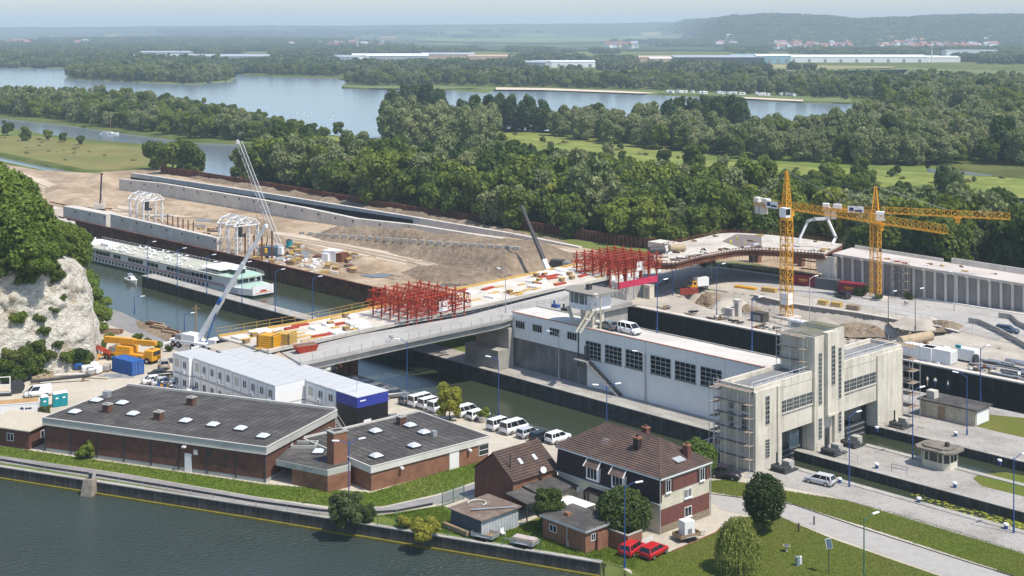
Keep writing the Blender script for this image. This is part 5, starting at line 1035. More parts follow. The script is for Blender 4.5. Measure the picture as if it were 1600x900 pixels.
# cottage with ridge across
ct = thing('brick_cottage', 'small brick cottage with brown tiled gable roof left of the house', 'house', L(-19.3, -49.4), LA)
MB().box(0, 7.4, 0, 8.0, 0, 4.0).add([(0, .0, 4), (7.4, .0, 4), (3.7, .0, 6.6), (0, .3, 4), (7.4, .3, 4), (3.7, .3, 6.6)], [(0, 1, 2), (5, 4, 3)]).add([(0, 7.7, 4), (7.4, 7.7, 4), (3.7, 7.7, 6.6), (0, 8, 4), (7.4, 8, 4), (3.7, 8, 6.6)], [(0, 1, 2), (5, 4, 3)]).build('wall', M_brick2, ct)
MB().box(-.003, 7.403, -.02, -.003, 0, 4.0).add([(0, -.01, 4), (7.4, -.01, 4), (3.7, -.01, 6.6)], [(0, 1, 2)]).build('gable_wall', M_brick, ct)
for a, b, c, d in (((7.7, -.2, 3.85), (7.7, 8.2, 3.85), (3.7, 8.2, 6.75), (3.7, -.2, 6.75)), ((-.3, 8.2, 3.85), (-.3, -.2, 3.85), (3.7, -.2, 6.75), (3.7, 8.2, 6.75))): m = MB(); courses(m, a, b, c, d, 12, .1); m.build('tiled_slope', M_tile, ct)
MB().tube((3.7, -.2, 6.8), (3.7, 8.2, 6.8), .12).build('ridge_tiles', M_tile, ct); MB().tube((6.0, .8, 4.6), (6.0, .8, 7.0), .09).build('flue_pipe', M_dark, ct)
MB().tube((7.75, 5.0, 4.3), (8.0, 4.9, 4.45), .42, 12).bar((7.4, 5, 4.1), (7.8, 5, 4.3), .05).build('dish', M_white, ct)
for y in (3.0, 5.6): MB().rbox((5.6, y, 5.45), (.9, .5, .08), 0, math.radians(36)).build('roof_window', M_dome, ct)
MB().box(7.41, 11.2, 2.0, 7.9, 0, 2.4).build('lean_to_wall', M_cream, ct); MB().add([(7.42, 1.6, 2.9), (11.6, 1.6, 2.45), (11.6, 7.85, 2.45), (7.42, 7.85, 2.9), (7.42, 1.6, 3.05), (11.6, 1.6, 2.6), (11.6, 7.85, 2.6), (7.42, 7.85, 3.05)], MB.BF).build('lean_to_roof', M_felt, ct)
MB().add([(7.42, -1.4, 2.6), (11.4, -1.4, 2.2), (11.4, 1.59, 2.2), (7.42, 1.59, 2.6), (7.42, -1.4, 2.75), (11.4, -1.4, 2.35), (11.4, 1.59, 2.35), (7.42, 1.59, 2.75)], MB.BF).build('porch_roof', M_felt, ct)
for x, y in ((11.2, -1.2), (11.2, 1.4), (8.5, -1.2)): MB().box(x-.07, x+.07, y-.07, y+.07, 0, 2.25).build('porch_post', M_dark, ct)
# grey lean-to shed
gs = thing('grey_shed', 'low shed with slate grey side and pale corrugated front', 'shed', L(-13.2, -58.8), LA)
MB().box(0, 5.6, 0, 6.2, 0, 2.3).build('wall', mat('slate_grey_boards', (.075, .085, .10), .8, .15, 1.2), gs)
m = MB()
for i in range(26): m.box(5.61, 5.66 if i % 2 else 5.7, i*.238, i*.238+.236, .05, 2.25)
m.build('corrugated_front', mat('pale_corrugated', (.42, .44, .45), .7, .2, 1.2), gs)
MB().add([(-.3, -.3, 2.32), (6.0, -.3, 2.32), (6.0, 6.5, 2.5), (-.3, 6.5, 2.5), (-.3, -.3, 2.46), (6.0, -.3, 2.46), (6.0, 6.5, 2.64), (-.3, 6.5, 2.64)], MB.BF).build('roof', mat('mossy_roof', (.17, .125, .10), .95, .3, 1, .1, (.24, .2, .17), .4), gs)
MB().path([Vector((1.5+1.1*math.cos(t*.5), 3+1.2*math.sin(t*.5), 2.72)) for t in range(9)], .09).build('hose', M_concn, gs)
MB().bar((2.6, 1.0, 2.66), (5.8, 5.6, 2.74), .35, .06).build('ladder', M_galv, gs); MB().bar((-.5, -.7, .5), (4.0, -.7, .5), .5, .5).build('log_stack', M_wood, gs)
# flat-roofed outbuilding and garden wall
ob = thing('brick_outbuilding', 'low brick outbuilding with grey flat roof before the house', 'outbuilding', L(-3.0, -52.8), LA)
MB().box(0, 7.2, 0, 5.2, 0, 2.6).build('wall', M_brick2, ob); MB().box(-.2, 7.45, -.25, 5.4, 2.6, 2.85).build('roof', M_felt, ob); MB().box(-.25, 7.5, -.32, -.26, 2.55, 2.8).box(7.46, 7.52, -.32, 5.4, 2.55, 2.8).build('gutter', M_zinc, ob); MB().box(2.0, 2.7, 1.6, 2.2, 2.851, 3.25).build('chimney', M_brick2, ob)
win(ob, (1.2, 0, 1.2), (1, 0, 0), (0, -1, 0), 1.2, .8, 2, 1); win(ob, (7.2, .9, 1.3), (0, 1, 0), (1, 0, 0), .7, .8, 2, 1); MB().tube((4.2, -.08, 0), (4.2, -.08, 2.55), .06).build('downpipe', M_zinc, ob)
gw = thing('garden_wall', 'orange brick garden wall behind the red cars', 'wall', L(4.3, -51.6), LA); MB().box(0, .3, .5, 1, 0, 2.1).box(.01, 2.9, 2.6, 2.85, 0, 2.0).box(2.91, 3.15, 2.6, 5.2, 0, 2.0).box(-.0, .25, 1.01, 2.6, 0, 2.0).build('wall', M_brick2, gw); MB().box(-.05, 3.2, 2.55, 2.9, 2.001, 2.1).box(2.86, 3.2, 2.91, 5.25, 2.001, 2.1).build('coping', M_conc, gw)
tn = thing('white_awning', 'white fabric awning in the yard between cottage and house', 'awning', L(-4.6, -45.5), LA); MB().add([(-2.2, -1.5, 2.1), (2.2, -1.5, 2.1), (2.2, 1.5, 2.1), (-2.2, 1.5, 2.1), (-1.4, 0, 2.6), (1.4, 0, 2.6)], [(0, 1, 5, 4), (1, 2, 5), (2, 3, 4, 5), (3, 0, 4), (3, 2, 1, 0)]).build('canopy', M_white, tn)
for x in (-2.1, 2.1):
    for y in (-1.4, 1.4): MB().tube((x, y, 0), (x, y, 2.1), .04).build('pole', M_white, tn)
# white picket gate
pg = thing('picket_gate', 'white picket gate beside the garden wall', 'gate', L(7.6, -46.6), LA+math.pi/2); pk = MB().box(-.05, .05, 0, .03, 0, 1.1).mesh('picket', M_white)
for i in range(11): link('picket', pk, pg).location = (i*.19, 0, 0)
MB().box(-.1, 2.0, .031, .08, .3, .38).box(-.1, 2.0, .031, .08, .8, .88).build('rail', M_white, pg)
# guardrail by the riverside path, green fence
def px_line(pts, n): 
    out = []
    for a, b in zip(pts, pts[1:]):
        for i in range(n): out.append(a.lerp(b, i/n))
    return out+[pts[-1]]
def guardrail(pts, label, step=4.0):
    o = thing('guard_rail', label, 'guard rail', pts[0]); base = Vector(pts[0]); q = [Vector(p)-base for p in pts]; m = MB()
    for a, b in zip(q, q[1:]): m.bar(a+Vector((0, 0, .72)), b+Vector((0, 0, .72)), .08, .30)
    m.build('beam', M_dark, o); pm = MB().box(-.05, .05, -.05, .05, 0, .8).mesh('post', M_galv)
    for a, b in zip(q, q[1:]):
        n = max(1, round((b-a).length/step))
        for i in range(n): link('post', pm, o).location = a.lerp(b, i/n)
    return o
guardrail(PX([(-60, 717), (0, 726), (70, 738), (139, 748)]), 'dark guard rail left of the stone mooring buttress'); guardrail(PX([(150, 750), (300, 775), (400, 792), (500, 806), (560, 811), (620, 807), (676, 796)]), 'dark guard rail along the riverside path before the brick hall')
bt = thing('mooring_buttress', 'stone buttress with iron bollard in the river wall', 'buttress', G(142, 754), math.radians(-19)); MB().add([(-1.0, -1.6, -4), (1.0, -1.6, -4), (.8, .3, -4), (-.8, .3, -4), (-.75, -.7, .6), (.75, -.7, .6), (.7, .4, .6), (-.7, .4, .6)], MB.BF).build('block', mat('old_stone', (.30, .26, .21), .95, .3, 1.5, .3), bt); MB().tube((0, -.1, .6), (0, -.1, 1.1), .25, 10).tube((0, -.1, 1.1), (0, -.1, 1.25), .33, 10).build('bollard', M_dark, bt)
pn = thing('mesh_fence_panel', 'dark green mesh gate panel across the lane by the shed', 'gate', G(691, 792), heading(G(691, 792), G(730, 778))); MB().box(0, .08, 0, .08, 0, 1.9).box(2.0, 2.08, 0, .08, 0, 1.9).box(4.0, 4.08, 0, .08, 0, 1.9).box(0, 4.08, .02, .06, 1.8, 1.88).box(0, 4.08, .02, .06, .1, .18).build('frame', M_green, pn)
m = MB()
for i in range(40): m.box(.1+i*.1, .115+i*.1, .03, .05, .18, 1.8)
m.build('mesh', M_green, pn)
fence_posts = thing('wire_fence', 'green wire fence on posts along the garden river wall', 'fence', G(590, 822)); fp = MB().tube((0, 0, 0), (0, 0, 1.3), .05, 6).mesh('post', M_green); bse = Vector(G(590, 822)); pp = PX([(590, 822), (618, 826), (645, 831), (673, 835), (700, 839), (728, 843), (785, 853), (845, 862)])
for p in pp: link('post', fp, fence_posts).location = p-bse
m = MB()
for a, b in zip(pp, pp[1:]):
    for z in (.4, .8, 1.2): m.tube(a-bse+Vector((0, 0, z)), b-bse+Vector((0, 0, z)), .012, 4)
m.build('wire', M_green, fence_posts)
railing(PX([(505, 578), (540, 589), (620, 613), (700, 637), (760, 654), (885, 689)]), 'blue grey guard rail on the canal edge behind the parked vans', .9, 2.6, M_grey, rails=(1.0, .6), r=.05)
# ------------------------------------------------ vehicles
vd = math.atan2(LV.y, LV.x)      # parked nose to the canal
def pc(kind, col, px, py, rz, label, z=0, **k): return car(kind, col, G(px, py, z+.0)+Vector((0, 0, .03)), rz, label, **k)
pr = vd+.02
for kind, col, px, py, lb in [
 ('estate', 'grey', 617, 621, 'dark grey estate car at the corner of the blue cabin'), ('hatch', 'grey', 641, 630, 'small dark hatchback left of the first white minibus'), ('minibus', 'white', 659, 633, 'white minibus, leftmost of the row by the canal'), ('van', 'white', 673, 637, 'white van squeezed between two white minibuses'), ('minibus', 'white', 690, 642, 'white minibus half hidden by the yellow green tree'),
 ('van', 'white', 730, 649, 'white van just right of the yellow green tree'), ('hatch', 'white', 747, 654, 'white hatchback beside the planter'), ('van', 'white', 781, 670, 'white van right of the planter'), ('minibus', 'white', 804, 675, 'large white minibus right of the planter'), ('hatch', 'silver', 826, 682, 'silver hatchback between minibus and black car'), ('hatch', 'black', 846, 688, 'black hatchback between silver and white cars'), ('suv', 'white', 872, 690, 'white car at the right end of the canal row')]:
    pc(kind, col, px, py, pr if kind != 'estate' else pr-.35, lb)
pc('hatch', 'blue', 573, 606, pr, 'dark blue car behind the blue cabin roof'); pc('saloon', 'silver', 556, 600, pr, 'silver car between dark cars behind the cabins'); pc('van', 'white', 508, 583, pr, 'white van under the bridge end behind the cabins', panel=True); pc('hatch', 'grey', 590, 612, pr, 'grey car in the row behind the blue cabin'); pc('hatch', 'grey', 614, 662, pr+1.2, 'grey car partly hidden right of the black cabin')
u0 = math.atan2(LU.y, LU.x)
pc('hatch', 'silver', 1281, 756, u0+math.pi+.15, 'silver hatchback parked on the lower lock quay'); pc('suv', 'purple', 1133, 747, u0+.35, 'dark car parked beside the gate house left end'); pc('hatch', 'red', 988, 864, vd+.25, 'left red hatchback against the garden wall'); pc('hatch', 'red', 1022, 868, vd+.12, 'right red hatchback on the drive edge')
pc('saloon', 'grey', 951, 514, u0+math.pi-.1, 'dark saloon on the hall roof, left of the pair', z=10.06); pc('van', 'white', 984, 521, u0-.05, 'white van on the hall roof beside the dark saloon', z=10.06)
pc('saloon', 'beige', 257, 574, u0+math.pi-.5, 'beige saloon alone on the yard left of the white cabins'); pc('van', 'white', 59, 619, math.radians(205), 'small white delivery van near the toilets', panel=True)
for i, (px, py, col) in enumerate([(243, 599, 'white'), (257, 602, 'silver'), (276, 607, 'silver'), (252, 590, 'black'), (312, 614, 'white')]): pc('saloon', col, px, py, u0+math.pi*.5-.35, ['white saloon nearest the brick roof left of the cabins', 'silver saloon beside the white one left of the cabins', 'pale saloon mostly hidden behind the brick roof edge', 'black saloon at the corner of the white cabins', 'white car roof peeking above the brick roof by the cabins'][i])
pc('suv', 'black', 1316, 466, u0+math.pi-.25, 'black car driving on the far road past containers'); pc('estate', 'blue', 1574, 520, u0+.25, 'dark blue car on the far road at the right edge')
# trailers
def trailer(loc, rz, label, load=None, W=1.7, Ln=3.0, m=M_galv):
    o = thing('car_trailer', label, 'trailer', loc, rz)
    MB().box(-Ln/2, Ln/2, -W/2, W/2, .5, .58).build('bed', M_wood, o); MB().box(-Ln/2, Ln/2, -W/2-.05, -W/2, .5, .95).box(-Ln/2, Ln/2, W/2, W/2+.05, .5, .95).box(-Ln/2-.05, -Ln/2, -W/2, W/2, .5, .95).box(Ln/2, Ln/2+.05, -W/2, W/2, .5, .95).build('side_board', m, o)
    MB().bar((Ln/2, 0, .5), (Ln/2+1.3, 0, .5), .1).tube((Ln/2+1.1, 0, .5), (Ln/2+1.1, 0, .05), .04).build('drawbar', M_galv, o)
    for x in (-.4, .35):
        for s in (-1, 1): wv = link('wheel', MB().tube((0, -.09, 0), (0, .09, 0), .3, 12).mesh('wheel', M_tyre), o); wv.location = (x, s*(W/2+.17), .3)
    for s in (-1, 1): MB().box(-.85, .8, s*(W/2+.06), s*(W/2+.28), .63, .68).build('mudguard', M_galv, o)
    if load: load(o)
    return o
trailer(G(758, 843), u0+math.pi+.3, 'empty grey trailer on the grass before the shed')
def slabs(o): MB().box(-1.5, 1.5, -.7, .7, .585, 1.0).build('load', M_rope, o); MB().box(-1.4, 1.4, -.6, .6, 1.001, 1.15).build('tarpaulin', mat('pink_grey_board', (.45, .38, .36), .8, .2), o)
trailer(G(820, 854), u0+math.pi+.3, 'trailer loaded with boards behind the river wall', slabs)
def gen(o):
    MB().box(-.75, .75, -.65, .65, .6, 2.4).build('generator_box', M_white, o); MB().box(-.3, .3, -.66, -.651, .9, 1.5).build('panel_door', M_grey, o)
trailer(G(1073, 843), vd-.25, 'trailer carrying a white generator box beside the house', gen, m=M_wood)
# yellow-cabbed truck, tower-crane area vehicles
def flat_truck(loc, rz, label, cabm, boxm, name='truck', bl=3.2, bh=2.0):
    o = thing(name, label, 'truck', loc, rz)
    cbn = MB().add([(1.3, -.95, .5), (2.9, -.95, .5), (2.9, .95, .5), (1.3, .95, .5), (1.3, -.9, 2.1), (2.3, -.9, 2.1), (2.3, .9, 2.1), (1.3, .9, 2.1)], MB.BF).build('cab', cabm, o); bevel(cbn, .08)
    MB().add([(2.37, -.8, 2.0), (2.37, .8, 2.0), (2.75, .8, 1.2), (2.75, -.8, 1.2)], [(0, 3, 2, 1)]).box(1.6, 2.2, -.97, -.93, 1.3, 1.9).box(1.6, 2.2, .93, .97, 1.3, 1.9).build('windows', M_glass, o)
    MB().box(1.2-bl, 1.2, -1.0, 1.0, .8, .8+bh).build('box_body', boxm, o); MB().box(1.2-bl, 2.7, -.8, .8, .4, .79).build('chassis', M_dark, o)
    for x in (2.1, .5-bl*.6):
        for s in (-1, 1): wv = link('wheel', MB().tube((0, -.13, 0), (0, .13, 0), .4, 14).mesh('wheel', M_tyre), o); wv.location = (x, s*.85, .4); MB().tube((0, -.14, 0), (0, .14, 0), .22, 10).build('rim', M_hub, wv)
    return o
flat_truck(G(1093, 452)+Vector((0, 0, .1)), math.radians(205), 'small truck with yellow cab and white box at the road bend', M_yellow, M_white)
# ------------------------------------------------ bridges
def ribbon(name, near, far, th, m, parent, skirt=None):
    """slab between two edge lines; th its thickness or, with skirt, the level it reaches down to"""
    n = len(near); v = []; 
    for a, b in zip(near, far):
        a, b = Vector(a), Vector(b); za = Vector((a.x, a.y, a.z-th if skirt is None else skirt)); zb = Vector((b.x, b.y, b.z-th if skirt is None else skirt)); v += [a, b, zb, za]
    f = []
    for i in range(n-1):
        for k in range(4): p, q = i*4+k, i*4+(k+1) % 4; f.append((p, p+4, q+4, q))
    f += [(0, 1, 2, 3), tuple(4*(n-1)+k for k in (3, 2, 1, 0))]
    return MB().add(v, f).build(name, m, parent)
def rel(pts, o): return [Vector(p)-Vector(o.location) for p in pts]
NE = [G(470, 568, 6.5), G(640, 531, 8), G(785, 501, 9.2), G(880, 471, 8.6)]; FE = [G(440, 551, 6.3), G(560, 523, 7.2), G(726, 494, 8.9), G(862, 459, 8.4)]
ob_ = thing('road_bridge', 'old concrete road bridge with railing crossing the canal beside the hall', 'bridge', G(640, 560))
ribbon('deck', rel(NE, ob_), rel(FE, ob_), .45, M_road, ob_)
NG = [p+LU*-.5+Vector((0, 0, -.46)) for p in NE]; FG = [p+LU*.5+Vector((0, 0, -.46)) for p in FE]
ribbon('girder', rel(NG, ob_), rel(FG, ob_), 1.1, M_conc, ob_)
hp = [NE[0]+LU*-.8+Vector((0, 0, -1.57)), NE[0].lerp(NE[1], .35)+LU*-.8+Vector((0, 0, -1.57))]; hq_ = [FE[0]+LU*.8+Vector((0, 0, -1.57)), FE[0].lerp(FE[1], .35)+LU*.8+Vector((0, 0, -1.57))]
MB().add([(p-ob_.location) for p in (hp[0], hp[1], hq_[1], hq_[0])]+[hp[0]-ob_.location+Vector((0, 0, -1.8)), hq_[0]-ob_.location+Vector((0, 0, -1.8))], [(0, 1, 4), (3, 5, 2), (1, 2, 5, 4), (0, 4, 5, 3)]).build('haunch', M_conc, ob_)
M_rcol = mat('brown_column', (.20, .10, .06), .8, .2, 1)
for px, py in ((541, 586), (553, 587), (533, 580)): p = G(px, py)-ob_.location; MB().tube((p.x, p.y, -4), (p.x, p.y, 6.2), .75, 14).build('column', M_rcol, ob_)
p = G(770, 560)-ob_.location; MB().rbox((L(-71, 1.5)-ob_.location)+Vector((0, 0, 3.6)), (9, 1.3, 7.2), LA).build('abutment', M_conc, ob_)
MB().rbox((L(-71, -.5)-ob_.location)+Vector((0, 0, 1.8)), (9, 2.6, 3.4), LA).build('abutment_foot', M_conc, ob_)
railing([p+LU*-.25 for p in NE[:3]], 'grey steel railing on the near side of the road bridge', 1.1, 2.2, M_grey, rails=(1, .72, .42, .12), r=.035)
railing([p+LU*.25 for p in FE], 'grey railing on the far side of the road bridge', 1.1, 2.4, M_grey, rails=(1, .5))
NA = [G(880, 471, 8.55), G(950, 453, 5.5), G(1005, 442, 2.5), G(1050, 434, .12)]; FA = [G(862, 459, 8.35), G(930, 442, 5.5), G(985, 432, 2.5), G(1030, 424, .12)]
ra_ = thing('road_ramp', 'pale road ramp descending from the bridge behind the control tower', 'ramp', G(950, 453)); ribbon('carriageway', rel(NA, ra_), rel(FA, ra_), 0, M_road, ra_, skirt=0)
railing(NA, 'thin railing along the ramp behind the control tower', 1.1, 2.4, M_grey, rails=(1, .5))
for i in range(9): q = FA[1].lerp(FA[3], i/8); c = thing('barrier_block', 'white concrete barrier block along the ramp below the red scaffold', 'barrier', q+Vector((0, 0, .02)), heading(FA[1], FA[3]), 'white barrier blocks along the ramp'); MB().sweep_x([(-.3, 0), (.3, 0), (.12, .35), (.1, .85), (-.1, .85), (-.12, .35)], -1.1, 1.1).build('block', M_white, c)
la_ = thing('bridge_embankment', 'earth embankment carrying the bridge end behind the white cabins', 'embankment', G(430, 560)); ep = [G(470, 570, 6.2), G(440, 551, 6.2), G(345, 526, 5.2), G(310, 534, 3.6), G(340, 552, 4.2), G(400, 562, 5.5)]
MB().prism([(p-la_.location).to_2d() for p in ep], 0, [p.z-.06 for p in ep]).build('fill', M_sandp, la_)
# new bridge deck
nb = thing('new_bridge_deck', 'long pale bridge deck under construction with dark edge beam', 'bridge', G(640, 500))
NN = [G(420, 549, 6.6), G(560, 519, 7.1), G(700, 490, 8.1), G(790, 470, 8.2), G(880, 449, 8.2), G(955, 434, 8)]; NF = [G(340, 526, 6.4), G(480, 503, 7), G(600, 478, 7.8), G(715, 452, 8.2), G(830, 428, 8.2), G(905, 412, 8)]
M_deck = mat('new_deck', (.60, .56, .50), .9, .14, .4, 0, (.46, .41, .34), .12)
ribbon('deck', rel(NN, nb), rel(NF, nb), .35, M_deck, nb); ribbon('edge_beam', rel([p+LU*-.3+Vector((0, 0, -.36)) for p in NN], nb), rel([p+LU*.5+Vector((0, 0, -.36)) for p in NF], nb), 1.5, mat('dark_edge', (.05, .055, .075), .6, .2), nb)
ribbon('kerb', rel([p+Vector((0, 0, .3)) for p in NN], nb), rel([p+LU*-.5+Vector((0, 0, .3)) for p in NN], nb), .29, M_concn, nb); ribbon('kerb', rel([p+LU*.5+Vector((0, 0, .35)) for p in NF], nb), rel([p+Vector((0, 0, .35)) for p in NF], nb), .34, M_timb, nb)
for i in (1, 3, 4): p = NN[i].lerp(NF[i], .5)-nb.location; MB().rbox((p.x, p.y, 1.2), (9, 2, 10.5), LA).build('pier', M_concn, nb)
railing([p+Vector((0, 0, .35)) for p in NF[:3]], 'yellow timber handrail on the canal side of the new bridge deck', 1.2, 2.5, M_timb, rails=(1, .5), r=.035)
g = random.Random(12)
for i in range(120):                                    # loose material on the deck
    t = g.uniform(.0, 4.95); k = int(t); s = g.uniform(.1, .9)
    if 1.45 < t < 2.6: continue
    a = NN[k].lerp(NN[k+1], t-k).lerp(NF[k].lerp(NF[k+1], t-k), s); dirn = heading(NN[k], NN[k+1]); ty = g.choice(['plank', 'plank', 'beam', 'crate', 'mat'])
    mt, nm = {'plank': (M_timb, 'timber_stack'), 'beam': (M_red, 'steel_beam'), 'crate': (M_wood, 'crate'), 'mat': (M_white, 'insulation_board')}[ty]
    zone_ = 'left part' if t < 1.5 else 'right part'
    o = thing(nm, {'plank': 'yellow timber planks lying on the %s of the new bridge deck', 'beam': 'red steel beam lying on the %s of the new bridge deck', 'crate': 'brown crate standing on the %s of the new bridge deck', 'mat': 'white board stack on the %s of the new bridge deck'}[ty] % zone_, {'plank': 'timber', 'beam': 'steel beam', 'crate': 'crate', 'mat': 'boards'}[ty], a+Vector((0, 0, .02)), dirn+g.uniform(-.15, .15), {'plank': 'timber', 'beam': 'steel beams', 'crate': 'crates', 'mat': 'boards'}[ty]+' on the new bridge deck, '+zone_)
    if ty == 'crate':
        MB().box(-.55, .55, -.45, .45, 0, .7).build('box', mt, o); MB().box(-.6, .6, -.5, .5, .701, .76).build('lid', M_timb, o)
    else:
        ln = g.uniform(1.5, 4); w_ = {'plank': .25, 'beam': .3, 'mat': .8}[ty]
        for j in range(3): MB().box(-ln/2+g.uniform(-.2, .2), ln/2, (j-1)*w_*1.1, (j-1)*w_*1.1+w_, 0, {'plank': .12, 'beam': .28, 'mat': .35}[ty]).build({'plank': 'plank', 'beam': 'bar', 'mat': 'board'}[ty], mt, o)
# formwork stacks and skips by the bridge end
for px, py, lb, mt in ((445, 541, 'tall stack of yellow formwork panels at the bridge end', M_timb), (420, 544, 'second stack of yellow formwork panels left of the tall one', M_yellow)):
    o = thing('formwork_stack', lb, 'formwork', G(px, py, 6.4), LA+.4)
    for k in range(7): MB().box(-1.8, 1.8, -1.2, 1.2, k*.36, k*.36+.28).build('panel', mt, o)
    for x in (-1.5, 1.5): MB().box(x-.08, x+.08, -1.22, 1.22, -.02, 2.5).build('strap', M_dark, o)
def skip(loc, rz, label, m, L_=4.0):
    o = thing('skip', label, 'skip', loc, rz); MB().add([(-L_*.38, -.8, 0), (L_*.38, -.8, 0), (L_*.38, .8, 0), (-L_*.38, .8, 0), (-L_/2, -.95, 1.1), (L_/2, -.95, 1.1), (L_/2, .95, 1.1), (-L_/2, .95, 1.1)], MB.BF).build('tub', m, o); MB().box(-L_/2+.15, L_/2-.15, -.8, .8, 1.101, 1.14).build('rubble', M_earth, o)
    for s in (-1, 1): MB().box(-L_/2, L_/2, s*.95-.06, s*.95+.06, 1.02, 1.18).build('rim', m, o)
    for i in range(5): MB().box(-1.4+i*.7, -1.32+i*.7, -.98, -.9, .2, 1.02).build('rib', m, o)
    return o
skip(G(478, 549, 6.6), heading(NE[0], NE[1]), 'rust red skip standing on the left end of the road bridge', M_red)
# red space-frame scaffolds
def space_frame(loc, rz, nx, ny, bx, by, h, label, net=True):
    o = thing('red_scaffold_frame', label, 'scaffold', loc, rz); pm = MB().box(-.11, .11, -.11, .11, -2.0, h+.5).mesh('post', M_red); g = random.Random(nx)
    for i in range(nx+1):
        for j in range(ny+1):
            if i in (0, nx) or j in (0, ny) or (i+j) % 2 == 0: link('post', pm, o).location = (i*bx, j*by, 0)
    for i in range(nx+1):
        m = MB(); lattice(m, (i*bx, -1.5, 1.2), (i*bx, ny*by+1.5, 1.2), (0, 0, 1), .4, 1.3, ny*3, .045); m.bar((i*bx, -.5, h), (i*bx, ny*by+.5, h), .13); m.build('cross_truss', M_red, o)
    for j in range(ny+1):
        m = MB(); lattice(m, (-1.5, j*by, h*.55), (nx*bx+1.5, j*by, h*.55), (0, 0, 1), .4, h*.4, nx*3, .045); m.build('long_truss', M_red, o)
    m = MB()
    for k in range(nx*ny*4): i, j = g.randrange(nx), g.randrange(ny); a = Vector((i*bx, j*by, g.choice((0, h*.5)))); m.bar(a, a+Vector((bx*g.choice((1, -.0)), by, h*.5)), .08)
    m.build('brace', M_red, o)
    if net: MB().box(nx*bx+.2, nx*bx+.25, 0, ny*by, -1.9, -.5).build('netting', M_pink, o)
    if net: MB().box(nx*bx+.27, nx*bx+.3, ny*by*.45, ny*by*.62, h*.3, h*.75).build('white_sheet', M_white, o)
    return o
c = NN[2].lerp(NF[2], .5); space_frame(G(654, 489, 8.2)-LU*6.5-LV*5.8, LA, 5, 4, 2.6, 2.9, 4.3, 'red steel scaffold frame on the new bridge over the canal')
q = G(963, 426, 8); space_frame(q-LU*6.2-LV*6.2, LA, 5, 5, 2.5, 2.5, 4.3, 'red steel scaffold frame at the right end of the straight deck')
# curved part
def spline(p, n=5):
    out = []
    for i in range(len(p)-1):
        a, b, c, d = p[max(0, i-1)], p[i], p[i+1], p[min(len(p)-1, i+2)]
        for k in range(n): t = k/n; out.append(.5*((2*b)+(c-a)*t+(2*a-5*b+4*c-d)*t*t+(3*b-a-3*c+d)*t**3))
    return out+[p[-1]]
cv = thing('curved_bridge', 'curved bridge deck on brown falsework with fresh concrete surface', 'bridge', G(1150, 420)); zc = 8.4
CF = spline([G(*p, zc) for p in ((1018, 390), (1052, 381), (1092, 372), (1134, 364), (1190, 366), (1250, 372), (1316, 381))]); CN = spline([G(*p, zc) for p in ((1024, 410), (1056, 410), (1085, 403), (1115, 397), (1160, 390), (1215, 391), (1288, 396))])
ribbon('deck', rel(CN, cv), rel(CF, cv), .4, mat('fresh_white_concrete', (.56, .52, .46), .85, .14, .4, 0, (.40, .35, .29), .12), cv); ribbon('falsework', rel([p+Vector((0, 0, -.42)) for p in CN], cv), rel([p+Vector((0, 0, -.42)) for p in CF], cv), 1.1, M_rust, cv)
MB().add([p-cv.location+Vector((0, 0, .03)) for p in (G(1128, 377, zc), G(1162, 389, zc), G(1190, 388, zc), G(1190, 368, zc), G(1150, 366, zc))], [(0, 1, 2, 3, 4)]).build('reinforcement_mat', mat('grey_rebar', (.20, .17, .16), .9, .3, 1.5), cv)
m = MB(); mk = MB()
for a, b in list(zip(CN, CN[1:])):
    n = max(1, round((b-a).length/.9))
    for i in range(n): p = a.lerp(b, i/n)-cv.location; m.bar(p+Vector((0, 0, -1.8)), p+Vector((-.1, -.25, .55)), .14)
    mk.bar(a-cv.location+Vector((0, 0, .45)), b-cv.location+Vector((0, 0, .45)), .1).bar(a-cv.location+Vector((0, -.3, -.1)), b-cv.location+Vector((0, -.3, -.1)), .5, .12)
for a, b in list(zip(CF, CF[1:])):
    for k in (.4, .8): mk.bar(a-cv.location+Vector((0, 0, k)), b-cv.location+Vector((0, 0, k)), .09)
    n = max(1, round((b-a).length/1.8))
    for i in range(n): p = a.lerp(b, i/n)-cv.location; m.bar(p, p+Vector((0, 0, .95)), .12)
m.build('falsework_posts', M_rust, cv)['kind'] = 'stuff'; mk.build('handrail', M_rust, cv)
for px, py in ((1072, 424), (1112, 420), (1176, 418), (1184, 418), (1245, 420), (1252, 424)): p = G(px, py-8)-cv.location; MB().rbox((p.x, p.y, 3.2), (1.3, 1.6, 6.5), LA).build('column', M_rcol if px != 1176 else M_dark, cv)
p = G(1040, 420)-cv.location; MB().rbox((p.x, p.y+3, 3.4), (7, 5, 6.2), LA).build('abutment', M_concn, cv)
for px, py, lb in ((1142, 384, 'worker in yellow jacket on the curved deck, left one'), (1151, 378, 'worker in yellow jacket bending at the reinforcement'), (1164, 386, 'worker in yellow jacket at the deck edge')): person(G(px, py, zc+.03), px*.9, lb, person_mesh('worker', {} if px != 1151 else {'che': (0, .12, 1.28, .145), 'nek': (0, .2, 1.4, .055), 'hed': (0, .26, 1.5, .095), 'top': (0, .32, 1.6, .075), 'shol': (-.17, .14, 1.36, .06), 'shor': (.17, .14, 1.36, .06)}, M_hv, M_hv, M_white))
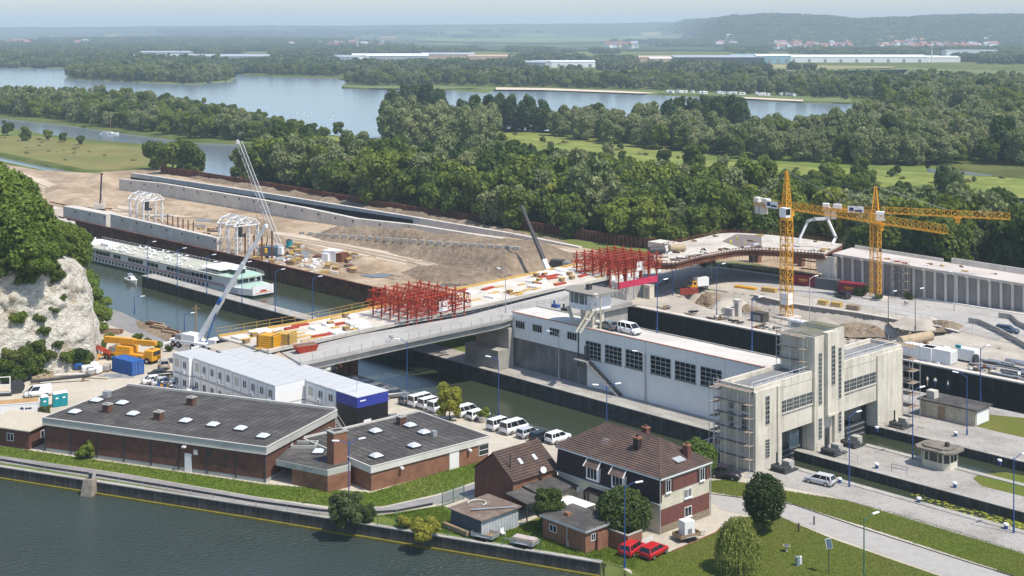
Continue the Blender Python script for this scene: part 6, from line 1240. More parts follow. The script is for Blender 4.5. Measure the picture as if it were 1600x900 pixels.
for i, (px, py) in enumerate(((1026, 397), (1058, 393))): o = thing(['water_tank', 'pipe_bundle'][i], ['dark round tank lying at the left end of the curved deck', 'beige pipe lying on the curved deck behind the red scaffold'][i], ['tank', 'pipe'][i], G(px, py, zc+.02), .3); MB().tube((-2, 0, .9), (2, 0, .9), .9, 14, mi=0).build('drum', M_dark if i == 0 else M_rope, o); MB().box(-1.4, -1.1, -.8, .8, 0, .3).box(1.1, 1.4, -.8, .8, 0, .3).build('saddle', M_wood, o)
# ribbed viaduct
va = Vector((78, 326, 0)); vb = Vector((152, 267.5, 0)); vdir = (vb-va).normalized(); vl = (vb-va).length; vrz = math.atan2(vdir.y, vdir.x)
vi = thing('ribbed_viaduct', 'long concrete viaduct wall with vertical ribs and pale deck', 'viaduct', va, vrz)
def vz(x): return 8.3-x*.046
MB().add([(0, 0, 0), (vl, 0, 0), (vl, 9, 0), (0, 9, 0), (0, 0, vz(0)-.6), (vl, 0, vz(vl)-.6), (vl, 9, vz(vl)-.6), (0, 9, vz(0)-.6)], MB.BF).build('wall', mat('viaduct_panel', (.25, .235, .225), .9, .15, .4, .05, streak=(.17, .16, .155, .5)), vi)
MB().add([(-1, -.9, vz(-1)-.59), (vl, -.9, vz(vl)-.59), (vl, 10, vz(vl)-.59), (-1, 10, vz(-1)-.59), (-1, -.9, vz(-1)), (vl, -.9, vz(vl)), (vl, 10, vz(vl)), (-1, 10, vz(-1))], MB.BF).build('deck', mat('viaduct_deck', (.55, .50, .46), .9, .15, .3, 0, (.45, .40, .36), .15), vi)
for i in range(int(vl/2.5)):
    x = 1+i*2.5; z = vz(x)-.6; MB().box(x, x+.55, -.35, -.002, 0, z-.002).build('rib', M_concn, vi)
    if i % 2 == 0: MB().box(x, x+.5, -1.15, -.91, z-.15, z+.2).build('bracket', M_concn, vi)
MB().add([(24, 9.4, vz(24)+.003), (vl, 9.4, vz(vl)+.003), (vl, 9.8, vz(vl)+.003), (24, 9.8, vz(24)+.003), (24, 9.4, vz(24)+1.3), (vl, 9.4, vz(vl)+1.3), (vl, 9.8, vz(vl)+1.3), (24, 9.8, vz(24)+1.3)], MB.BF).build('parapet', M_concn, vi)
MB().add([(0, 9.4, vz(0)+.003), (22, 9.4, vz(22)+.003), (22, 9.7, vz(22)+.003), (0, 9.7, vz(0)+.003), (0, 9.4, vz(0)+.8), (22, 9.4, vz(22)+.8), (22, 9.7, vz(22)+.8), (0, 9.7, vz(0)+.8)], MB.BF).build('parapet', M_concn, vi)
MB().box(-3.6, -.02, -1.4, 2, 0, 7.6).build('end_pier', M_concn, vi); MB().add([(-4.6, -1.5, 3.4), (-.5, -1.5, 3.4), (-.5, 2, 3.4), (-4.6, 2, 3.4), (-5.2, -1.7, 7.6), (-.2, -1.7, 7.6), (-.2, 2, 7.6), (-5.2, 2, 7.6)], MB.BF).build('pier_head', M_concn, vi)
g = random.Random(3)
for i in range(22): x = g.uniform(1, vl-10); o = thing('site_material', 'small heap of timber and boards on the viaduct deck', 'building material', va+vdir*x+Vector((-vdir.y, vdir.x, 0))*g.uniform(.6, 8)+Vector((0, 0, vz(x)+.01)), g.uniform(0, 3), 'material heaps on the viaduct deck'); [MB().rbox((g.uniform(-.5, .5), g.uniform(-.5, .5), .12), (g.uniform(.6, 1.6), .35, .22), g.uniform(-.4, .4)).build('board', g.choice((M_timb, M_white, M_red, M_wood)), o) for _ in range(3)]
scaffold(va+vdir*14+Vector((-vdir.y, vdir.x, 0))*-2.0, vrz, 2, 4, 'scaffold tower against the ribbed viaduct wall', 2.0, 1.9, 1.2)
scaffold(G(1250, 432), vrz, 3, 3, 'scaffold beside the viaduct end pier below the curved deck', 2.2, 2.0, 1.2)
# containers by the viaduct
def container(loc, rz, label, m, Ln=6.06, W=2.44, H_=2.59, name='shipping_container', mark=None):
    o = thing(name, label, 'container', loc, rz); bd = MB().box(-Ln/2, Ln/2, -W/2, W/2, .1, H_-.02)
    bd.build('body', m, o); c = MB(); n = int(Ln/.28)
    for i in range(n):
        if i % 2 == 0: x = -Ln/2+.14+i*(Ln-.28)/n; c.box(x, x+.15, -W/2-.04, -W/2-.002, .25, H_-.15).box(x, x+.15, W/2+.002, W/2+.04, .25, H_-.15)
    c.build('corrugation', m, o)
    f = MB()
    for x in (-Ln/2, Ln/2):
        for y in (-W/2, W/2): f.box(x-.07, x+.07, y-.07, y+.07, 0, H_)
    for y in (-W/2, W/2): f.box(-Ln/2+.071, Ln/2-.071, y-.06, y+.06, .0, .16).box(-Ln/2+.071, Ln/2-.071, y-.06, y+.06, H_-.13, H_)
    f.build('frame', m, o)
    for s in (-1, 1): d = MB().box(Ln/2+.002, Ln/2+.05, min(0, s*W/2)+.08, max(0, s*W/2)-.08, .17, H_-.14).build('door', m, o); MB().tube((Ln/2+.09, s*.35, .2), (Ln/2+.09, s*.35, H_-.2), .025, 6).tube((Ln/2+.09, s*.8, .2), (Ln/2+.09, s*.8, H_-.2), .025, 6).build('lock_rod', M_galv, d)
    if mark: MB().box(-1.4, .9, -W/2-.055, -W/2-.041, 1.3, 1.75).box(-1.2, .4, -W/2-.055, -W/2-.041, 1.0, 1.15).build('marking', mark, o)
    return o
M_mark = mat('orange_marking', (.6, .25, .05), .6, .1)
container(G(1260, 446), vrz, 'maroon container, left one of three beside the far road', M_maroon, 6.06, mark=M_mark); container(G(1294, 452), vrz, 'grey container between two maroon ones', mat('container_grey', (.10, .105, .115), .6, .1), 5.6); container(G(1332, 459), vrz, 'maroon container with white end, right of the grey one', M_maroon, 6.06, mark=M_mark)
# concrete pump arm
pu = thing('concrete_pump', 'white articulated concrete pump arm arched over the viaduct', 'concrete pump', G(1250, 372, 8.4)); P = [Vector(G(1250, 372, 9.5)), None, None, None, None]
pts = [(1250, 372, 335), (1262, 346, 335), (1272, 343, 334), (1293, 342, 333), (1306, 371, 331), (1300, 382, 330)]; wp = [Vector(((a-CX)*d/FPX, d, CAMH-(b-HY)*d/FPX))-pu.location for a, b, d in pts]
for a, b in zip(wp, wp[1:]): m = MB(); m.bar(a, b, .45, .5); m.bar(a+Vector((0, 0, .4)), b+Vector((0, 0, .4)), .14); m.build('arm_section', M_white, pu)
for a in wp[1:-1]: MB().tube(a+Vector((0, -.4, 0)), a+Vector((0, .4, 0)), .4, 10).build('joint', M_grey, pu)
MB().bar(wp[0]+Vector((0, 0, -.2)), wp[0]+Vector((0, 0, -1.2)), .9).build('turret', M_white, pu)
g = random.Random(23)
for i in range(34): k = g.randrange(len(CN)-1); p = CN[k].lerp(CF[k], g.choice((.06, .1, .14, .9, .5, .3))); o = thing('site_material', 'small heap of formwork boards and bars on the curved bridge deck', 'building material', p+Vector((0, 0, .02)), g.uniform(0, 3), 'material heaps on the curved deck'); [MB().rbox((g.uniform(-.6, .6), g.uniform(-.5, .5), .15), (g.uniform(.6, 2.2), .3, .26), g.uniform(-.5, .5)).build('board', g.choice((M_timb, M_rust, M_dark, M_wood, M_white)), o) for _ in range(3)]
# ------------------------------------------------ pit, earthworks, sheet piles, lock walls
from mathutils import noise as mn
def mound(name, label, poly, h, m, res=1.2, edge=6.0, seed=0, rough=.35, z0=0.02, kind=None, dish=False):
    """heap of earth: height grows from the outline inwards, broken by noise"""
    xs = np.array([p[0] for p in poly]); ys = np.array([p[1] for p in poly]); X, Y = np.meshgrid(np.arange(xs.min(), xs.max()+res, res), np.arange(ys.min(), ys.max()+res, res))
    ins = inside(poly, X, Y); d = np.full(X.shape, 1e9); n = len(poly)
    for i in range(n):
        a = np.array(poly[i][:2]); b = np.array(poly[(i+1) % n][:2]); ab = b-a; t = np.clip(((X-a[0])*ab[0]+(Y-a[1])*ab[1])/(ab@ab), 0, 1); d = np.minimum(d, np.hypot(X-a[0]-t*ab[0], Y-a[1]-t*ab[1]))
    d = np.where(ins, d, -d*.5); Z = np.zeros(X.shape)
    for i in np.ndindex(X.shape):
        p = Vector((X[i]*.12+seed, Y[i]*.12, seed)); Z[i] = mn.fractal(p, 1.0, 2.1, 5)
    H = h*np.clip(d/edge, -1, 1); H = np.where(d > 0, h*smooth(d/edge), -.3)+Z*rough*np.clip(.4+d/edge, .2, 1); Z = H+z0
    ok = ins | (d > -res*1.5); ny, nx = X.shape; idx = np.arange(ny*nx).reshape(ny, nx); q = np.stack([idx[:-1, :-1], idx[:-1, 1:], idx[1:, 1:], idx[1:, :-1]], -1).reshape(-1, 4)
    keep = ok.ravel()[q].all(1); o = link(name, npmesh(name, np.c_[X.ravel(), Y.ravel(), Z.ravel()], q[keep], m, False))
    if kind: o['kind'] = kind
    else: tag(o, label, 'earth heap')
    return o
pf = mound('pit_floor', '', PIT, -3.2, M_sited, 1.5, 5.0, 3, .8, 0.0, 'structure')
quay('retaining_wall', 'weathered concrete retaining wall below the far road', PX([(1180, 463), (1240, 477), (1340, 491), (1470, 513), (1500, 521)]), -4, .35, .6, mat('pit_wall', (.27, .25, .22), .9, .2, .5, .2, (.2, .18, .16), .2, streak=(.4, .37, .33, .5)), -1, 7, (.1, .15), M_concn)
for i, (px, py, w_, h_, r_) in enumerate([(1085, 462, 6, 2.0, 1), (1110, 470, 5, 2.4, 2), (1135, 478, 6, 2.2, 3), (1170, 486, 5, 1.6, 4), (1290, 506, 5, 1.5, 5), (1350, 512, 7, 1.4, 6), (1440, 522, 6, 1.3, 7), (1480, 526, 5, 1.2, 8)]):
    c = G(px, py, -2); poly = [(c.x+w_*math.cos(a)*(.8+.3*math.sin(a*3+i)), c.y+w_*.8*math.sin(a)) for a in np.linspace(0, 6.28, 12)[:-1]]
    mound('rubble_heap', ['pale rubble heap by the yellow truck in the pit', 'rubble heap left of the red barrier in the pit', 'broken concrete heap in the middle of the pit', 'rubble heap at the foot of the first crane', 'rubble heap right of the first crane', 'rubble bank along the retaining wall', 'rubble heap at the right end of the retaining wall', 'rubble slope below the far road'][i], poly, h_, M_earth if i % 2 else M_sited, .8, 2.5, i*7, .7, -2.6 if i < 6 else 0)
def pile_wall(name, label, pts, z0, z1, pitch=.9, amp=.22, m=M_rust, cap=True):
    base = Vector(pts[0]); o = thing(name, label, 'sheet piling', (base.x, base.y, 0)); v, f = [], []; pts = [Vector((p[0]-base.x, p[1]-base.y, 0)) for p in pts]
    for p, q in zip(pts, pts[1:]):
        d = (q-p); n = max(1, int(d.length/pitch)); d.normalize(); nn = Vector((-d.y, d.x, 0)); row = []
        for i in range(n):
            a = p.lerp(q, i/n); st = (q-p).length/n
            for t, s in ((0, -1), (.35, -1), (.5, 1), (.85, 1)): row.append(a+d*st*t+nn*amp*s)
        row.append(q-nn*amp); k = len(v); v += [tuple(r+Vector((0, 0, z0))) for r in row]+[tuple(r+Vector((0, 0, z1))) for r in row]; L_ = len(row); f += [(k+i, k+i+1, k+i+1+L_, k+i+L_) for i in range(L_-1)]
    MB().add(v, f).build('piles', m, o)
    if cap:
        c = MB(); [c.bar(p+Vector((0, 0, z1+.02)), q+Vector((0, 0, z1+.02)), .5, .22) for p, q in zip(pts, pts[1:])]; c.build('capping_beam', m, o)
    return o
pile_wall('sheet_pile_wall', 'rust brown sheet pile wall along the canal beside the cruise ship', [PILE[0]+pd_*40, PILE[0], PILE[1], PILE[2]], -5, 1.6)
pile_wall('sheet_pile_wall', 'long rust brown sheet pile wall between building site and wood', PX([(252, 270), (400, 294), (650, 337), (800, 357), (960, 383), (1042, 392)]), -.5, 2.9, 1.4, .4)
pile_wall('sheet_pile_wall', 'short stepped sheet pile wall on the left edge of the site', PX([(-20, 303), (25, 295), (48, 286)]), -.5, 2.2, 1.0, .3)
mh = Vector((-pd_.y, pd_.x, 0)); mh = mh if mh.y > 0 else -mh
def off(p, k): return Vector((p[0], p[1], 0))+mh*k
def wall_panels(name, label, pts, tops, th, m=M_concn, hole=True, z0=-.3, split=9.0):
    """concrete wall of separate panels; pts on the ground, tops their heights"""
    base = Vector(pts[0]); o = thing(name, label, 'wall', (base.x, base.y, 0)); g = random.Random(1)
    for k in range(len(pts)-1):
        p, q = Vector(pts[k])-base, Vector(pts[k+1])-base; p.z = q.z = 0; n = max(1, round((q-p).length/split)); d = (q-p).normalized(); nn = Vector((-d.y, d.x, 0)); nn = nn if nn.y > 0 else -nn
        for i in range(n):
            a, b = p.lerp(q, i/n), p.lerp(q, (i+1)/n)-d*.12; za, zb = tops[k]+(tops[k+1]-tops[k])*i/n, tops[k]+(tops[k+1]-tops[k])*(i+1)/n
            vs = [a, b, b+nn*th, a+nn*th]; w_ = MB().add([x+Vector((0, 0, z0)) for x in vs]+[a+Vector((0, 0, za)), b+Vector((0, 0, zb)), b+nn*th+Vector((0, 0, zb)), a+nn*th+Vector((0, 0, za))], MB.BF).build('panel', m, o)
            if hole and min(za, zb) > 2: h = a.lerp(b, .88); MB().rbox(h+Vector((0, 0, min(za, zb)-1.0))-nn*.01, (.7, .05, .7), math.atan2(d.y, d.x)).build('recess', M_dark, w_)
    return o
near_w = [(186, 297, 4.3), (250, 306, 4.7), (400, 332, 4.6), (475, 345, 4.2), (555, 356, 2.9), (645, 364, 2.5), (737, 372, 1.2), (800, 378, .5)]
wall_panels('lock_wall', 'long near concrete wall of the new lock with panel joints', PX([p[:2] for p in near_w]), [p[2] for p in near_w], 1.6)
far_w = [(204, 270, 3.6), (400, 299.5, 3.6), (645, 339, 2.8), (800, 365, 1.2), (905, 386, .5)]
fw_ = wall_panels('lock_wall', 'far concrete wall of the new lock seen across its dark chamber', [G(a, b, c) for a, b, c in far_w], [p[2] for p in far_w], 1.4, hole=False)
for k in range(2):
    a, b = G(*far_w[k]), G(*far_w[k+1]); a.z = b.z = 0; d = (b-a).normalized(); nn = Vector((d.y, -d.x, 0)); MB().add([a-Vector(fw_.location)+nn*.05+Vector((0, 0, z)) for z in (.1, 1.9)]+[b-Vector(fw_.location)+nn*.05+Vector((0, 0, z)) for z in (1.9, .1)], [(0, 3, 2, 1), (0, 1, 2, 3)]).build('painted_shade_face', M_black, fw_)  # black strip paints the chamber's shade onto the lower part of the far wall
nw = PX([p[:2] for p in near_w[:6]]); fwp = [G(*p) for p in far_w[:3]]
sheet('new_lock_floor', [p+Vector((0, 2, 0)) for p in nw]+[Vector((p.x, p.y, 0)) for p in reversed(fwp)], mat('wet_chamber_floor', (.03, .03, .032), .4, .2, .3), .16)  # wet floor sheet, its near-black colour painting in the deep chamber's darkness
W1 = [off(PILE[0].lerp(PILE[1], t), 2.2) for t in (.0, .13, .35, .37, .83)]
wall_panels('canal_wall', 'pale concrete canal wall behind the sheet piles with panel joints', [W1[1], W1[2]], [4.6, 4.8], 3.5); wall_panels('canal_wall', 'long pale concrete canal wall behind the cruise ship', [W1[3], W1[4]], [5.2, 4.6], 1.5)
fm_ = thing('wall_formwork', 'red brown steel formwork at the left end of the canal wall', 'formwork', W1[0], math.atan2(-pd_.y, -pd_.x))
MB().box(0, 10.5, 0, 3.4, -.2, 3.0).build('concrete', M_concn, fm_)
m = MB()
for i in range(15): m.box(i*.72, i*.72+.16, -.5, -.01, 2.0, 4.2)
m.box(-.3, 10.8, -.6, -.45, 3.2, 3.4).box(-.3, 10.8, -.6, -.45, 4.1, 4.25).box(-.3, 10.8, -.9, -.1, 3.05, 3.12).box(-.3, 10.8, 3.5, 3.9, 3.9, 4.2); m.build('formwork_panel', M_rust, fm_)
# white portal frames
def portal(loc, rz, label, Lx=9, Ly=6.5, h=7.5):
    o = thing('white_portal_frame', label, 'gantry frame', loc, rz)
    for x in (0, Lx/2, Lx):
        for y in (0, Ly):
            m = MB(); [m.bar((x+a, y, 0), (x+a, y, h), .22) for a in (-.4, .4)]
            for k in range(6): m.bar((x-.35, y, k*h/6), (x+.35, y, (k+1)*h/6), .15)
            m.build('leg', M_white, o)
        m = MB(); z = h; ap_ = (x, Ly/2, h+2.2)
        m.bar((x, -.8, z), (x, Ly+.8, z), .26).bar((x, -.8, z), (x, .9, z+1.6), .26).bar((x, .9, z+1.6), ap_, .26).bar(ap_, (x, Ly-.9, z+1.6), .26).bar((x, Ly-.9, z+1.6), (x, Ly+.8, z), .26)
        for y in (.9, Ly/2, Ly-.9): m.bar((x, y, z), (x, y, z+1.9 if y == Ly/2 else z+1.6), .2)
        m.bar((x, .9, z+1.6), (x, Ly/2, z), .18).bar((x, Ly-.9, z+1.6), (x, Ly/2, z), .18); m.build('roof_truss', M_white, o)
    m = MB()
    for y, z in ((0, h), (Ly, h), (.9, h+1.6), (Ly-.9, h+1.6), (Ly/2, h+2.2)): m.bar((-.8, y, z), (Lx+.8, y, z), .22)
    for x in (0, Lx/2):
        for y in (0, Ly): m.bar((x, y, h*.15), (x+Lx/2, y, h*.9), .16)
        m.bar((x, .9, h+1.6), (x+Lx/2, Ly/2, h+2.2), .17).bar((x, Ly-.9, h+1.6), (x+Lx/2, Ly/2, h+2.2), .17)
    m.build('bracing', M_white, o); MB().box(Lx*.55, Lx*.62, Ly*.4, Ly*.6, h-2.8, h-.2).box(Lx*.5, Lx*.75, Ly*.35, Ly*.65, h-3.4, h-2.8).build('suspended_formwork', M_dark, o); return o
prz = math.atan2(-pd_.y, -pd_.x)
portal(G(203, 347), prz-.02, 'white lattice portal frame over the canal wall, left one'); portal(G(343, 396), prz-.02, 'white lattice portal frame over the canal wall, right one', h=8.4)
for i, px in enumerate(range(262, 306, 8)): p = G(px, 352+(px-262)*.3); o = thing('steel_post', 'rusty steel post in the row between the portal frames', 'post', p, 0, 'rusty posts between the portal frames'); MB().box(-.16, .16, -.16, .16, 0, 3.4).build('shaft', M_rust, o); MB().box(-.3, .3, -.3, .3, 0, .1).build('foot', M_rust, o)
for i, (px, py, h) in enumerate([(409, 408, 9), (425, 411, 8.5), (397, 402, 6), (383, 398, 6)]): p = G(px, py); o = thing('steel_pile', 'tall rusty steel pile standing near the canal by the lattice crane', 'pile', p, 0, 'tall steel piles by the lattice crane'); MB().box(-.2, .2, -.2, .2, 0, h).build('shaft', M_rust, o); MB().box(-.26, .26, -.26, .26, h-.3, h-.1).build('collar', M_rust, o)
# earth heaps
for nm, pts, h, e, mt, lb, sd in [
 ('earth_bank', [(470, 366), (540, 366), (640, 374), (800, 390), (905, 400), (915, 412), (868, 428), (790, 440), (700, 420), (640, 404), (560, 386), (500, 376)], 4.6, 10, M_earth, 'long brown earth bank below the new lock wall', 1),
 ('sand_ridge', [(196, 312), (260, 318), (330, 330), (420, 344), (470, 352), (460, 362), (390, 352), (300, 340), (220, 330), (190, 322)], 1.5, 6, M_sand, 'sandy ridge in front of the new lock wall', 2),
 ('earth_heap', [(620, 424), (700, 420), (790, 436), (800, 446), (720, 446), (650, 440)], 2.0, 5, M_earth, 'dug earth heap behind the first red scaffold', 3),
 ('sand_heap', [(535, 412), (570, 404), (610, 412), (620, 424), (580, 430), (545, 424)], 1.6, 5, M_sand, 'sand heap left of the first red scaffold', 4),
 ('sand_bank', [(60, 295), (110, 290), (160, 300), (190, 322), (170, 332), (110, 326), (70, 312)], 1.6, 6, M_sand, 'sand bank behind the canal wall at the left', 5),
 ('sand_bank', [(140, 274), (186, 270), (186, 296), (160, 300), (130, 288)], 1.8, 6, M_sand, 'sand bank left of the new lock wall end', 6),
 ('spoil_bank', [(262, 271), (310, 282), (500, 316), (700, 351), (900, 388), (890, 380), (700, 342), (500, 306), (320, 274)], 1.3, 3, M_earth, 'narrow spoil bank before the far sheet piles', 7),
 ('earth_bank', [(-40, 268), (0, 272), (60, 285), (70, 300), (20, 304), (-40, 298)], 1.8, 6, mat('grassy_earth', (.18, .17, .08), 1, .3, .3, .5, (.30, .24, .16), .1), 'grassy earth bank at the left edge of the site', 8)]:
    mound(nm, lb, PX(pts), h, mt, 1.1, e, sd*11, .8)
# row of concrete blocks along the bank top
from mathutils.bvhtree import BVHTree
bk = bpy.data.objects['earth_bank'].data; bkv = BVHTree.FromPolygons([v.co for v in bk.vertices], [tuple(p.vertices) for p in bk.polygons])
for i in range(26):
    t = i/25; d_ = Vector(((472+t*335-CX)/FPX, 1, -(366+t*24-HY)/FPX)).normalized(); q = bkv.ray_cast(Vector((0, 0, CAMH)), d_)[0] or G(472+t*335, 366+t*24)
    o = thing('concrete_block', 'small dark concrete block in the row along the earth bank top', 'block', q, -.3, 'concrete blocks along the earth bank'); MB().box(-.8, .8, -.45, .45, -.3, .8).build('block', M_conc, o)
# building material spread on the site
g = random.Random(77); kinds = ['pipes', 'planks', 'mesh', 'blocks', 'crate']
spots = [(g.uniform(250, 330), g.uniform(352, 372)) for _ in range(10)]+[(g.uniform(395, 470), g.uniform(385, 412)) for _ in range(22)]+[(g.uniform(470, 560), g.uniform(400, 418)) for _ in range(18)]+[(g.uniform(310, 350), g.uniform(355, 380)) for _ in range(8)]+[(g.uniform(400, 475), g.uniform(386, 414)) for _ in range(30)]+[(g.uniform(430, 580), g.uniform(402, 428)) for _ in range(24)]+[(g.uniform(100, 180), g.uniform(318, 336)) for _ in range(8)]
LBL = {'pipes': 'bundle of grey pipes lying on the site behind the ship', 'planks': 'brown timber stack lying on the site behind the ship', 'mesh': 'dark reinforcement mesh stack on the site behind the ship', 'blocks': 'pale concrete slab stack on the site behind the ship', 'crate': 'wooden crate on the site behind the ship'}
MPR = {}
for px, py in spots:
    k = 'blocks' if 470 < px < 510 and py > 405 else g.choice(kinds); o = thing({'pipes': 'pipe_bundle', 'planks': 'timber_stack', 'mesh': 'mesh_stack', 'blocks': 'slab_stack', 'crate': 'crate'}[k], LBL[k], {'pipes': 'pipes', 'planks': 'timber', 'mesh': 'reinforcement', 'blocks': 'slabs', 'crate': 'crate'}[k], G(px, py)+Vector((0, 0, .08)), g.uniform(0, 3.1), k+' on the site behind the ship'); ln = g.uniform(2.5, 5)
    if k == 'pipes': [MB().tube((-ln/2, y, z), (ln/2, y, z), .16, 8).build('pipe', g.choice((M_grey, M_galv, M_rust)), o) for y, z in ((-.34, .16), (0, .16), (.34, .16), (-.17, .45), (.17, .45))]
    elif k == 'planks': [MB().box(-ln/2+g.uniform(-.3, .3), ln/2, -.7+j*.37, -.4+j*.37, 0, .5).build('plank', g.choice((M_wood, M_timb, M_rope)), o) for j in range(4)]
    elif k == 'mesh': [MB().box(-ln/2, ln/2, -.9, .9, z, z+.08).build('mat', M_dark if z < .2 else M_rust, o) for z in (0, .15, .3)]
    elif k == 'blocks': [MB().box(-1+x, -.1+x, -.5, .5, 0, .5+.2*(x > 0)).build('slab', M_white if (int(px) % 2) else M_concn, o) for x in (0, 1.1)]
    else: MB().box(-.9, .9, -.7, .7, 0, 1.0).build('box', M_wood, o); MB().box(-.95, .95, -.75, .75, 1.0, 1.08).build('lid', M_timb, o)
hut = thing('site_hut', 'white site hut with brown open side behind the ship bow', 'hut', G(524, 408), -.5); MB().box(-3, 1.2, -1.6, 1.6, 0, 2.8).build('wall', M_white, hut); MB().box(1.21, 3.2, -1.5, 1.5, 0, 2.4).build('side_bay', M_rust, hut); MB().box(-3.1, 1.3, -1.7, 1.7, 2.8, 2.95).build('roof', M_white, hut); MB().box(-2.6, -.6, -2.6, -1.61, 0, 2.2).build('porch', M_white, hut)
hm_ = thing('round_tank', 'small teal machine house beside the lattice crane', 'machine house', G(452, 388), .3); MB().tube((0, 0, 0), (0, 0, 2.2), .9, 14).build('drum', M_teal, hm_); MB().tube((0, 0, 2.2), (0, 0, 2.7), .95, 14, .3).build('lid', M_dark, hm_)
# stones and clods over the churned ground
rk = {}
for i in range(3):
    bm = bmesh.new(); bmesh.ops.create_icosphere(bm, subdivisions=1, radius=.5)
    for v in bm.verts: v.co *= .6+.8*abs(mn.noise(v.co*2+Vector((i*7, 0, 0)))); v.co.z *= .7
    me = bpy.data.meshes.new('clod'); bm.to_mesh(me); bm.free(); me.materials.append((M_earth, M_sited, M_sand)[i]); rk['clod%d' % i] = me
g = np.random.default_rng(3); rows = []
for pl, n_ in ((SITE, 5200), (PIT, 900), (FARY, 700)):
    xs = [p[0] for p in pl]; ys = [p[1] for p in pl]; X = g.uniform(min(xs), max(xs), n_*3); Y = g.uniform(min(ys), max(ys), n_*3); ok = inside(pl, X, Y) & (np.array([mn.noise(Vector((x*.05, y*.05, 2))) for x, y in zip(X, Y)]) > g.uniform(-.35, .3, n_*3))
    rows += [('clod%d' % g.integers(3), x, y, .25+.9*g.random()**3, g.uniform(0, 6), .8, .0 if pl is not PIT else -2.6) for x, y in zip(X[ok], Y[ok])][:n_]
instancer('loose_stones', rows, rk, 'loose stones and clods of earth strewn over the building site', 'stones')
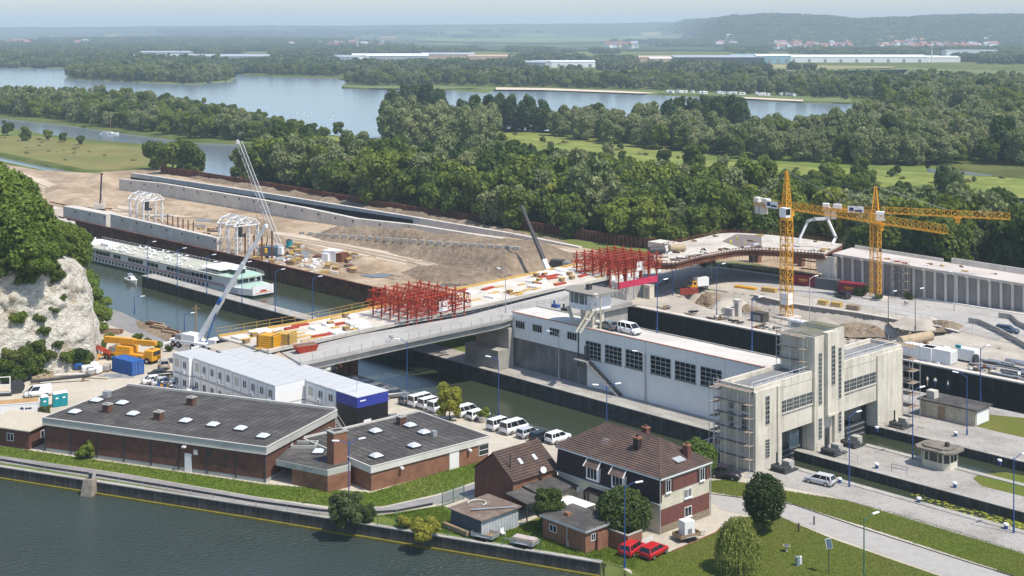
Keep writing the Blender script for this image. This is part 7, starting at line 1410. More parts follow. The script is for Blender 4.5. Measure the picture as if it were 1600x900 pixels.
# ------------------------------------------------ cranes
def tower_crane(loc, mast_h, mrz, jib_az, jib_l, cj_l, label, cat_h=7.5, jt=1.6):
    o = thing('tower_crane', label, 'tower crane', loc, 0); w_ = 1.9; n = int(mast_h/2.0); R_ = Matrix.Rotation(mrz, 3, 'Z')
    m = MB(); cs = [R_ @ Vector(c) for c in ((-w_/2, -w_/2, 0), (w_/2, -w_/2, 0), (w_/2, w_/2, 0), (-w_/2, w_/2, 0))]
    for c in cs: m.bar(c, c+Vector((0, 0, mast_h)), .18)
    for i in range(n):
        z0, z1 = mast_h*i/n, mast_h*(i+1)/n
        for a, b in zip(cs, cs[1:]+cs[:1]): m.bar(a+Vector((0, 0, z0)), b+Vector((0, 0, z1)) if i % 2 else b+Vector((0, 0, z1)), .08).bar(a+Vector((0, 0, z1)), b+Vector((0, 0, z1)), .1).bar(b+Vector((0, 0, z0)), a+Vector((0, 0, z1)), .06)
    m.build('mast', M_yellow, o); MB().rbox((0, 0, .25), (4.4, 4.4, .5), mrz).build('foundation', M_concn, o)
    jd = Vector((math.cos(jib_az), math.sin(jib_az), 0)); js = Vector((-jd.y, jd.x, 0)); Z = Vector((0, 0, 1)); h = mast_h
    MB().tube((0, 0, h), (0, 0, h+.9), 1.35, 16).rbox((0, 0, h+1.5), (2.3, 2.3, 1.2), jib_az).build('slewing_unit', M_yellow, o)
    MB().rbox(Z*(h+1.9)+jd*1.3-js*1.7, (1.9, 1.5, 2.0), jib_az).build('cab', M_white, o); MB().rbox(Z*(h+2.1)+jd*1.75-js*1.75, (1.06, 1.3, 1.3), jib_az).build('cab_window', M_glass, o)
    m = MB(); top = Z*(h+3+cat_h)
    for a, b in ((.8, .8), (-.8, .8), (-.8, -.8), (.8, -.8)):
        p = Z*(h+2.1)+jd*a+js*b; m.bar(p, top+jd*a*.22+js*b*.22, .18)
    for i in range(7):
        t0, t1 = i/7, (i+1)/7
        for (a, b), (c, d) in (((.8, .8), (-.8, .8)), ((-.8, .8), (-.8, -.8)), ((-.8, -.8), (.8, -.8)), ((.8, -.8), (.8, .8))):
            P = lambda a, b, t: (Z*(h+2.1)+jd*a+js*b).lerp(top+jd*a*.22+js*b*.22, t); m.bar(P(a, b, t0), P(c, d, t1), .1).bar(P(a, b, t1), P(c, d, t1), .09)
    m.build('tower_head', M_yellow, o)
    zj = h+2.4; m = MB(); lattice(m, Z*zj+jd*1.2, Z*zj+jd*jib_l, Z, 1.5, jt, int(jib_l/1.6), .05, tri=True); m.build('jib', M_yellow, o)
    m = MB(); lattice(m, Z*(zj-.1)-jd*1.0, Z*(zj-.1)-jd*cj_l, Z, 1.5, .5, int(cj_l/1.3), .06); [m.bar(Z*(zj+k)-jd*1.0+js*s*.8, Z*(zj+k)-jd*cj_l+js*s*.8, .06) for k in (.7, 1.2) for s in (-1, 1)]; m.build('counter_jib', M_yellow, o)
    MB().rbox(Z*(zj-.6)-jd*(cj_l-1.2), (1.2, 1.5, 2.6), jib_az).rbox(Z*(zj-.6)-jd*(cj_l-2.6), (1.0, 1.5, 2.6), jib_az).build('counterweight', M_concn, o); MB().rbox(Z*(zj+.9)-jd*(cj_l-3.4), (1.8, 1.2, 1.3), jib_az).rbox(Z*(zj+.9)-jd*(cj_l-.8), (1.4, 1.3, 1.4), jib_az).build('winch_housing', M_white, o)
    sg = MB().rbox(Z*(zj+.6)-jd*(cj_l*.36)-js*.95, (3.6, .08, 1.5), jib_az).build('sign_board', M_white, o); MB().rbox(Z*(zj+.62)-jd*(cj_l*.36+.95)-js*1.0, (1.0, .05, .8), jib_az).rbox(Z*(zj+.35)-jd*(cj_l*.36-.6)-js*1.0, (1.7, .05, .45), jib_az).build('sign_print', mat('sign_navy', (.03, .04, .12), .6, 0), sg)
    m = MB(); m.tube(top, Z*(zj+jt)+jd*jib_l*.55, .05, 5).tube(top, Z*(zj+.5)-jd*(cj_l-.5), .06, 5); m.build('tie_rod', M_grey, o)
    tr = MB().rbox(Z*(zj-.25)+jd*jib_l*.62, (1.6, 1.7, .3), jib_az).rbox(Z*(zj-.9)+jd*jib_l*.62, (1.0, .9, 1.0), jib_az).build('trolley', M_yellow, o); MB().tube(Z*(zj-1.3)+jd*jib_l*.62, Z*(zj-5)+jd*jib_l*.62, .03, 4).rbox(Z*(zj-5.3)+jd*jib_l*.62, (.4, .3, .7)).build('hook_block', M_dark, tr)
    MB().rbox(Z*4.2, (2.0, 2.0, 2.4), mrz).build('notice_panel', M_white, o) if jib_l > 35 else None
    return o
p1 = G(1229, 497); tower_crane(p1, 21.0, LA, heading((57.8, 287, 0), (80.5, 252, 0)), 42, 9.6, 'yellow tower crane standing in the pit, the nearer and taller one')
p2 = G(1368, 467); tower_crane(p2, 17.4, vrz, heading((79.7, 299, 0), (103, 288, 0))+.05, 29, 12, 'yellow tower crane before the viaduct, the farther one', 5.4, 1.4)
def crane_truck(loc, rz, label, body=M_white, cabm=M_white, name='mobile_crane'):
    o = thing(name, label, 'mobile crane', loc, rz); MB().box(-5.5, 4.2, -1.3, 1.3, .8, 1.5).build('chassis', body, o); cb_ = MB().box(4.2, 6.2, -1.25, 1.25, .6, 2.6).build('cab', cabm, o); bevel(cb_, .15); MB().box(6.1, 6.23, -1.0, 1.0, 1.6, 2.4).build('windscreen', M_glass, o); MB().box(-2.6, .8, -1.2, 1.2, 1.5, 2.7).build('superstructure', body, o); MB().box(-4.2, -2.61, -1.2, 1.2, 1.5, 2.4).build('counterweight', M_grey, o)
    for x in (-4.6, -3.2, 0.4, 3.2, 4.9):
        for s in (-1, 1): wv = link('wheel', MB().tube((0, -.2, 0), (0, .2, 0), .6, 14).mesh('wheel', M_tyre), o); wv.location = (x, s*1.15, .6); MB().tube((0, -.21, 0), (0, .21, 0), .3, 10).build('rim', M_hub, wv)
    for x in (-5.2, 2.0):
        for s in (-1, 1): MB().bar((x, s*1.3, .9), (x, s*3.0, .9), .3).tube((x, s*3.0, .05), (x, s*3.0, 1.2), .14).build('outrigger', body, o)
    return o
def boom(o, a, b, secs, m, mb=None, ram=None):
    a, b = loc_of(o, a), loc_of(o, b); n = len(secs)
    for i, (t0, t1, w_) in enumerate(secs): MB().bar(a.lerp(b, t0), a.lerp(b, t1), w_, w_*1.15).build('boom_section', mb if (mb and i == 0) else m, o)
    hd_ = MB().rbox(b, (.6, .5, .6)).tube(b+Vector((0, -.3, 0)), b+Vector((0, .3, 0)), .32, 10).build('boom_head', m, o)
    if ram: MB().tube(a+Vector(ram), a.lerp(b, .3), .13, 8).build('lift_ram', M_cblue, o)
mc = crane_truck(G(306, 545, 3.0), LA+.25, 'white mobile crane whose long telescopic boom leans over the canal'); b0 = Vector((-57.7, 251, 4.9)); b1 = Vector(((415-CX)*243/FPX, 243, CAMH-(353-HY)*243/FPX))
boom(mc, b0, b1, [(0, .36, .72), (.34, .68, .58), (.66, 1, .46)], M_white, ram=(1.4, -.2, -2.0))
MB().bar(loc_of(mc, b0.lerp(b1, .33))+Vector((0, -.7, -.2)), loc_of(mc, b0.lerp(b1, .38))+Vector((0, -.7, -.2)), .4, .6).build('boom_winch', M_cblue, mc)
m_ = loc_of(mc, b1); MB().tube(m_, m_+Vector((0, 0, -4)), .03, 4).rbox(m_+Vector((0, 0, -4.4)), (.4, .4, .8)).build('hook_block', M_yellow, mc)
bc = crane_truck(G(866, 422, 0), 2.8, 'small crane truck with black telescopic boom behind the new deck', M_dark, M_yellow); boom(bc, G(857, 424, 2.5), Vector(((815-CX)*352/FPX, 352, CAMH-(322-HY)*352/FPX)), [(0, .16, .95), (.15, .60, .8), (.58, 1, .6)], M_dark, M_white)
ll = thing('crawler_crane', 'grey lattice boom crane rising above the site before the wood', 'crawler crane', G(428, 402), -.4)
for s in (-1, 1): tk = MB().box(-3, 3, s*1.9-.45, s*1.9+.45, 0, 1.0).build('crawler_track', M_dark, ll); bevel(tk, .3)
MB().box(-2.8, 2.2, -1.6, 1.6, 1.05, 3.0).build('house', mat('faded_crane_blue', (.10, .16, .20), .6, .2), ll); MB().box(2.21, 3.4, -1.5, -.2, 1.1, 3.1).build('cab', M_white, ll); MB().box(-4, -2.81, -1.6, 1.6, 1.1, 2.6).build('counterweight', M_grey, ll)
la0 = Vector((1.5, 0, 2.0)); la1 = loc_of(ll, Vector(((371-CX)*386/FPX, 386, CAMH-(222-HY)*386/FPX))); m = MB(); lattice(m, la0, la1, (0, 1, .3), 1.2, 1.2, 18, .04); m.build('lattice_boom', M_galv, ll)
MB().rbox(la1, (.6, .6, 1.2)).build('boom_tip', M_white, ll); MB().tube(la1, la1+Vector((1.0, 0, -9.5)), .03, 4).rbox(la1+Vector((1.0, 0, -10)), (.6, .6, 1.1)).build('hook_block', M_rust, ll); MB().tube(la1, Vector((-3, 0, 3)), .035, 4).tube(la0.lerp(la1, .45), Vector((-2, 0, 5)), .035, 4).bar((-2.4, 0, 3), (-2, 0, 5.2), .2).build('pendant_rope', M_dark, ll)
dr = thing('drill_rig', 'dark piling rig mast standing on the canal wall at the left', 'piling rig', G(156, 329), 0); MB().bar((0, 0, .8), (.6, 0, 12.4), .45).build('mast', M_dark, dr); MB().box(-1.8, 1.6, -1.2, 1.2, .7, 2.4).build('house', M_concn, dr); MB().rbox((.6, 0, 12.5), (.9, .5, .5)).build('mast_head', M_rust, dr)
for s in (-1, 1): MB().box(-2.2, 2.2, s*1.3-.3, s*1.3+.3, 0, .69).build('crawler_track', M_dark, dr)
MB().tube((1.2, 0, .8), (.3, 0, 7), .12, 6).build('brace', M_grey, dr)
# pieces in the pit and yard
for i, (px, py, w_, d_, h_, mt, lb) in enumerate([(1142, 493, 2.4, 2, 1.6, M_concn, 'grey concrete block left of the white cabinet on the lock edge'), (1153, 494, 1.2, 1.2, 3.4, M_concn, 'tall grey cabinet on the edge of the large lock'), (1187, 502, 3.2, 2, 1.8, M_quay, 'dark slatted crate on the edge of the large lock'), (1014, 466, 1.8, 1.6, 3.0, M_cream, 'cream machine pedestal on the quay beyond the large lock'), (1247, 512, 4, 1.6, 1.4, M_white, 'white curved cover on the lock edge below the crane')]):
    o = thing('machine_cabinet', lb, 'cabinet', G(px, py)+Vector((0, 0, .05)), LA); MB().box(-w_/2, w_/2, -d_/2, d_/2, 0, h_).build('body', mt, o); MB().box(-w_/2-.1, w_/2+.1, -d_/2-.1, d_/2+.1, h_, h_+.12).build('lid', mt, o); MB().box(-w_*.3, w_*.3, -d_/2-.05, -d_/2-.004, .2, h_*.8).build('door', M_grey, o)
for px, py, ln, mt, lb in ((1165, 451, 5.5, M_yellow, 'long yellow steel beam lying along the far road'), (1202, 456, 3.6, M_timb, 'ochre timber stack beside the far road, left of the crane'), (1286, 476, 2.0, M_timb, 'small timber stack on the pit edge, first right of the crane'), (1307, 479, 2.4, M_timb, 'timber stack on the pit edge, middle one'), (1333, 484, 2.8, M_wood, 'brown plank stack on the pit edge, rightmost')):
    o = thing('timber_stack' if mt != M_yellow else 'steel_beam', lb, 'timber' if mt != M_yellow else 'steel beam', G(px, py)+Vector((0, 0, .08)), vrz); [MB().box(-ln/2, ln/2, -.7+j*.5, -.25+j*.5, 0, .9 if ln < 4 else .4).build('plank', mt, o) for j in range(3)]
bar_ = thing('red_barrier', 'red slatted barrier standing in the rubble by the yellow truck', 'barrier', G(1077, 461), .4); [MB().box(-2.4, 2.4, -.05, .05, .2+k*.4, .4+k*.4).build('slat', M_red, bar_) for k in range(4)]; [MB().box(x, x+.1, .06, .16, 0, 1.9).build('post', M_red, bar_) for x in (-2.3, -.8, .8, 2.2)]
pp_ = thing('large_pipe', 'thick beige pipe end lying behind the gate house roof', 'pipe', G(1436, 545)+Vector((0, 0, .2)), 0); MB().tube((-4, -1, 1.4), (3, 2.4, 1.8), 1.0, 18).build('pipe', M_rope, pp_); MB().tube((3.0, 2.4, 1.8), (3.06, 2.43, 1.803), .85, 18).build('bore', M_dark, pp_); MB().box(-2.5, -2, -1.6, .6, 0, .8).box(1.5, 2, .5, 2.6, 0, 1.0).build('cradle', M_wood, pp_)
def cabinrow(px, py, ln, lb, mt, rz=LA): o = container(G(px, py)+Vector((0, 0, .05)), rz, lb, mt, ln, 2.4, 2.5, 'site_cabin'); o['category'] = 'cabin'; return o
cabinrow(1437, 560, 6, 'white site cabin at the right end of the gate house scaffold', M_white); cabinrow(1467, 565, 6, 'white site cabin behind the large lock, right of its twin', M_white)
tk = thing('compressor', 'white compressor with dark hose reel on the yard beyond the large lock', 'compressor', G(1514, 565)+Vector((0, 0, .05)), LA); MB().box(-2, 1.6, -1, 1, .3, 2.4).build('housing', M_white, tk); MB().tube((1.8, -1.3, 1.0), (2.3, -1.3, 1.0), .9, 14).build('hose_reel', M_dark, tk); MB().box(-2, 1.6, -.9, .9, 0, .29).build('skid', M_dark, tk); MB().box(-2.2, -1.2, -1.02, -.6, 2.4, 2.9).build('exhaust', M_teal, tk)
g = random.Random(5)
for i in range(14):
    o = thing('pipe_stack', 'grey bundle of long tubes stacked by the large lock at the right', 'pipes', G(g.uniform(1530, 1620), g.uniform(566, 590))+Vector((0, 0, .06)), LA+g.uniform(-.12, .12), 'tube bundles by the large lock'); [MB().tube((-2.6, y, z), (2.6, y, z), .13, 7).build('tube', g.choice((M_grey, M_galv, M_dark)), o) for y, z in ((-.27, .13), (0, .13), (.27, .13), (-.13, .36), (.13, .36))]
fz = [(1240, 474), (1330, 488), (1400, 498), (1480, 513), (1560, 532), (1620, 546)]; railing(PX(fz), 'wire site fence along the near side of the far road', 2.0, 5.5, M_galv, rails=(1, .5, .05), r=.03, cat='fence', name='site_fence')
railing(PX([(1060, 414), (1130, 416), (1210, 430), (1300, 444)]), 'wire site fence between far road and curved bridge', 2.0, 5.5, M_galv, rails=(1, .5, .05), r=.03, cat='fence', name='site_fence')
for nm, pts in (('road_kerb', [(1075, 417), (1130, 419), (1200, 429), (1300, 444), (1400, 460), (1500, 476), (1700, 508)]),): 
    k_ = MB(); q_ = PX(pts); [k_.bar(a+Vector((0, 0, .1)), b+Vector((0, 0, .1)), .5, .22) for a, b in zip(q_, q_[1:])]; o = k_.build('kerb', M_white); o['kind'] = 'structure'
# concrete barrier walls at the right end of the road
bw_ = quay('concrete_parapet', 'grey concrete parapet beside the far road at the right edge', PX([(1513, 505), (1530, 508), (1560, 522), (1610, 550), (1650, 570)]), -.5, 1.2, .35, M_conc, 1, 5)
bw_ = quay('concrete_parapet', 'curved grey parapet on the far side of the road at the right edge', PX([(1560, 497), (1580, 500), (1590, 510), (1620, 525)]), -.5, 1.2, .35, M_conc, 1, 5)
g = random.Random(61)                                  # debris along the large lock and in the pit
for i in range(60):
    a = i < 34; p = (L(g.uniform(-82, 30), g.uniform(58.5, 63)) if a else G(g.uniform(1090, 1230), g.uniform(466, 492), -2.3)) if i < 48 else L(g.uniform(-20, 40), g.uniform(60, 75)); wh = 'along the edge of the large lock' if a else 'in the pit' if i < 48 else 'on the yard right of the pit'
    o = thing('debris_pile', 'small pile of boards, bars and broken concrete '+wh, 'debris', p+Vector((0, 0, .05)), g.uniform(0, 3.1), 'debris '+wh)
    for _ in range(5): MB().rbox((g.uniform(-1, 1), g.uniform(-.8, .8), g.uniform(.1, .5)), (g.uniform(.5, 2.8), g.uniform(.12, .6), g.uniform(.1, .5)), g.uniform(-.8, .8), g.uniform(-.25, .25)).build('piece', g.choice((M_wood, M_dark, M_concn, M_rust, M_grey, M_white, M_earth)), o)
# ------------------------------------------------ cruise ship and boats
sb_, st_ = G(418, 462, WZ), G(141, 398, WZ); sdr = (Vector(sb_)-Vector(st_)); sl = sdr.length
sh = thing('river_cruise_ship', 'long white river cruise ship with green deck moored at the pier', 'cruise ship', st_.lerp(sb_, .5), heading(st_, sb_)); sh.scale = (1, 1, .70); sh.location -= LV*1.2
h2 = sl/2; bm_ = 4.9
def hull_out(k=1.0, off=0.0): return [(-h2+off, -bm_*.8*k), (-h2+1.2+off, -bm_*.98*k), (-h2+6, -bm_*k), (h2-9, -bm_*k), (h2-4, -bm_*.9*k), (h2-off, -bm_*.62*k), (h2-off, bm_*.62*k), (h2-4, bm_*.9*k), (h2-9, bm_*k), (-h2+6, bm_*k), (-h2+1.2+off, bm_*.98*k), (-h2+off, bm_*.8*k)]
M_hullg = mat('hull_green', (.02, .075, .055), .5, .12, .5); M_shipw = mat('ship_white', (.80, .80, .79), .45, .06, .4, streak=(.55, .5, .42, .25))
MB().prism(hull_out(.97, .3), -.6, .75).build('boot_stripe', M_hullg, sh); MB().prism(hull_out(1.0), .751, 3.0).build('hull', M_shipw, sh)
MB().prism([(-h2+.4, -bm_*.95), (h2-10, -bm_*.98), (h2-6, -bm_*.8), (h2-6, bm_*.8), (h2-10, bm_*.98), (-h2+.4, bm_*.95)], 3.001, 5.7).build('upper_deck_wall', M_shipw, sh)
MB().box(-h2+1, h2-9, -bm_*1.005, -bm_*.985, 3.02, 3.2).box(-h2+1, h2-9, -bm_*1.008, -bm_*.985, 2.55, 2.75).build('red_stripe', mat('ship_red', (.35, .02, .03), .5, .05), sh)
MB().prism([(-h2+.2, -bm_*.99), (h2-9.5, -bm_*1.01), (h2-5, -bm_*.82), (h2-5, bm_*.82), (h2-9.5, bm_*1.01), (-h2+.2, bm_*.99)], 5.701, 5.9).build('sun_deck', mat('deck_green', (.42, .43, .36), .8, .15, .5, 0, (.52, .49, .40), .3), sh)
MB().prism([(h2-14, -bm_*.92), (h2-9.5, -bm_*.92), (h2-5.3, -bm_*.74), (h2-5.3, bm_*.74), (h2-9.5, bm_*.92), (h2-14, bm_*.92)], 5.901, 5.95).build('fore_deck', mat('deck_mint', (.38, .55, .45), .7, .1, .5), sh)
wn_ = MB().box(-.45, .45, -.03, .03, -.5, .5).mesh('window', M_glass); wb_ = MB().box(-.75, .75, -.03, .03, -.65, .65).mesh('window', M_glass)
for i in range(37): a = -h2+6+i*1.75; link('window', wn_, sh).location = (a, -bm_-.02, 1.75)
for i in range(5): link('window', wn_, sh).location = (-h2+5+i*2.0, -bm_*.965-.03, 4.5)
for i in range(30):
    if i not in (4, 7, 8, 13, 17, 18): link('window', wb_, sh).location = (-h2+15+i*1.9, -bm_*.985-.0, 4.45)
for y in (-2.6, -.9, .9, 2.6): o = link('window', wb_, sh); o.location = (h2-5.97, y, 4.4); o.rotation_euler = (0, 0, math.pi/2)
MB().prism([(h2-22, -3.9), (h2-12.5, -3.9), (h2-12.5, 3.9), (h2-22, 3.9)], 7.3, 7.45).build('awning', M_white, sh)
for x in (h2-21.5, h2-17, h2-13):
    for y in (-3.7, 3.7): MB().tube((x, y, 5.9), (x, y, 7.3), .05, 6).build('awning_post', M_white, sh)
MB().box(h2-11.8, h2-9.8, -1.6, 1.6, 5.951, 7.6).build('wheelhouse', M_hullg, sh); MB().box(h2-9.79, h2-9.72, -1.4, 1.4, 6.5, 7.3).build('wheelhouse_window', M_glass, sh); MB().box(h2-12, h2-9.5, -1.8, 1.8, 7.6, 7.75).build('wheelhouse_roof', M_white, sh)
MB().box(-h2+11, -h2+15, -1.6, 1.8, 5.901, 7.0).build('deck_house', M_white, sh); MB().box(-h2+2, -h2+8, -3, 3, 5.901, 6.5).build('stern_house', M_white, sh); MB().tube((-h2+5, 0, 6.5), (-h2+5, 0, 8), .3).build('funnel', M_white, sh)
m = MB()
for s in (-1, 1):
    pts = [Vector((-h2+.6, s*bm_*.97, 0)), Vector((h2-9.5, s*bm_*.99, 0)), Vector((h2-5.2, s*bm_*.78, 0))]
    for a, b in zip(pts, pts[1:]):
        for z in (6.35, 6.9): m.tube(a+Vector((0, 0, z)), b+Vector((0, 0, z)), .035, 4)
        n = int((b-a).length/1.6)
        for i in range(n+1): p = a.lerp(b, i/n); m.tube(p+Vector((0, 0, 5.9)), p+Vector((0, 0, 6.9)), .035, 4)
m.build('railing', M_white, sh)
g = random.Random(8); ch_ = MB().box(-.28, .28, -.9, .9, .25, .33).box(-.28, .28, .5, .9, .33, .7).box(-.25, -.2, -.8, -.75, 0, .25).box(.2, .25, -.8, -.75, 0, .25).box(-.25, -.2, .75, .8, 0, .25).box(.2, .25, .75, .8, 0, .25).mesh('deck_chair', M_white); chg = MB().box(-.45, .45, -.45, .45, .6, .68).tube((0, 0, 0), (0, 0, .6), .06).mesh('deck_table', M_white)
SR = Matrix.Rotation(sh.rotation_euler.z, 3, 'Z')
for i in range(46):
    x = g.uniform(-h2+16, h2-24); y = g.choice((-3.9, -3.2, 3.2, 3.9, -1, 1))+g.uniform(-.3, .3); o = link('deck_chair' if i % 3 else 'deck_table', ch_ if i % 3 else chg); o.location = Vector(sh.location)+SR @ Vector((x, y, 4.15)); o.rotation_euler = (0, 0, sh.rotation_euler.z+g.choice((0, 1.57, 3.14))); tag(o, 'white %s on the green sun deck of the cruise ship' % ('sun lounger' if i % 3 else 'round table'), 'deck chair' if i % 3 else 'table', 'loungers on the ship deck' if i % 3 else 'tables on the ship deck')
m = MB()
for i in range(7): a0, a1 = math.pi*i/7, math.pi*(i+1)/7; m.add([(h2+.02, 0, 1.6), (h2+.02, 1.1*math.cos(a0), 1.6+.8*math.sin(a0)), (h2+.02, 1.1*math.cos(a1), 1.6+.8*math.sin(a1))], [(0, 1, 2), (2, 1, 0)])
m.box(h2+.005, h2+.03, -2.2, 2.2, 1.25, 1.4).build('sun_emblem', M_orange, sh)
mast = MB().tube((h2-3, 0, 3), (h2-3, 0, 6), .08).tube((h2-3, -.6, 5.2), (h2-3, .6, 5.2), .04).build('bow_mast', M_white, sh); MB().prism([(h2-5.9, -3.9), (h2-.3, -2.9), (h2-.3, 2.9), (h2-5.9, 3.9)], 3.001, 3.1).build('bow_deck', MC['deck_mint'], sh); MB().box(h2-.3, h2-.05, -3.0, 3.0, 3.002, 3.8).build('bow_bulwark', M_shipw, sh)
def boat(loc, rz, label, ln=7, m=M_shipw, sail=0, name='motor_boat'):
    o = thing(name, label, 'boat', loc, rz); w_ = ln*.17; st = [(-ln/2, .85, .0), (-ln/4, 1, 0), (ln/6, .95, .05), (ln/3, .6, .15), (ln/2, .05, .35)]; v, f = [], []
    for x, k, up_ in st: v += [(x, -w_*k, .75+up_), (x, -w_*k*.7, -.2), (x, w_*k*.7, -.2), (x, w_*k, .75+up_)]
    for i in range(len(st)-1):
        for k in range(4): a, b = i*4+k, i*4+(k+1) % 4; f.append((a, a+4, b+4, b))
    f += [(0, 1, 2, 3), tuple(len(v)-k for k in (1, 2, 3, 4))]; MB().add(v, f).build('hull', m, o); MB().add([(-ln*.1, -w_*.7, .78), (ln*.25, -w_*.5, .85), (ln*.25, w_*.5, .85), (-ln*.1, w_*.7, .78), (-ln*.08, -w_*.6, 1.5), (ln*.12, -w_*.45, 1.45), (ln*.12, w_*.45, 1.45), (-ln*.08, w_*.6, 1.5)], MB.BF).build('cabin', m, o)
    MB().box(-ln*.07, ln*.1, -w_*.68, w_*.68, 1.0, 1.3).build('cabin_window', M_glass, o); MB().add([(-ln*.38, -w_*.7, 1.3), (-ln*.12, -w_*.7, 1.3), (-ln*.12, w_*.7, 1.3), (-ln*.38, w_*.7, 1.3), (-ln*.34, -w_*.5, 2.0), (-ln*.14, -w_*.5, 2.0), (-ln*.14, w_*.5, 2.0), (-ln*.34, w_*.5, 2.0)], MB.BF).build('canopy', mat('grey_canvas', (.22, .25, .30), .8, .1), o)
    if sail: MB().tube((ln*.05, 0, .8), (ln*.05, 0, sail), .14, 6).bar((ln*.05, 0, 2.2), (-ln*.4, 0, 2.4), .25).build('mast', M_wood, o)
    return o
boat(G(206, 441, WZ), heading(st_, sb_)-.2, 'small grey white motor boat beside the pier tip', 6.6); boat(G(171, 210, -1.2), .2, 'white sailing boat with bare mast on the river branch', 11, M_shipw, 14, 'sailing_boat'); boat(G(1391, 167, -1.2), .4, 'small white boat at the right end of the lake', 8)
sw = MB().rbox((0, 0, .35), (1.1, .6, .5)).bar((.45, 0, .5), (.7, 0, 1.2), .16).bar((.65, 0, 1.2), (.95, 0, 1.12), .14).mesh('swan', M_white); g = random.Random(2)
for i in range(16): o = link('swan', sw); o.location = G(g.uniform(420, 520), g.uniform(173, 188), -1.2); o.rotation_euler = (0, 0, g.uniform(0, 6)); o.scale = (.9,)*3; tag(o, 'white swan floating on the near side of the lake', 'swan', 'swans on the lake')
fb = thing('white_footbridge', 'small white footbridge beside the gate house left end', 'footbridge', L(-9.5, -14.5), LA); MB().box(-1.0, 1.0, -6, 6, .6, .8).build('deck', M_conc, fb)
for x in (-1, 1): MB().box(x-.06, x+.06, -6, 6, 1.75, 1.9).box(x-.05, x+.05, -6, 6, .9, 1.0).build('rail', M_white, fb); [MB().box(x-.08, x+.08, -6+i*1.5, -5.8+i*1.5, .8, 1.76).build('post', M_white, fb) for i in range(9)]
# ------------------------------------------------ chalk cliff and the yard below it
foot = [G(-260, 690), G(-90, 622), G(0, 600), G(50, 590), G(100, 582), G(146, 572), G(158, 552), G(150, 520), G(136, 480), G(120, 445), G(60, 420), G(-100, 400)]
topz = [20, 20, 19.5, 19, 18.5, 17, 15, 15, 16, 16, 16, 16]; cen = Vector((-92, 275, 0))
def cliff():
    f = []
    for a, b in zip(foot, foot[1:]):
        n = max(2, int((b-a).length/.75)); f += [(a.lerp(b, i/n), i/n) for i in range(n)]
    P_ = [p for p, _ in f]+[foot[-1]]; T = []
    acc = np.concatenate([[0], np.cumsum([(P_[i+1]-P_[i]).length for i in range(len(P_)-1)])]); fa = np.concatenate([[0], np.cumsum([(foot[i+1]-foot[i]).length for i in range(len(foot)-1)])])
    tz = np.interp(acc, fa, topz); rows = 40; v = []
    for i, p in enumerate(P_):
        inw = (cen-p); inw.z = 0; inw.normalize()
        for k in range(rows+6):
            t = min(1, k/rows); z = tz[i]*t; batter = 7.5*t**1.25+.8*math.sin(z*.9+acc[i]*.12)*t
            if k > rows: batter += (k-rows)*3.2; z += (k-rows)*.35
            q = Vector((p.x*.14, p.y*.14, z*.2)); nz = mn.fractal(q*1.0, .8, 2.1, 7)*1.9+abs(mn.noise(q*2.3))*1.8+abs(mn.noise(q*6.1))*.9+abs(mn.noise(q*15))*.4
            r = p+inw*(batter-nz*min(1, .25+t)); v.append((r.x, r.y, z-.5 if k == 0 else z+mn.noise(q*3)*.3))
    R = rows+6; n = len(P_); q = [(i*R+k, (i+1)*R+k, (i+1)*R+k+1, i*R+k+1) for i in range(n-1) for k in range(R-1)]
    return npmesh('chalk_cliff', v, q, M_chalk, False), P_, tz
cm, CP, CT = cliff(); co = link('chalk_cliff', cm); tag(co, 'steep pale chalk cliff with bushes at the left edge', 'cliff')
proto('cliffbush0', 'shrub', 71, 3.2, 2.2, 2200, .28, ML_wood); proto('cliffbush1', 'shrub', 72, 3.0, 2.4, 2200, .28, leaf_mat('cliff_leaf', (.08, .125, .022), (.15, .18, .04), .4)); proto('ctree0', 'round', 73, 9, 4.0, 5200, .40, leaf_mat('cliff_tree_leaf', (.13, .20, .03), (.24, .30, .05), .45)); proto('ctree1', 'round', 74, 9, 3.8, 5200, .40, leaf_mat('cliff_tree_leaf_b', (.14, .21, .035), (.20, .27, .045), .45))
g = random.Random(31); dg_ = bpy.context.evaluated_depsgraph_get(); dg_.update()
from mathutils.bvhtree import BVHTree
bv = BVHTree.FromPolygons([v.co for v in cm.vertices], [tuple(p.vertices) for p in cm.polygons])
cam_o = Vector((0, 0, CAMH))
def hit(px, py):
    d = Vector(((px-CX)/FPX, 1, -(py-HY)/FPX)).normalized(); r = bv.ray_cast(cam_o, d); return r[0]
for i, (px, py, s, k) in enumerate([(25, 505, .9, 0), (62, 500, .55, 1), (70, 520, .6, 1), (58, 545, .75, 0), (40, 555, .9, 1), (20, 565, 1.0, 1), (52, 575, 1.1, 0), (30, 590, 1.2, 1), (8, 580, 1.1, 0), (75, 560, .8, 1), (103, 562, .75, 0), (97, 465, .35, 1), (85, 485, .45, 1), (122, 560, .9, 0), (130, 572, .9, 1), (12, 600, 1.2, 0), (65, 592, .9, 1), (90, 540, .5, 1)]):
    q = hit(px, py)
    if q: tree('cliffbush%d' % k, q-Vector((0, 0, .6)), s, i*1.7, 'green bush rooted in the chalk cliff face', 'cliff_bush', 'bushes on the chalk cliff', 'bush')
for i in range(34):
    t = g.uniform(.10, .36); j = int(t*(len(CP)-1)); p = CP[j]; inw = (cen-p).normalized(); q = p+inw*(8.5+g.uniform(0, 13)); tree('ctree%d' % (i % 2), (q.x, q.y, CT[j]-.6), g.uniform(.55, .95), g.uniform(0, 6), 'leafy tree crowning the chalk cliff', 'cliff_top_tree', 'trees on top of the chalk cliff')
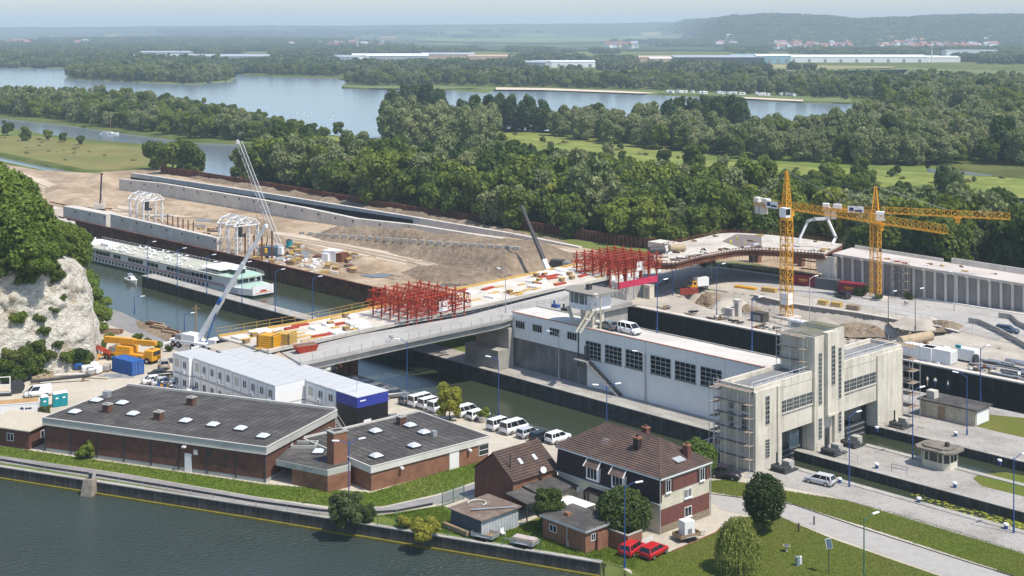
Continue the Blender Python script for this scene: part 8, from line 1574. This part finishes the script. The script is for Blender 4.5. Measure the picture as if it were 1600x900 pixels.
for i in range(46):
    px, py = g.uniform(-50, 92), 0; py = 262+max(0, px)*1.05+max(0, px-40)*.5+g.uniform(-8, 70); D_ = g.uniform(243, 268); zt = CAMH-(py-HY)*D_/FPX; zb = 18.3+g.uniform(-.5, .5)
    if zt-zb > 3: tree('ctree%d' % (i % 2), ((px-CX)*D_/FPX, D_, zb), (zt-zb)/9, g.uniform(0, 6), 'leafy tree crowning the chalk cliff', 'cliff_top_tree', 'trees on top of the chalk cliff')
for i in range(26): px = g.uniform(-60, 95); q = hit(px, g.uniform(405, 440)); q and tree('cliffbush%d' % (i % 2), q-Vector((0, 0, .5)), g.uniform(.5, .9), i, 'green bush rooted in the chalk cliff face', 'cliff_bush', 'bushes on the chalk cliff', 'bush')
for i, (px, py, s) in enumerate([(118, 508, 1.0), (136, 514, 1.05), (150, 520, .8), (128, 492, 1.0), (108, 480, 1.1)]): tree('ctree%d' % (i % 2), G(px, py), s*1.05, i*2.1, ['dark tree left of the lane behind the cliff', 'leafy tree at the cliff corner by the lane', 'small tree nearest the lane beside the cliff', 'tree behind the cliff corner above the canal bank', 'rearmost tree between cliff and canal'][i], 'bank_tree')
# yard things
container(G(200, 582), math.radians(-40), 'blue shipping container on the yard below the cliff', M_cblue)
def toilet(loc, rz, label):
    o = thing('portable_toilet', label, 'portable toilet', loc, rz); MB().box(-.58, .58, -.58, .58, 0, 2.15).build('cabin', M_teal, o); MB().box(.585, .63, -.42, .42, .12, 1.95).build('door', M_teal, o); MB().add([(-.62, -.62, 2.15), (.62, -.62, 2.15), (.62, .62, 2.15), (-.62, .62, 2.15), (-.45, -.45, 2.38), (.45, -.45, 2.38), (.45, .45, 2.38), (-.45, .45, 2.38)], MB.BF).build('roof', M_white, o); MB().box(.632, .64, -.25, .2, 1.35, 1.6).box(-.25, .25, -.6, -.585, 1.4, 1.65).build('label_plate', M_white, o); return o
for px, py, lb in ((69, 640, 'teal portable toilet, left one of three'), (88, 635, 'teal portable toilet, middle one of three'), (99, 633, 'teal portable toilet, right one of three')): toilet(G(px, py), math.radians(-60), lb)
wc = container(G(22, 654), math.radians(18), 'white container with weathered brown roof at the left edge', M_white, 7.5, 2.5, 2.7); MB().box(-3.7, 3.7, -1.2, 1.2, 2.701, 2.76).build('rusty_roof', mat('rusty_roof', (.42, .27, .13), .9, .2, .6), wc); MB().tube((1.2, -1.27, 1.75), (1.2, -1.3, 1.75), .3, 12).box(1.7, 2.7, -1.29, -1.265, 1.65, 1.9).build('emblem', mat('sign_navy', (1, 1, 1)), wc)
yc = crane_truck(G(204, 563), math.radians(-25), 'yellow mobile crane with folded boom behind the blue container', M_yellow, M_yellow); boom(yc, Vector(yc.location)+Vector((-5.6, 3.0, 3.3)), Vector(yc.location)+Vector((5.2, -2.4, 3.7)), [(0, .6, .95), (.58, 1, .75)], M_yellow)
rm_ = thing('red_grab', 'red excavator grab arm beside the yellow crane', 'grab', G(165, 562), .4); MB().bar((-1.6, 0, 2.6), (1.0, 0, 1.1), .7).bar((-1.4, .9, 2.3), (1.2, .9, .8), .5).build('arm', M_red, rm_); MB().tube((1.4, -.5, .9), (1.4, .6, .9), .85, 14).build('drum', M_red, rm_); MB().tube((1.4, -.52, .9), (1.4, .62, .9), .45, 12).build('hub', M_dark, rm_); MB().box(.2, 2.2, -1.0, 1.0, 0, .3).build('skid', M_dark, rm_)
cdm = thing('cable_drum', 'black cable drum standing left of the white van', 'cable drum', G(27, 614), .5); MB().tube((0, -.6, 1.15), (0, -.5, 1.15), 1.15, 18).tube((0, .5, 1.15), (0, .6, 1.15), 1.15, 18).build('flange', M_dark, cdm); MB().tube((0, -.5, 1.15), (0, .5, 1.15), .6, 14).build('core', M_grey, cdm)
for i in range(3): o = thing('rope_coil', ['tan coil of hose left of the long tube', 'tan coil of hose, middle of three by the bushes', 'tan coil of hose nearest the white van'][i], 'coil', G(58+i*9, 596-i*3), i); [MB().path([Vector((.85*math.cos(a), .85*math.sin(a), .12+.2*k)) for a in np.linspace(0, 6.3, 13)], .1, 6).build('turn', M_rope, o) for k in range(4)]
lt_ = thing('long_tube', 'long dark tube raised on blocks beside the delivery van', 'tube', G(95, 598), math.radians(14)); MB().tube((-5, 0, .5), (5, 0, 1.0), .28, 10).build('tube', M_dark, lt_); MB().box(-4, -3.5, -.4, .4, 0, .3).box(3.5, 4, -.4, .4, 0, .65).build('block', M_wood, lt_)
lt_ = thing('long_tube', 'pale long tube lying behind the dark one', 'tube', G(98, 588), math.radians(12)); MB().tube((-4, 0, .25), (4, 0, .25), .22, 10).build('tube', M_concn, lt_); MB().box(-.4, .4, -.3, .3, 0, .04).build('block', M_wood, lt_)
for i, (px, py, mt) in enumerate([(124, 578, M_cblue), (135, 582, M_white), (146, 577, M_white), (152, 584, M_white), (166, 580, M_conc), (142, 586, M_galv)]): o = thing('pallet_load', ['blue wrapped pallet load left of the white sacks', 'white sack pallet in front of the cliff foot', 'white sack pallet, rear one before the bushes', 'white sack pallet nearest the pipes', 'grey block pallet near the blue container', 'grey mesh box among the white sacks'][i], 'pallet', G(px, py), i*.4); MB().box(-.9, .9, -.7, .7, 0, .15).build('pallet', M_wood, o); bevel(MB().box(-.85, .85, -.65, .65, .15, 1.3).build('load', mt, o), .18)
for i, (px, py) in enumerate([(152, 591), (172, 588), (182, 586), (190, 590)]): o = thing('steel_bars', ['rust red tube on the ground before the pallets', 'grey scaffold planks left in a pile', 'grey scaffold planks beside the blue container', 'grey scaffold planks in front of the blue container'][i], 'steel', G(px, py), -.2+i*.1); [MB().box(-2.2, 2.2, -.5+j*.25, -.3+j*.25, 0, .12).build('bar', M_rust if i == 0 else M_galv, o) for j in range(4 if i else 1)]
tb = thing('tipped_rack', 'white tipped trailer frame at the left picture edge', 'frame', G(4, 618), .2); [MB().bar((x, 0, 0), (x, 0, 3.2), .15).build('post', M_white, tb) for x in (-2, 1.2)]; [MB().bar((-2, 0, z), (1.2, 0, z), .12).build('rail', M_white, tb) for z in (.5, 1.8, 3.1)]; MB().box(-2.4, 1.6, -.8, .8, .2, .45).build('bed', M_dark, tb)
for i in range(9): o = thing('post_stack', 'yellow and blue bollard in the row beside the white cabins', 'bollard', L(-96.8+.0-i*.0, -51.6-i*0)+LU*(i*1.0-.5)-LV*1.2, 0, 'yellow blue bollards beside the cabins'); MB().box(-.25, .25, -.2, .2, 0, 1.1).build('post', M_yellow if i % 2 else M_cblue, o); MB().box(-.3, .3, -.25, .25, 1.1, 1.2).build('cap', M_dark, o)
up = thing('wooden_pole', 'brown wooden utility pole beside the white crane boom', 'utility pole', G(306, 541)); MB().tube((0, 0, 0), (0, 0, 8), .2, 8, .14).build('pole', M_wood, up); MB().bar((-.8, 0, 7.4), (.8, 0, 7.4), .12).build('crossarm', M_wood, up)
for i, (px, py) in enumerate([(243, 508), (250, 513), (268, 520), (285, 528), (292, 536)]): o = thing('scrap_timber', ['rusty machine body on the canal bank', 'orange rusted box on the canal bank', 'beam stack on the waste ground by the canal', 'beam stack below the wooden pole', 'planks beside the white crane'][i], 'scrap', G(px, py), -.6); [MB().box(-2.2+k*.2, 2.0, -.9+k*.6, -.45+k*.6, 0, .5+.2*(k % 2)).build('beam', (M_rust, M_wood, M_rope)[(k+i) % 3], o) for k in range(3)]
o = thing('scrap_timber', 'dark beam stack at the foot of the trees by the lane', 'scrap', G(158, 520), -.2); [MB().box(-4.5, 4.5, -1+k*.7, -.5+k*.7, 0, .8).build('beam', M_rust if k % 2 else M_wood, o) for k in range(3)]
# ------------------------------------------------ garden trees, small things near the camera
proto('gard', 'egg', 81, 5.8, 3.3, 8000, .26, leaf_mat('garden_leaf', (.085, .125, .03), (.10, .14, .034), .4), flat_=.7); proto('gard2', 'big', 82, 5.6, 2.6, 6500, .25, leaf_mat('garden_leaf_b', (.09, .13, .03), (.11, .14, .035), .4), flat_=.7)
proto('lolly', 'egg', 83, 7.4, 2.7, 9500, .22, leaf_mat('lolly_leaf', (.036, .060, .014), (.044, .068, .016))); proto('behind', 'egg', 84, 6, 2.9, 6500, .28, leaf_mat('fresh_leaf', (.10, .16, .02), (.11, .17, .025)), flat_=.7)
proto('goldt', 'round', 85, 6.2, 2.3, 3600, .28, ML_gold); proto('bushg', 'shrub', 86, 3.0, 2.3, 4200, .24, ML_gold); proto('busho', 'big', 87, 4.4, 2.4, 5200, .24, leaf_mat('olive_leaf', (.11, .14, .05), (.13, .155, .06), .4), flat_=.8); proto('bushy', 'shrub', 88, 2.4, 1.7, 3000, .22, ML_light)
def weeping(loc, label):
    g = np.random.default_rng(9); v, f = [], []; n = 0
    for i in range(480):
        a = g.uniform(0, 6.28); r0 = g.uniform(.3, 2.1); z0 = 6.0-r0*r0*.42+g.uniform(-.5, .5); ln = g.uniform(1.6, 4.4)*(.45+.28*r0); r = r0
        k = int(ln/.11)
        for j in range(k):
            t = j/k; rr = r0+.75*math.sin(t*1.5)+g.normal()*.05; z = z0-ln*t
            if z < .35: break
            c = np.array([rr*math.cos(a)+g.normal()*.06, rr*math.sin(a)+g.normal()*.06, z]); d = np.array([math.cos(a)*.25+g.normal()*.4, math.sin(a)*.25+g.normal()*.4, -1.]); d /= np.linalg.norm(d); s = np.cross(d, g.normal(size=3)); s /= np.linalg.norm(s)
            v += [c, c+d*.13+s*.075, c+d*.30, c+d*.13-s*.075]; f.append((n, n+1, n+2, n+3)); n += 4
    o = thing('weeping_willow', label, 'tree', loc); link('crown', npmesh('crown', v, f, ML_weep), o); tr = MB().tube((0, 0, -.1), (.1, 0, 3.2), .22, 8, .16)
    for i in range(9): a = i*.7; tr.tube((.1, 0, 2.4+i*.12), (1.6*math.cos(a), 1.6*math.sin(a), 5.0), .09, 5, .03)
    tr.build('trunk', M_bark, o); return o
tree('gard2', G(856, 828), .88, .4, 'leafy green tree between shed and brick outbuilding', 'garden_tree'); tree('gard', G(974, 842), 1.03, 1.0, 'large leafy tree before the house garden side', 'garden_tree'); tree('lolly', G(1194, 832), 1.0, 0, 'dark dense egg-shaped tree on the lawn beside the path', 'lawn_tree'); tree('behind', G(1090, 752), .95, 2, 'bright green tree between the house and gate house', 'garden_tree'); tree('goldt', G(703, 657), .95, 1, 'yellow green tree among the parked white vans', 'parking_tree')
weeping(G(1153, 893), 'pale weeping willow on the lawn right of the red cars')
tree('busho', G(541, 823), 1.0, .5, 'olive green bush overhanging the river wall at the lamp', 'river_bush', cat='bush'); tree('bushg', G(664, 843), .8, 0, 'yellow green bush spilling over the river wall', 'river_bush', cat='bush'); tree('bushg', G(632, 826), .5, 2, 'small yellowish bush left of the larger one on the wall', 'river_bush', cat='bush'); tree('bushy', G(136, 716), .95, 1, 'light green bush against the brick hall wall', 'bush', cat='bush'); tree('busho', G(505, 580), .62, 2, 'green bush at the left end of the bridge', 'bush', cat='bush'); tree('busho', G(70, 655), .5, 1, 'green bush below the portable toilets', 'bush', cat='bush'); tree('busho', G(573, 816), .55, 3, 'low olive bush right of the lamp on the river wall', 'river_bush', cat='bush')
for i, (px, py, s) in enumerate([(215, 533, .5), (232, 540, .45), (250, 546, .5), (265, 549, .4), (200, 545, .4), (1345, 462, .8), (1372, 470, .5), (1420, 468, .5), (1080, 415, .6), (1100, 418, .5), (1140, 420, .4), (1040, 440, .3), (170, 535, .6), (158, 545, .5)]): tree('cliffbush%d' % (i % 2), G(px, py), s, i, ['weedy bush on the verge of the lane, first from the trees', 'weedy bush on the verge of the lane, second', 'weedy bush by the lane near the white cabins', 'low weeds by the lane at the cabins', 'low bush by the yellow crane', 'green shrub right of the maroon container', 'small shrub at the viaduct foot by the second crane', 'shrub at the viaduct foot further right', 'shrub below the curved bridge, left one', 'shrub below the curved bridge, middle one', 'shrub below the curved bridge, right one', 'tiny shrub at the ramp end', 'bush between cliff and lane', 'bush behind the red grab'][i], 'shrub', cat='bush')
# planter, lawn furniture
pl = thing('flower_planter', 'white round planter with shrub beside the parked hatchback', 'planter', G(755, 660)); MB().tube((0, 0, 0), (0, 0, 1.0), .55, 14, .8).build('pot', M_concn, pl); link('shrub', PROTO['bushy'][0], pl).location = (0, 0, .7); pl.children[1].scale = (.6,)*3
sp = thing('solar_panel_sign', 'solar panel on a dark pole standing in the right lawn', 'solar panel', G(1295, 896), .6); MB().tube((0, 0, 0), (0, 0, 3.2), .05, 8).build('pole', M_dark, sp); pn_ = MB().rbox((0, 0, 3.4), (.75, .06, 1.1), -.4, 0, -.45).build('panel', M_galv, sp); MB().rbox((0, -.04, 3.4), (.65, .03, 1.0), -.4, 0, -.45).build('cells', M_glassb, pn_)
bs = thing('stone_basin', 'pale stone bird basin on the right lawn', 'basin', G(1229, 862)); MB().tube((0, 0, 0), (0, 0, .45), .14, 10, .12).tube((0, 0, .45), (0, 0, .75), .15, 14, .42).build('bowl', M_concn, bs); MB().tube((0, 0, .751), (0, 0, .76), .36, 14).build('water', M_glassb, bs)
bn = thing('litter_bin', 'grey green litter bin on the lawn near the weeping willow', 'litter bin', G(1246, 884)); MB().tube((0, 0, 0), (0, 0, 1.05), .26, 14).build('drum', mat('bin_green', (.2, .28, .27), .5, .1), bn); MB().box(.25, .5, -.15, .15, .2, 1.1).build('sign_plate', M_white, bn)
for px, py, lb in ((1272, 820, 'dark wooden bollard on the far edge of the garden path'), (1248, 831, 'dark wooden bollard on the near edge of the garden path')): o = thing('path_bollard', lb, 'bollard', G(px, py)); MB().tube((0, 0, 0), (0, 0, 1.0), .1, 8).build('post', M_dark, o); MB().tube((0, 0, 1.0), (0, 0, 1.1), .12, 8, .06).build('cap', M_dark, o)
k_ = MB(); q_ = PX([(1103, 771), (1240, 789), (1350, 827), (1500, 875), (1610, 909)]); [k_.bar(a+Vector((0, 0, .04)), b+Vector((0, 0, .04)), .12, .12) for a, b in zip(q_, q_[1:])]; o = k_.build('path_edging', M_dark); o['kind'] = 'structure'
k_ = MB(); q_ = PX([(1050, 862), (1118, 833), (1125, 826)]); [k_.bar(a+Vector((0, 0, .05)), b+Vector((0, 0, .05)), .14, .14) for a, b in zip(q_, q_[1:])]; o = k_.build('drive_edging', M_brick2); o['kind'] = 'structure'
for i, (px, py) in enumerate([(890, 858), (903, 856), (911, 861)]): o = thing('garden_bin', ['beige sack beside the brick outbuilding', 'white sack beside the blue barrel', 'blue barrel by the brick outbuilding corner'][i], 'barrel' if i == 2 else 'sack', G(px, py-4)); bevel(MB().tube((0, 0, 0), (0, 0, .8), .38, 10, .36).build('body', (M_rope, M_white, M_cblue)[i], o), .05); MB().tube((0, 0, .8), (0, 0, .86), .3, 10).build('lid', (M_rope, M_white, M_cblue)[i], o)
ch = thing('garden_chair', 'white plastic chair on the grass near the grey shed', 'chair', G(786, 838), .5); MB().box(-.25, .25, -.25, .25, .4, .45).build('seat', M_white, ch); MB().box(-.25, .25, .22, .27, .45, .95).build('backrest', M_white, ch); [MB().box(x-.03, x+.03, y-.03, y+.03, 0, .4).build('leg', M_white, ch) for x in (-.22, .22) for y in (-.22, .22)]
# people
pw = person_mesh('walker', WALK, M_shirt, M_jean, M_hair); ps = person_mesh('stander', {}, M_shirt, M_khaki, M_hair)
for px, py, me, lb in ((1449, 603, ps, 'person in white shirt by the black wall, leftmost of three'), (1461, 605, pw, 'person in white shirt by the black wall, middle of three'), (1481, 610, pw, 'person in white shirt walking, rightmost of three by the black wall'), (1147, 478, person_mesh('pit_worker', WALK, M_hv, M_jean, M_white), 'worker in yellow jacket on the rubble of the pit')): person(G(px, py)+Vector((0, 0, .05)), px, lb, me)
def bicycle(loc, rz, label):
    o = thing('bicycle', label, 'bicycle', loc, rz); w_ = MB()
    for y in (-.52, .52):
        m = MB(); m.path([Vector((0, y+.34*math.cos(a), .34+.34*math.sin(a))) for a in np.linspace(0, 6.283, 17)], .022, 5); m.build('wheel', M_tyre, o)
    MB().path([Vector((0, -.52, .34)), Vector((0, -.1, .3)), Vector((0, .38, .85)), Vector((0, -.22, .85)), Vector((0, -.1, .3))], .02, 5).path([Vector((0, .52, .34)), Vector((0, .38, .9)), Vector((0, .36, 1.02))], .02, 5).path([Vector((0, -.22, .85)), Vector((0, -.52, .34))], .018, 5).build('frame', M_blue, o); MB().path([Vector((-.24, .46, 1.03)), Vector((0, .38, 1.03)), Vector((.24, .46, 1.03))], .018, 5).build('handlebar', M_dark, o); MB().box(-.08, .08, -.38, -.12, .86, .92).build('saddle', M_dark, o); return o
pr_ = person_mesh('rider', RIDE, M_shirt, M_jean, M_hair)
rd = heading(NE[1], NE[2])-math.pi/2
for px, py, z, lb in ((620, 537, 7.7, 'cyclist in white shirt riding across the road bridge'), (1364, 471, 0, 'cyclist riding on the far road behind the black car'), (1415, 479, 0, 'second cyclist on the far road near the viaduct')):
    if z: a = NE[0].lerp(NE[1], .88)+(FE[0].lerp(FE[1], .88)-NE[0].lerp(NE[1], .88))*.12; a.z += .02
    else: a = G(px, py)+Vector((0, 0, .1))
    rz = rd if z else vrz-math.pi/2; bicycle(a, rz, 'bicycle ridden by the '+lb.replace(' riding', '')); person(a, rz, lb, pr_)
# water lilies in the near lock
lv, lf = [], []; g = np.random.default_rng(6)
for i in range(4200):
    x = 16+46*g.random()**.6; x = min(x, 62); y = -8.0+6.0*g.random(); 
    if g.random() > .03+.9*((x-12)/45)*(.4+.6*(y+8)/6): continue
    c = L(x, y, -1.23+.004*(i % 5)); r = g.uniform(.12, .32); k = len(lv); lv += [(c.x+r*math.cos(a), c.y+r*math.sin(a), c.z) for a in np.linspace(.3, 5.98, 6)]; lf.append(tuple(range(k, k+6)))
o = link('water_lily_leaves', MB().add(lv, lf).mesh('water_lily_leaves', mat('lily_leaf', (.22, .25, .03), .6, .4, 3, 0, (.35, .33, .04), 1.0))); tag(o, 'yellow green water plants floating in the near small lock', 'water plants', kind='stuff')
# grass tufts near the camera
def tufts(name, poly, n, h, m, seed, holes=()):
    g = np.random.default_rng(seed); xs = [p[0] for p in poly]; ys = [p[1] for p in poly]; X = g.uniform(min(xs), max(xs), n*3); Y = g.uniform(min(ys), max(ys), n*3); k = inside(poly, X, Y); X, Y = X[k][:n], Y[k][:n]; n = len(X)
    a = g.uniform(0, 6.28, n); w_ = g.uniform(.03, .08, n); hh = h*g.uniform(.4, 1.3, n); lx = g.normal(0, .08, n); ly = g.normal(0, .08, n)
    v = np.stack([np.c_[X-np.cos(a)*w_, Y-np.sin(a)*w_, np.full(n, .02)], np.c_[X+np.cos(a)*w_, Y+np.sin(a)*w_, np.full(n, .02)], np.c_[X+lx, Y+ly, .02+hh]], 1).reshape(-1, 3)
    o = link(name, npmesh(name, v, np.arange(3*n).reshape(-1, 3), m)); o['kind'] = 'stuff'; o['label'] = 'rough grass growing on the verge and lawns by the river'; o['category'] = 'grass'; return o
M_tuft = leaf_mat('grass_blade', (.17, .235, .028), (.17, .235, .028), .35, .4)
tufts('verge_grass', PX(E_), 60000, .22, M_tuft, 1); tufts('garden_grass', PX([(600, 806), (690, 792), (735, 830), (800, 828), (860, 805), (880, 848), (950, 858), (1000, 870), (990, 890), (945, 877), (800, 851), (640, 824)]), 30000, .2, M_tuft, 2)
M_tuft2 = leaf_mat('lawn_blade', (.135, .17, .028), (.135, .17, .028), .35, .5)
tufts('lawn_grass', PX([(985, 888), (870, 850), (900, 840), (955, 848), (1000, 865), (1050, 862), (1118, 833), (1160, 808), (1215, 806), (1300, 842), (1400, 877), (1490, 908), (1010, 908)]), 60000, .07, M_tuft2, 3); tufts('lawn_grass', PX([(1106, 752), (1135, 749), (1230, 767), (1320, 781), (1420, 807), (1520, 837), (1610, 867), (1610, 907), (1490, 869), (1350, 823), (1235, 787), (1150, 776), (1106, 769)]), 50000, .07, M_tuft2, 4)
# ------------------------------------------------ far buildings
def shed_far(px, py, w_, d_, h_, rz, label, wall=M_white, roof=None, name='warehouse', bays=0):
    h_ *= 1.15
    o = thing(name, label, 'warehouse', G(px, py), rz); MB().box(-w_/2, w_/2, -d_/2, d_/2, 0, h_).build('wall', wall, o); MB().add([(-w_/2-.5, -d_/2-.5, h_), (w_/2+.5, -d_/2-.5, h_), (w_/2+.5, d_/2+.5, h_), (-w_/2-.5, d_/2+.5, h_), (-w_/2-.5, 0, h_+d_*.06), (w_/2+.5, 0, h_+d_*.06)], [(0, 1, 5, 4), (2, 3, 4, 5), (1, 2, 5), (3, 0, 4), (3, 2, 1, 0)]).build('roof', roof or M_white, o)
    for i in range(bays): x = -w_/2+w_*(i+.5)/bays; MB().box(x-2.5, x+2.5, -d_/2-.1, -d_/2-.01, 0, h_*.6).build('dock_door', M_grey, o)
    return o
M_fgrey = mat('far_grey_cladding', (.36, .38, .42), .7, .1, .02); M_fred = mat('far_red_roof', (.30, .15, .11), .8, .2, .05); M_fblk = mat('far_dark_cladding', (.04, .05, .07), .6, .1, .02); M_fblue = mat('far_pale_blue', (.25, .42, .5), .6, .1, .02); M_tan = mat('far_tan', (.5, .36, .26), .8, .1, .02)
for a in [(225, 94, 90, 40, 7, .1, 'white warehouse with red signs beyond the island, left end', M_white, M_fgrey, 'warehouse', 5), (260, 88, 110, 50, 8, 0, 'pale grey warehouse behind the white one beyond the island', M_fgrey, M_fgrey, 'warehouse', 0), (345, 96, 190, 60, 9, -.05, 'very long grey factory hall beyond the lake island', M_fgrey, M_fgrey, 'warehouse', 8), (85, 81.5, 150, 40, 8, 0, 'low white hall far behind the lake at the left', M_white, M_white, 'warehouse', 0), (250, 82.5, 90, 40, 8, 0, 'small bright hall far beyond the factory', M_white, M_white, 'warehouse', 0),
          (545, 97, 60, 50, 9, -.3, 'grey white hall at the left end of the pale roofs behind the far shore', M_white, M_fgrey, 'warehouse', 3), (610, 94, 150, 70, 8, .05, 'wide pale roofed hall behind the far lake shore', M_fgrey, M_white, 'warehouse', 0), (700, 91.5, 110, 60, 8, 0, 'brownish pale hall right of the wide roof', M_tan, M_fgrey, 'warehouse', 0), (770, 94, 100, 50, 7, .1, 'light brown hall at the wood edge behind the far shore', M_tan, M_tan, 'warehouse', 0),
          (838, 106, 40, 40, 8, -.3, 'grey end block of the long white hall', M_fgrey, M_fgrey, 'warehouse', 0), (880, 105, 100, 34, 8, .06, 'long white hall standing in front of the field', M_white, M_white, 'warehouse', 6), (1012, 97, 90, 50, 8, 0, 'tan hall left of the dark cladding hall', M_tan, M_tan, 'warehouse', 0), (1040, 99, 60, 40, 8, 0, 'orange brown hall with gabled roofs', M_tan, M_white, 'warehouse', 0), (1120, 99, 160, 60, 10, 0, 'long dark clad hall in the middle distance', M_fblk, M_fgrey, 'warehouse', 0), (1175, 98, 80, 50, 11, 0, 'dark hall with pale blue corner', M_fblk, M_fblue, 'warehouse', 0), (1205, 99, 60, 50, 12, 0, 'pale blue office hall right of the dark hall', M_fblue, M_white, 'warehouse', 4), (1320, 97, 290, 60, 9, 0, 'very long bright white hall below the wooded hill', M_white, M_white, 'warehouse', 10), (1430, 96, 90, 50, 8, .1, 'white hall at the right end of the long hall', M_white, M_fgrey, 'warehouse', 0), (1470, 97, 60, 40, 8, 0, 'small white hall right of the long hall', M_white, M_white, 'warehouse', 0), (1515, 91, 110, 30, 14, .05, 'white apartment block below the hill village', M_white, M_fgrey, 'warehouse', 6)]: shed_far(*a)
pb = thing('lake_pavilion', 'magenta ended leisure pavilion with grey roof on the far lake shore', 'pavilion', G(692, 121), -.35); MB().box(-30, 22, -6, 6, 0, 7).build('wall', mat('mauve_wall', (.28, .26, .34), .7, .1, .1), pb); MB().box(22.1, 34, -6, 6, 0, 6).build('magenta_wing', mat('magenta_wall', (.35, .04, .14), .7, .1, .1), pb); MB().box(-32, 35, -8, 8, 7.1, 8).build('roof', mat('mauve_roof', (.40, .33, .38), .7, .1, .1), pb)
fr_ = thing('red_roof_farm', 'large red roofed farm on the far green slope', 'farm', G(607, 62.5), .1); MB().box(-45, 45, -16, 16, 0, 10).build('wall', M_tan, fr_); MB().add([(-48, -18, 10), (48, -18, 10), (48, 18, 10), (-48, 18, 10), (-48, 0, 20), (48, 0, 20)], [(0, 1, 5, 4), (2, 3, 4, 5), (1, 2, 5), (3, 0, 4)]).build('roof', M_fred, fr_)
hw = MB().box(-7, 7, -5, 5, 0, 7).mesh('wall', M_cream); hw2 = MB().box(-7, 7, -5, 5, 0, 7).mesh('wall', M_white); hr = MB().add([(-7.5, -5.5, 7), (7.5, -5.5, 7), (7.5, 5.5, 7), (-7.5, 5.5, 7), (-7.5, 0, 11.5), (7.5, 0, 11.5)], [(0, 1, 5, 4), (2, 3, 4, 5), (1, 2, 5), (3, 0, 4), (3, 2, 1, 0)]).mesh('roof', M_fred); hr2 = hr.copy(); hr2.materials.clear(); hr2.materials.append(M_fgrey); g = random.Random(17)
def village(n, x0, x1, y0, y1, label, group, sc=1.35):
    for i in range(n):
        p = G(g.uniform(x0, x1), g.uniform(y0, y1)); z = float(hill(np.array(p.x), np.array(p.y))) if p.y > 3600 else 0; o = thing('village_house', label, 'house', (p.x, p.y, z), g.uniform(0, 3.1), group); o.scale = (sc*g.uniform(.8, 1.3),)*3; link('wall', g.choice((hw, hw2)), o); link('roof', g.choice((hr, hr, hr2)), o)
village(70, 1212, 1330, 71.5, 79, 'red roofed house of the village at the foot of the hill, left cluster', 'village houses, left cluster'); village(95, 1370, 1560, 70.5, 80, 'red roofed house of the village at the foot of the hill, right cluster', 'village houses, right cluster'); village(26, 440, 620, 68, 76, 'red roofed house scattered in the far plain', 'houses in the far plain'); village(14, 10, 220, 63, 73, 'house scattered among the far woods at the left', 'houses among far left woods', 1.6); village(12, 1120, 1150, 70, 74, 'house of the hamlet with the small church', 'hamlet houses'); village(14, 940, 1000, 72, 76, 'house in the wooded middle plain', 'houses in the middle plain')
for px, py, h, lb in ((1179, 66, 36, 'thin white mast before the wooded hill'), (559, 80, 38, 'pale mast in the far plain'), (1456, 98, 26, 'white chimney right of the long hall')): o = thing('far_mast', lb, 'mast', G(px, py)); MB().tube((0, 0, 0), (0, 0, h), 1.3, 8, .8).build('shaft', M_white, o); MB().tube((0, 0, h), (0, 0, h+3), 1.6, 8).build('head', M_fgrey, o)
g = random.Random(19)                                  # caravans and parasols on the far beach
for i in range(26): px = g.uniform(1040, 1250); o = thing('caravan', 'white caravan on the camping shore beyond the lake', 'caravan', G(px, 147+(px-1040)*.028-g.uniform(1, 3)), g.uniform(0, 3), 'caravans on the far shore'); MB().box(-3, 3, -1.2, 1.2, .5, 2.8).build('body', M_white, o); MB().box(-1.5, 1.0, -1.25, -1.21, 1.5, 2.2).build('window', M_glass, o); [MB().tube((0, s*1.1-.1, .35), (0, s*1.1+.1, .35), .35, 8).build('wheel', M_tyre, o) for s in (-1, 1)]
# ------------------------------------------------ haze: one box of even pale air round the whole place
hz = MB().box(-9500, 9500, -300, 16500, -10.5, 175).build('haze', bpy.data.materials.new('haze')); hz['kind'] = 'stuff'; hz['label'] = 'pale blue summer haze over the valley'
hm = hz.data.materials[0]; hm.use_nodes = True; hn = hm.node_tree.nodes; hn.remove(hn['Principled BSDF'])
pv = hn.new('ShaderNodeVolumePrincipled'); pv.inputs['Color'].default_value = (.68, .84, 1.0, 1); pv.inputs['Density'].default_value = 1.2e-4; pv.inputs['Anisotropy'].default_value = 0.0
hm.node_tree.links.new(pv.outputs[0], hn['Material Output'].inputs['Volume'])
